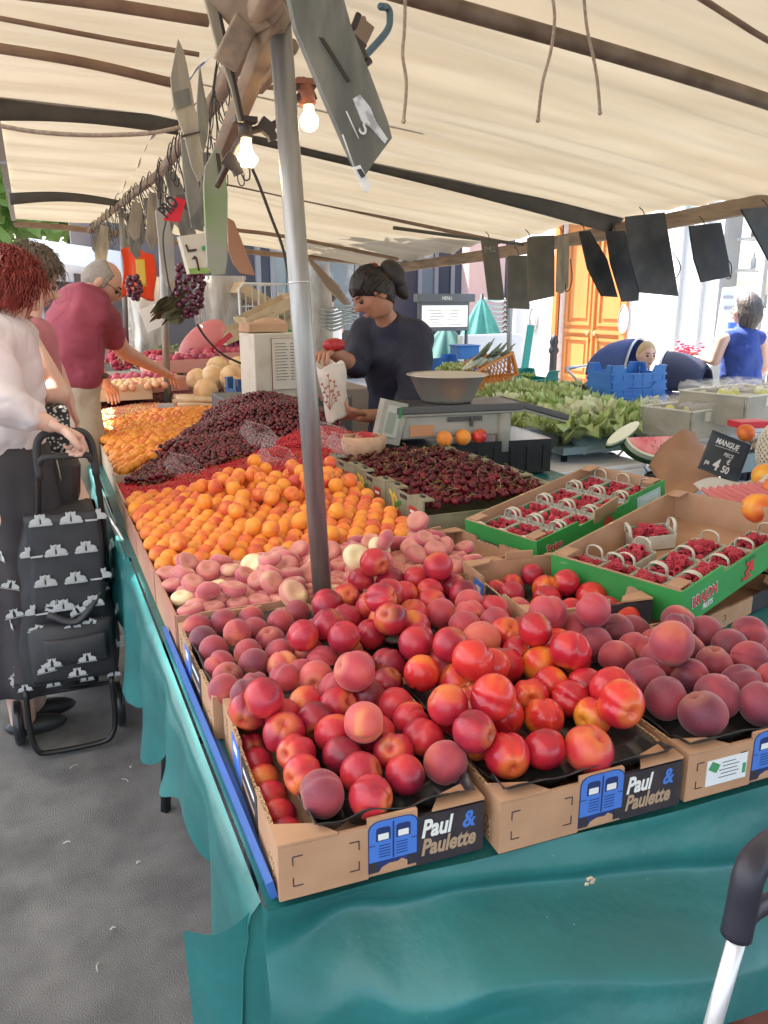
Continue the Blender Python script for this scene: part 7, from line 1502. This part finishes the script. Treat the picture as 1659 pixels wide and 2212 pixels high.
for sx, xx in ((-1,-.155),(1,.155)):
    for k in range(4): catpair(m, (xx+.02*sx, YT+.02+.05*(k % 2), .72-.12*k), (.35,-sx*.9 if sx < 0 else .9,0) if sx > 0 else (.35,-.9,0), (0,0,1), .040)
mp = m
m = MB(); m.grid(lambda u, v: (-.095+.236*u+.006*math.sin(v*5), YT-.018-.008*math.sin(PI*u)-.02*v, .865-.335*v), 12, 14); 
def fp_(u, v): return Vector((-.095+.236*u, YT-.022-.008*math.sin(PI*u)-.02*v, .865-.335*v))
for (u, v, c) in [(.22,.045,0),(.62,.045,0),(.96,.045,1),(.05,.36,2),(.38,.36,0),(.78,.36,0),(.20,.66,0),(.60,.66,0),(.95,.66,1),(.03,.95,2),(.40,.93,0),(.80,.93,0)]: catpair(m, fp_(u, v)+Vector((0,-.004,-.01)), (1,0,0), (0,-.05,1), .042, {0:0,1:2,2:1}[c] if c else 0)
m.build('front_flap', [BAGF,CATW], tr, solid=.003, off=1)
m = MB(); m.grid(lambda u, v: (-.115+.26*u, YT-.045-.045*math.sin(PI*u)**.5*math.sin(PI*v)**.5, .49-.20*v), 20, 14); m.build('front_pocket', BAGF, tr, solid=.012)
m = MB(); m.grid(lambda u, v: (-.075+.20*u, YT-.096-.020*math.sin(PI*u)**.6*math.sin(PI*v)**.6, .455-.10*v), 18, 10); m.build('pocket_flap', BAGF, tr, solid=.008, off=1)
m = mp
for (x, z, yy, an) in [(-.055,.375,-.128,0),(.055,.375,-.128,0),(.02,.318,-.105,0),(-.075,.345,-.095,.1),(-.03,.55,-.05,1.3),(-.09,.475,-.06,-.3),(.02,.475,-.075,.1),(.075,.475,-.07,-.5),(.125,.57,-.0,.4),(-.15,.34,.0,.3),(-.17,.29,.0,.8),(.155,.36,-.01,.2),(.045,.525,-.06,.4),(-.16,.62,.01,-.3),(-.155,.52,.0,.1)]:
    catpair(m, (x, YT+yy, z), (math.cos(an),-.02,math.sin(an)), (-math.sin(an),-.0,math.cos(an)), .038)
for x in (-.15,-.06,.05,.14): catpair(m, (x, YT-.035, .262), (1,0,0),(0,0,1), .03)
m.build('bag_body', [BAGF,CATW], tr)
m = MB(); m.tube(wire([(-.05,YT-.05,.53),(.03,YT-.075,.50),(.09,YT-.05,.545),(.14,YT-.0,.60)],5), .018, 8, flat=.6); m.build('gathered_strap', BAGF, tr)
m = MB()
for s in (-1,1): m.tube(wire([(.055+s*.085,YT+.0,1.04),(.052+s*.100,YT+.01,.86),(.03+s*.115,YT+.05,.5),(-.03+s*.11,YT+.09,.2)],5), .010, 10)
m.tube([(-.13,YT+.09,.2),(.09,YT+.09,.2)], .009, 8); m.build('frame', FT, tr)
m = MB(); hp = [(-.031,YT,.985),(-.030,YT-.002,1.085),(-.010,YT-.004,1.128),(.03,YT-.005,1.137),(.085,YT-.005,1.137),(.120,YT-.004,1.128),(.140,YT-.002,1.085),(.145,YT,.985)]
m.tube(wire(hp,5), .0125, 12); m.tube(wire([(-.026,YT-.004,1.035),(-.012,YT-.02,1.058),(.05,YT-.03,1.06),(.118,YT-.02,1.058),(.135,YT-.004,1.035)],5), .0105, 10); m.build('handle', GRIPM, tr)
m = MB(); m.tube(wire([(-.150,YT-.03,.26),(-.150,YT-.05,.12),(-.135,YT-.06,.045),(-.095,YT-.06,.025),(.07,YT-.06,.025),(.115,YT-.06,.05),(.130,YT-.05,.12),(.130,YT-.03,.26)],6), .010, 10); m.build('stand', FT, tr)
m = MB(); m.tube([(-.17,YT+.09,.18),(.14,YT+.09,.18)], .008, 8); m.build('axle', FT, tr)
for x in (-.19,.155): m = MB(); m.lathe([(.015,-.016),(.075,-.016),(.085,-.008),(.085,.008),(.075,.016),(.015,.016)], (x,YT+.09,.086), 24, ax=(1,0,0)); w_ = m.build('wheel', BLACKPL, tr)
# a second bag edge, blue-black, at the far side of the trolley
m = MB(); m.grid(lambda u, v: (-.30+.16*u, YT+.15+.02*math.sin(u*5), .58-.40*v+.03*math.sin(u*4)), 10, 12); tag(m.build('blue_black_bag', M('blueblack_nylon',(.03,.04,.08),.5,bump=.4,bs=16,bd=.01), solid=.02), 'dark blue bag half seen beyond the trolley at the picture edge', 'bag')
# nearer trolley handle at the table's corner
YH = .45; t2 = empty('trolley_handle', (pY(1540,2212,YH).x,YH,0), 0, 'silver trolley tube with a dark curved grip in front of the cloth', 'shopping trolley')
m = MB(); a = pY(1600,2000,YH); b = pY(1535,2230,YH); m.tube([a, b, b+(b-a).normalized()*.55], .0085, 16); m.build('tube', M('alu_bright',(.70,.70,.72),.35,.6), t2)
m = MB(); m.tube(wire([pY(1590,2020,YH),pY(1603,1960,YH),pY(1618,1890,YH),pY(1645,1845,YH+.01),pY(1700,1810,YH+.03),pY(1800,1800,YH+.05)],6), .0145, 16); m.build('grip', M('navy_grip',(.022,.022,.035),.45,bump=.2,bs=100), t2)
m = MB(); m.tube(wire([pY(1606,1990,YH+.0),pY(1630,1965,YH+.005),pY(1680,1945,YH+.02),pY(1800,1930,YH+.04)],6), .0095, 12); m.build('cross_grip', M('navy_grip',(.022,.022,.035)), t2)
m = MB(); c_ = b+(b-a).normalized()*.55; m.box(c_+Vector((.12,0,-.05)),(.28,.2,.3)); m.build('bag', BAGF, t2, bevel=.03)
# small blossom on the cloth
m = MB(); 
for k in range(5): m.sphere((.006*math.cos(k*1.9),-.004,.005*math.sin(k*1.9)), .004, 0, 6, 5, (1.2,.6,.8))
o = m.build('fallen_blossom', M('blossom',(.50,.42,.30),.7)); o.location = pY(1270,1900,.80); tag(o, 'withered blossom stuck on the front of the teal cloth', 'blossom')

# ================================================ STREET BEHIND
WALLW = M('white_render', (.80,.79,.76), .85, col2=(.75,.73,.70), ns=2, bump=.15, bs=40); ORD = M('orange_door_paint', (.62,.25,.08), .5, col2=(.57,.22,.07), ns=3, stretch=(1,1,.3)); DKG = M('dark_glass', (.03,.032,.04), .12, spec=.8)
XW = 8.6
b1 = empty('white_building', (XW,10,0), 0, 'sunlit white facade with an orange double door behind the stall', 'building')
m = MB(); 
def wseg(y0, y1, z0, z1, mi=0, x=XW, t=.3): m.box((x+t/2,(y0+y1)/2,(z0+z1)/2),(t,y1-y0,z1-z0),mi=mi)
yd0, yd1 = pX(1345,700,XW).y, pX(1205,700,XW).y
wseg(yd1,13.6,0,6.5); wseg(yd0,yd1,3.0,6.5); wseg(pX(1460,700,XW).y+.0,yd0,0,6.5); m.build('wall', WALLW, b1)
m = MB(); wseg(yd0,yd1,0,3.0,x=XW+.12,t=.06); 
for s in range(2):
    y0 = yd0+(yd1-yd0)*s/2; y1 = yd0+(yd1-yd0)*(s+1)/2
    for (z0, z1) in ((.25,.95),(1.15,2.75)):
        for (a, b_, c, d) in ((y0+.10,y1-.10,z0,z0+.05),(y0+.10,y1-.10,z1-.05,z1),(y0+.10,y0+.15,z0+.05,z1-.05),(y1-.15,y1-.10,z0+.05,z1-.05)): m.box((XW+.105,(a+b_)/2,(c+d)/2),(.03,b_-a,d-c))
        m.box((XW+.112,(y0+y1)/2,(z0+z1)/2),(.02,y1-y0-.44,z1-z0-.24))
    m.box((XW+.10,(y0+y1)/2,1.05),(.05,y1-y0-.12,.06))
m.box((XW+.10,(yd0+yd1)/2,1.5),(.05,.05,3.0)); dr = m.build('door', ORD, b1)
m = MB(); m.sphere((XW+.06,(yd0+yd1)/2-.1,1.02),.035,0,8,6); m.sphere((XW+.06,(yd0+yd1)/2+.1,1.02),.035,0,8,6); m.build('knob', M('brass',(.6,.5,.3),.3,.8), dr)
m = MB(); m.box((XW-.02,yd0-.06,1.5),(.08,.12,3.0)); m.box((XW-.02,yd1+.06,1.5),(.08,.12,3.0)); m.box((XW-.02,(yd0+yd1)/2,3.06),(.08,yd1-yd0+.24,.12)); m.build('door_frame', ORD, b1)
for (x, y, lb) in ((1350,690,'round white plaque with red top on the wall beside the orange door'),(1155,690,'round pale plaque on the wall between slates and orange door')):
    q = pX(x, y, XW-.02); e = empty('wall_plaque', q, 0, lb, 'plaque'); m = MB(); m.T = Matrix.Translation((-.02,0,0)); m.lathe([(.001,0),(.15,0),(.15,.02),(.001,.025)], (0,0,0), 20, ax=(-1,0,0)); o = m.build('disc', M('plaque_white',(.72,.70,.68),.5), e, local=True); o.scale = (1,.75,1.5)
    m = MB(); m.tube([(-.045,.105*math.cos(a),.21*math.sin(a)) for a in np.linspace(0,2*PI,21)[:-1]], .008, 5, closed=True); m.build('ring', M('plaque_ring',(.45,.40,.38),.5), e, local=True)
m = MB(); y5 = pX(1546,700,XW).y; y4 = pX(1460,700,XW).y
b2 = empty('grey_shopfront', (XW,8,0), 0, 'pale grey shopfront with a glazed display of shelves', 'building'); wseg(y5,y4-.01,0,6.5); wseg(4.5,y5-.01,2.9,6.5); wseg(4.5,y5-.01,0,.35); m.build('wall', M('grey_panel',(.70,.69,.66),.5,col2=(.64,.63,.60),ns=3), b2)
m = MB()
for y in (y4-.03,y5+.3,y5-.02,y5-.9,pX(1640,700,XW).y): m.box((XW-.03,y,1.6),(.07,.06,3.1))
m.build('mullion', M('steel_grey',(.55,.55,.55),.4,.3), b2)
m = MB(); m.box((XW+.03,(4.5+y5)/2,1.62),(.02,y5-4.5,2.55)); m.build('glazing', M('shop_glass',(.10,.11,.12),.04,alpha=.12,spec=.6), b2)
m = MB(); m.box((XW+1.1,(4.5+y5)/2,1.6),(.04,y5-4.5,3.0)); m.build('back_wall', M('beige_shop',(.30,.26,.21),.8), b2)
m = MB(); m.box((XW+.72,(4.5+y5)/2,2.96),(.82,y5-4.5,.06)); m.build('sun_block_ceiling', WALLW, b2)  # ceiling put in to keep the sun off the shop interior
m = MB()
for z in (1.45,1.95,2.35,2.75): m.box((XW+.35,(4.5+y5)/2,z),(.4,y5-4.6,.03))
sh = m.build('shelf', M('shelf_white',(.62,.62,.60),.5), b2)
r_ = random.Random(4); cols = [(.55,.05,.06),(.70,.68,.62),(.30,.22,.18),(.45,.42,.40),(.75,.74,.72),(.10,.10,.12),(.5,.3,.12)]
for z in (1.465,1.965,2.365):
    y = 5.0
    while y < y5-.15:
        w_ = r_.uniform(.07,.18); h_ = r_.uniform(.12,.32); m = MB()
        if r_.random() < .5: m.box((XW+.32,y,z+h_/2),(.12,w_*.8,h_))
        else: m.lathe([(.001,0),(w_*.3,0),(w_*.3,h_*.6),(w_*.1,h_*.75),(w_*.1,h_),(.001,h_)], (XW+.32,y,z), 10)
        c_ = r_.choice(cols); o = m.build('shop_item', M('shop_col_%d' % cols.index(c_), c_, .5)); tag(o, 'small jar, box or bottle on the shop display shelves', 'shop goods', 'goods on the shop shelves'); y += w_+.05
q = pY(1590,615,5.9); e = empty('poster_stand', q, 0, 'white poster leaning in the shopfront behind the woman in blue', 'poster'); m = MB(); A_, B_, C_, D_ = pY(1566,622,5.9), pY(1645,615,5.9), pY(1620,700,5.9), pY(1540,790,5.9)
m.add([A_,B_,C_,D_,A_+Vector((0,.03,0)),B_+Vector((0,.03,0)),C_+Vector((0,.03,0)),D_+Vector((0,.03,0))],[(3,2,1,0),(4,5,6,7),(0,1,5,4),(1,2,6,5),(2,3,7,6),(3,0,4,7)]); m.build('panel', M('poster_white',(.72,.72,.73),.5), e)
for (x_, y_, w_) in ((1572,642,.14),(1575,665,.10)): m = MB(); m.box(pY(x_,y_,5.89),(w_,.004,.025)); m.build('text_line', M('grey_print',(.4,.4,.42),.6), e)
q = pY(1582,703,5.2); m = MB(); m.box(q,(.08,.02,.05)); tag(m.build('blue_sign', BLUE), 'small blue sign before the shopfront beside the woman in blue', 'sign')
# flowers
e = empty('flower_pot', (0,0,0), 0, 'pink-red geraniums in front of the white wall by the second pram', 'flowers'); q = pY(1482,762,6.4); m = MB(); m.lathe([(.001,0),(.10,0),(.14,.25),(.001,.25)], (q.x,q.y,.70), 14); m.lathe([(.001,0),(.16,0),(.16,.7),(.001,.7)], (q.x,q.y,.0), 14); m.build('pot', WALLW, e)
m = MB()
for k in range(60): m.sphere((q.x+random.gauss(0,.08),q.y+random.gauss(0,.06),1.06+random.gauss(0,.04)), random.uniform(.014,.028), 0, 6, 4, (1,1,.6))
m.build('blossoms', M('geranium',(.60,.03,.08),.6,col2=(.75,.12,.2),ns=30), e)
m = MB()
for k in range(50): m.sphere((q.x+random.gauss(0,.09),q.y+random.gauss(0,.07),1.0+random.gauss(0,.04)), random.uniform(.015,.03), 0, 6, 4, (1,1,.4))
m.build('leaves', LG2, e)
# bollard
q = pz(1191,846,.10); e = empty('bollard', (q.x,q.y,.09), 0, 'dark iron bollard with pointed cap beside the orange door', 'bollard'); m = MB(); m.lathe([(.09,0),(.10,.05),(.065,.10),(.055,.62),(.085,.66),(.085,.70),(.055,.74),(.075,.82),(.05,.90),(.001,.95)], (0,0,0), 16); m.build('post', IRON, e, local=True)
# white panel van-like cabinet, parasol, chairs, menu board
q0, q1 = pY(997,724,9.0), pY(1128,722,9.0); e = empty('white_cabinet', (q0.x,9.0,0), 0, 'big white rounded panel standing between menu board and orange door', 'panel'); m = MB(); pts = [pY(997,724,9.),pY(1124,720,9.),pY(1131,728,9.),pY(1112,812,9.),pY(1104,850,9.),pY(997,850,9.)]; k = len(pts)
m.add([p for p in pts]+[p+Vector((0,.12,0)) for p in pts], [tuple(range(k))[::-1],tuple(range(k,2*k))]+[(i,(i+1) % k,k+(i+1) % k,k+i) for i in range(k)]); m.build('panel', WHITEP, e, bevel=.02)
m = MB(); q = pY(1135,730,9.2); m.box((q.x,q.y,.6),(.08,.05,1.3),rot=(0,.12,0)); tag(m.build('teal_post', GRC), 'slim teal post leaning at the white panel edge', 'post')
PARA = M('green_parasol', (.10,.36,.30), .8, col2=(.07,.28,.24), ns=4, bump=.3, bs=14, bd=.01, transl=.2)
for (x, yt, yb, Y, w_, lb) in [(1041,642,726,11.0,.30,'folded pale green parasol beside the stacked chairs'),(965,700,770,12.0,.45,'folded dark green parasol below the menu board')]:
    a, b_ = pY(x,yt,Y), pY(x,yb,Y); e = empty('parasol', (a.x,a.y,.1), 0, lb, 'parasol'); m = MB(); H_ = (a-b_).length
    m.grid(lambda u, v: (a.x+(w_*v**.8*(1+.12*math.cos(u*2*PI*8)))*math.cos(u*2*PI), a.y+(w_*v**.8*(1+.12*math.cos(u*2*PI*8)))*math.sin(u*2*PI), a.z-H_*v), 64, 8, flip=True); m.build('canopy', PARA if 'pale' in lb else M('dark_parasol',(.04,.12,.11),.8), e); m = MB(); m.tube([(a.x,a.y,.1),(a.x,a.y,a.z+.05)], .025, 8); m.build('pole', IRON, e)
for k in range(8):
    q = pY(1072,648+k*10.5,11.4); m = MB(); m.tube(wire([q+Vector((-.22,0,.02)),q+Vector((-.08,-.05,-.03)),q+Vector((.08,-.05,-.03)),q+Vector((.16,0,.02)),q+Vector((.2,.1,.0))],4), .016, 6); m.box(q+Vector((0,.12,-.01)),(.36,.3,.02)); 
    for sx in (-.17,.17): m.tube([q+Vector((sx,.25,-.02)), q+Vector((sx*1.1,.28,-.14))], .012, 5)
    tag(m.build('terrace_chair', M('alu_chair',(.40,.45,.46),.35,.6)), 'metal terrace chair in the tall stack beside the pale parasol', 'chair', 'stacked terrace chairs')
mb_ = empty('menu_board', (0,0,0), 0, 'glazed grey menu case headed MENU behind the merchant', 'menu board'); YM = 8.0; a, b_, c_, d_ = pY(900,636,YM), pY(1016,634,YM), pY(1014,708,YM), pY(907,708,YM); GRM = M('menu_grey',(.13,.15,.17),.4)
m = MB(); z0, z1 = c_.z, a.z; x0, x1 = a.x, b_.x; m.box(((x0+x1)/2,YM,(z0+z1)/2-.03),(x1-x0-.04,.05,z1-z0-.0)); m.box(((x0+x1)/2,YM-.02,z1-.035),(x1-x0+.04,.12,.085)); m.build('case', GRM, mb_, bevel=.006)
m = MB(); m.box(((x0+x1)/2,YM-.035,(z0+z1)/2-.05),(x1-x0-.10,.01,z1-z0-.13)); m.build('menu_sheet', M('menu_paper',(.80,.80,.78),.6,emit=(1,1,.95),es=.15), mb_)
m = MB(); m.text('MENU', (x0+(x1-x0)*.40, YM-.0815, z1-.055), (1,0,0),(0,0,1), .05, 0, .03, 0, 0, .9); m.build('lettering', WHITEP, mb_)
m = MB(); r_ = random.Random(2)
for i in range(9):
    for j in range(2):
        if r_.random() < .8: m.box((x0+.10+(x1-x0-.2)*(.25+.5*j)+r_.uniform(-.02,.02), YM-.0415, z1-.14-.030*i),(r_.uniform(.06,.18),.002,.006))
m.build('printed_lines', M('menu_ink',(.2,.2,.22),.7), mb_)
m = MB(); m.tube([((x0+x1)/2-.2,YM+.02,.1),((x0+x1)/2-.2,YM+.02,z0)], .03, 8); m.tube([((x0+x1)/2+.3,YM+.02,.1),((x0+x1)/2+.3,YM+.02,z0)], .02, 8); m.build('leg', GRM, mb_)
# cafe front: dark terrace screens
DKN = M('dark_navy_screen', (.022,.026,.05), .4); CGL = M('cafe_glass', (.16,.19,.22), .1, spec=.9, col2=(.50,.50,.48), ns=1.3, nlo=.5, nhi=.62)
YC = 15.5; cf = empty('cafe_front', (6,YC,0), 0, 'dark cafe terrace front with tall glazed screens behind the merchant', 'building')
m = MB(); m.box((5.6,YC+1.2,2.7),(9.6,.2,5.4)); m.build('wall', M('cafe_wall',(.14,.11,.10),.8), cf)
fr_ = MB(); xs = [pY(x, 650, YC).x for x in (560,590,625,665,700,770,820,905,940,975,1000,1045,1098)]
for x in xs:
    m = MB(); m.box((x,YC,1.5),(.09,.10,3.0)); m.build('screen_post', M('post_grey',(.22,.22,.24),.5), cf)
for i, (a, b_) in enumerate(zip(xs, xs[1:])):
    m = MB(); m.box(((a+b_)/2,YC,1.55),(b_-a-.10,.03,2.9)); m.build('screen_pane', DKN if i % 3 != 1 else CGL, cf)
m = MB(); m.box(((xs[0]+xs[-1])/2,YC-.3,3.05),(xs[-1]-xs[0]+.6,.8,.14)); m.build('terrace_lintel', M('lintel_pale',(.50,.50,.52),.6), cf)
m = MB(); m.box(((xs[2]+xs[7])/2,YC-.6,.55),(xs[7]-xs[2],.4,.9)); tag(m.build('terrace_planter', M('planter_dark',(.05,.05,.045),.8), bevel=.02), 'dark terrace planter box low before the cafe screens', 'planter')
m = MB(); m.box((8.2,14.2,1.6),(.8,.3,3.2)); tag(m.build('pink_pier', M('pink_render',(.50,.34,.33),.8)), 'dull pink wall pier between cafe and white facade', 'wall')
# stacked terrace furniture beside the trunk
for k in range(7):
    q = pY(712+k*6, 600+k*9, 9.8); m = MB(); m.tube([q+Vector((-.28,0,.22)), q+Vector((.10,0,-.12))], .018, 6); m.tube([q+Vector((-.22,.1,.22)), q+Vector((.16,.1,-.12))], .018, 6); m.box(q+Vector((-.06,.05,.04)),(.42,.12,.02),rot=(0,.72,0))
    tag(m.build('folding_chair', M('slat_wood',(.28,.20,.14),.7)), 'folded slatted chair leaning in the pile right of the trunk', 'chair', 'folded chairs by the trunk')
for k in range(6):
    q = pY(735, 668+k*8, 9.5); m = MB(); m.tube(wire([q+Vector((-.22,0,0)),q+Vector((-.1,-.02,-.03)),q+Vector((.1,-.02,.03)),q+Vector((.24,0,0))],4), .014, 5); m.tube([q+Vector((-.2,.15,.0)),q+Vector((.2,.15,.05))], .012, 5)
    tag(m.build('metal_chair', M('alu_chair',(.4,.45,.46))), 'bright metal chair frame in the stack behind the merchant\'s arm', 'chair', 'metal chairs behind the merchant')
# ---- trees
BARK = M('plane_bark', (.20,.17,.14), .9, col2=(.34,.31,.26), ns=5, stretch=(1,1,.6), bump=.5, bs=18, bd=.01)
LEAFM = M('tree_leaf', (.34,.52,.13), .55, col2=(.55,.70,.28), ns=1.5, transl=.5)
def tree(loc, H, r0, cr, nleaf, label, ls=.16, crown_z=None, seedv=1):
    r_ = random.Random(seedv); e = empty('plane_tree', loc, 0, label, 'tree'); m = MB(); m.tube(wire([(0,0,0),(.03,0,H*.3),(-.04,.02,H*.6),(0,0,H*.85)],4), [r0*(1-.035*i) for i in range(13)], 14); tips = []
    for k in range(9):
        a = k*2.4; z = H*(.55+.04*k); L_ = cr*.75; q = Vector((math.cos(a)*L_, math.sin(a)*L_, z+L_*.7)); m.tube([(0,0,z),(q.x*.5,q.y*.5,z+L_*.5),tuple(q)], [r0*.4,r0*.25,r0*.06], 7); tips.append(q)
    m.build('trunk', BARK, e, local=True); cz = crown_z or H; V = []; Fc = []
    cl_ = [(Vector((r_.gauss(0,.5)*cr, r_.gauss(0,.5)*cr, cz+r_.gauss(0,.38)*cr)), r_.uniform(.25,.55)*cr) for _ in range(22)]+[(t, .4*cr) for t in tips]
    for k in range(nleaf):
        c, rr = r_.choice(cl_); d = Vector((r_.gauss(0,1), r_.gauss(0,1), r_.gauss(0,1))).normalized()*rr*r_.uniform(.5,1.05); p = c+d; a = Vector((r_.gauss(0,1),r_.gauss(0,1),r_.gauss(0,1))).normalized(); b_ = a.cross(Vector((r_.gauss(0,1),r_.gauss(0,1),r_.gauss(0,1)))).normalized(); s = ls*r_.uniform(.6,1.2)
        n = len(V); V += [tuple(p-a*s), tuple(p+b_*s*.6), tuple(p+a*s), tuple(p-b_*s*.6)]; Fc.append((n,n+1,n+2,n+3))
    m = MB(); m.add(V, Fc); m.build('crown', LEAFM, e, local=True); return e
q = pY(692,800,11.3); tree((q.x,q.y,0), 5.0, .19, 1.2, 3000, 'thick grey-brown trunk rising through the middle behind the merchant', seedv=1, crown_z=5.2)
q = pY(322,700,8.9); m = MB(); m.tube([(q.x,q.y,0),(q.x+.05,q.y,1.2),(q.x,q.y,3.0),(q.x-.1,q.y,6)], [.20,.19,.17,.14], 14); 
for (x, Y, H, cr, lb, sd) in [(-60,26,7,4.2,'leafy tree filling the gap beyond the awning edge',5),(60,32,8,4.8,'bright green tree far along the aisle',6),(170,30,6.5,4.2,'sunlit tree above the white far awning',7),(560,36,6.5,4.5,'far green tree over the white buildings',8)]:
    q = pY(x, 640, Y); tree((q.x,q.y,0), H, .22, cr, 9000, lb, ls=.30, seedv=sd, crown_z=H*.85)
# ---- far stalls and buildings along the aisle
WAW = M('bright_awning', (.80,.80,.82), .8, transl=.3); UND = M('awning_under', (.12,.12,.13), .8)
def farstall(x0, x1, yt, yb, Y, label, valance=True):
    a, b_ = pY(x0,yt,Y), pY(x1,yb,Y); e = empty('market_stall', (a.x,Y,0), 0, label, 'stall'); m = MB(); zt = a.z; zb = pY(x1, yb, Y).z
    m.add([(a.x,Y,zt),(b_.x,Y,zt-.25),(b_.x,Y+3,zt-.45),(a.x,Y+3,zt-.25),(a.x,Y,zt-.35),(b_.x,Y,zt-.60),(b_.x,Y+3,zt-.80),(a.x,Y+3,zt-.60)], [(0,1,2,3),(7,6,5,4),(0,4,5,1),(1,5,6,2),(2,6,7,3),(3,7,4,0)]); m.build('canopy', WAW, e)
    for x in (a.x+.1,b_.x-.1): m = MB(); m.tube([(x,Y+.1,0),(x,Y+.1,zt-.5)], .03, 6); m.build('pole', STEEL, e)
    m = MB(); m.box(((a.x+b_.x)/2,Y+.8,.45),(abs(b_.x-a.x)*.9,.9,.9)); m.build('counter', M('far_counter',(.25,.20,.16),.8), e)
    m = MB(); m.box(((a.x+b_.x)/2,Y+2.9,1.2),(abs(b_.x-a.x)*.95,.06,2.2)); m.build('back_cloth', UND, e); return e
farstall(62, 330, 514, 560, 15.5, 'far stall under a bright white awning beyond the stooping man'); farstall(-140, 60, 528, 560, 14.0, 'far stall with pale flat roof beyond the two women'); farstall(120,420,580,610,22.0,'small distant stall under a cream awning')
m = MB(); q = pY(160,578,17); m.box(q,(.5,.1,.14)); tag(m.build('blue_signboard', BLUE), 'tiny bright blue panel in the far stall', 'panel')
b3 = empty('white_far_building', (3,20,0), 0, 'bright white building closing the view, blue lettering on its fascia', 'building'); YB = 19.5; a, b_ = pY(300,560,YB), pY(600,560,YB)
m = MB(); m.box(((a.x+b_.x)/2,YB+.5,1.9),(b_.x-a.x,1,3.8)); m.build('wall', WALLW, b3)
m = MB()
for k in range(5): x = a.x+.5+k*.75; m.box((x,YB-.02,1.3),(.45,.05,1.2))
m.build('window', DKG, b3)
m = MB(); q = pY(510,577,YB); m.box((q.x,YB-.1,q.z),(1.5,.1,.30)); fa = m.build('fascia', WHITEP, b3); m = MB(); m.text('NUGI', (q.x-.62,YB-.156,q.z-.11), (1,0,0),(0,0,1), .32, 0, .04, 0, 0, 1); m.build('lettering', BLUE, fa)
b4 = empty('pale_street_front', (9,24,0), 0, 'pale tall house front far behind the cafe', 'building'); m = MB(); m.box((9,26,5),(14,1,10)); m.build('wall', M('pale_stone',(.52,.49,.44),.85), b4)
for k in range(7):
    for z in (1.5,4.4,7.3): m = MB(); m.box((3.2+1.9*k,25.47,z),(.9,.08,1.8)); m.build('window', DKG, b4)
# wrapped pallets, roll cage
WRAP = M('pallet_wrap', (.52,.50,.48), .2, col2=(.30,.27,.24), ns=4, bump=.9, bs=8, bd=.04, spec=.9, coat=.4, stretch=(1,1,.4))
def pallet(x0, x1, yt, Y, label, D=1.0):
    a, b_ = pY(x0,yt,Y), pY(x1,yt,Y); e = empty('wrapped_pallet', ((a.x+b_.x)/2,Y,0), 0, label, 'pallet'); w_ = (b_.x-a.x)/2; m = MB()
    m.grid(lambda u, v: (w_*(1-.10*v)*max(-1,min(1,1.25*math.cos(u*2*PI)))+.03*nz(u*12,v*5), D/2*max(-1,min(1,1.25*math.sin(u*2*PI)))+.03*nz(u*12+4,v*5), .12+(a.z-.12)*v), 60, 24, flip=True); m.box((0,0,a.z-.02),(w_*1.75,D*.9,.04)); m.build('film_wrap', WRAP, e, local=True)
    m = MB(); m.box((0,0,.06),(w_*2,D,.12)); m.build('pallet_base', WOODT, e, local=True); return e
pallet(270,345,600,9.2,'grey film-wrapped pallet behind the grape bunches'); pallet(425,515,598,8.8,'tall film-wrapped load beside the white roll cage')
CW = M('cage_white', (.66,.68,.70), .4, .2); YG = 8.0; cg = empty('roll_cage', (pY(575,700,YG).x,YG,0), 0, 'white wire roll cage full of wooden crates behind the cream housing', 'roll cage')
xa_, xb_ = pY(517,640,YG).x, pY(640,640,YG).x; zt = pY(560,613,YG).z
for (y, nm) in ((YG,'front_grid'),(YG+.7,'back_grid')):
    m = MB(); m.tube([(xa_,y,.15),(xa_,y,zt-.05),(xa_+.05,y,zt),(xb_,y,zt),(xb_,y,.15)], .014, 6)
    for k in range(1,9): x = xa_+(xb_-xa_)*k/9; m.tube([(x,y,.2),(x,y,zt)], .005 if k != 3 else .012, 5)
    for z in (.5,.9,1.25,1.5): m.tube([(xa_,y,z),(xb_,y,z)], .006, 5)
    m.build(nm, CW, cg)
m = MB(); m.box(((xa_+xb_)/2,YG+.35,.14),(xb_-xa_,.7,.05)); m.build('floor_panel', CW, cg)
WCR = M('crate_wood', (.60,.48,.32), .8, col2=(.50,.38,.25), ns=9)
for k, (x, y, Y, an, lb) in enumerate([(575,672,7.7,-.42,'pale wooden crate tipped up at the front of the roll cage'),(560,650,8.2,.5,'brown wooden crate leaning inside the roll cage, topmost'),(590,705,8.3,-.2,'wooden crate low in the roll cage'),(530,708,7.6,-.35,'pale wooden crate end poking left of the roll cage')]):
    e = empty('wooden_crate', pY(x, y, Y), 0, lb, 'crate'); e.rotation_euler = (0, an, .1); 
    for i, (c, d) in enumerate((((0,-.18,0),(.55,.012,.10)),((0,.18,0),(.55,.012,.10)),((-.27,0,0),(.012,.34,.12)),((.27,0,0),(.012,.34,.12)),((0,0,-.05),(.53,.34,.01)))): m = MB(); m.box(c, d); m.build('slat_side' if i < 4 else 'base', WCR, e, local=True)
m = MB(); q = pY(600,735,7.9); m.box((0,0,0),(.5,.4,.2)); o = m.build('green_crate', GREENP, bevel=.01); o.location = q; tag(o, 'bright green crate low behind the roll cage bars', 'crate')
m = MB(); A_, B_, C_, D_ = pY(300,670,8.4), pY(358,648,8.4), pY(384,690,8.4), pY(320,718,8.4); m.add([A_,B_,C_,D_]+[p+Vector((0,.02,.0)) for p in (A_,B_,C_,D_)], [(3,2,1,0),(4,5,6,7),(0,1,5,4),(1,2,6,5),(2,3,7,6),(3,0,4,7)]); tag(m.build('white_board', WHITEP), 'tilted white foam board behind the radishes', 'board')
for (x, y, Y, c, lb) in [(345,665,9.6,'#','white plastic sheeting behind the grapes')]: pass
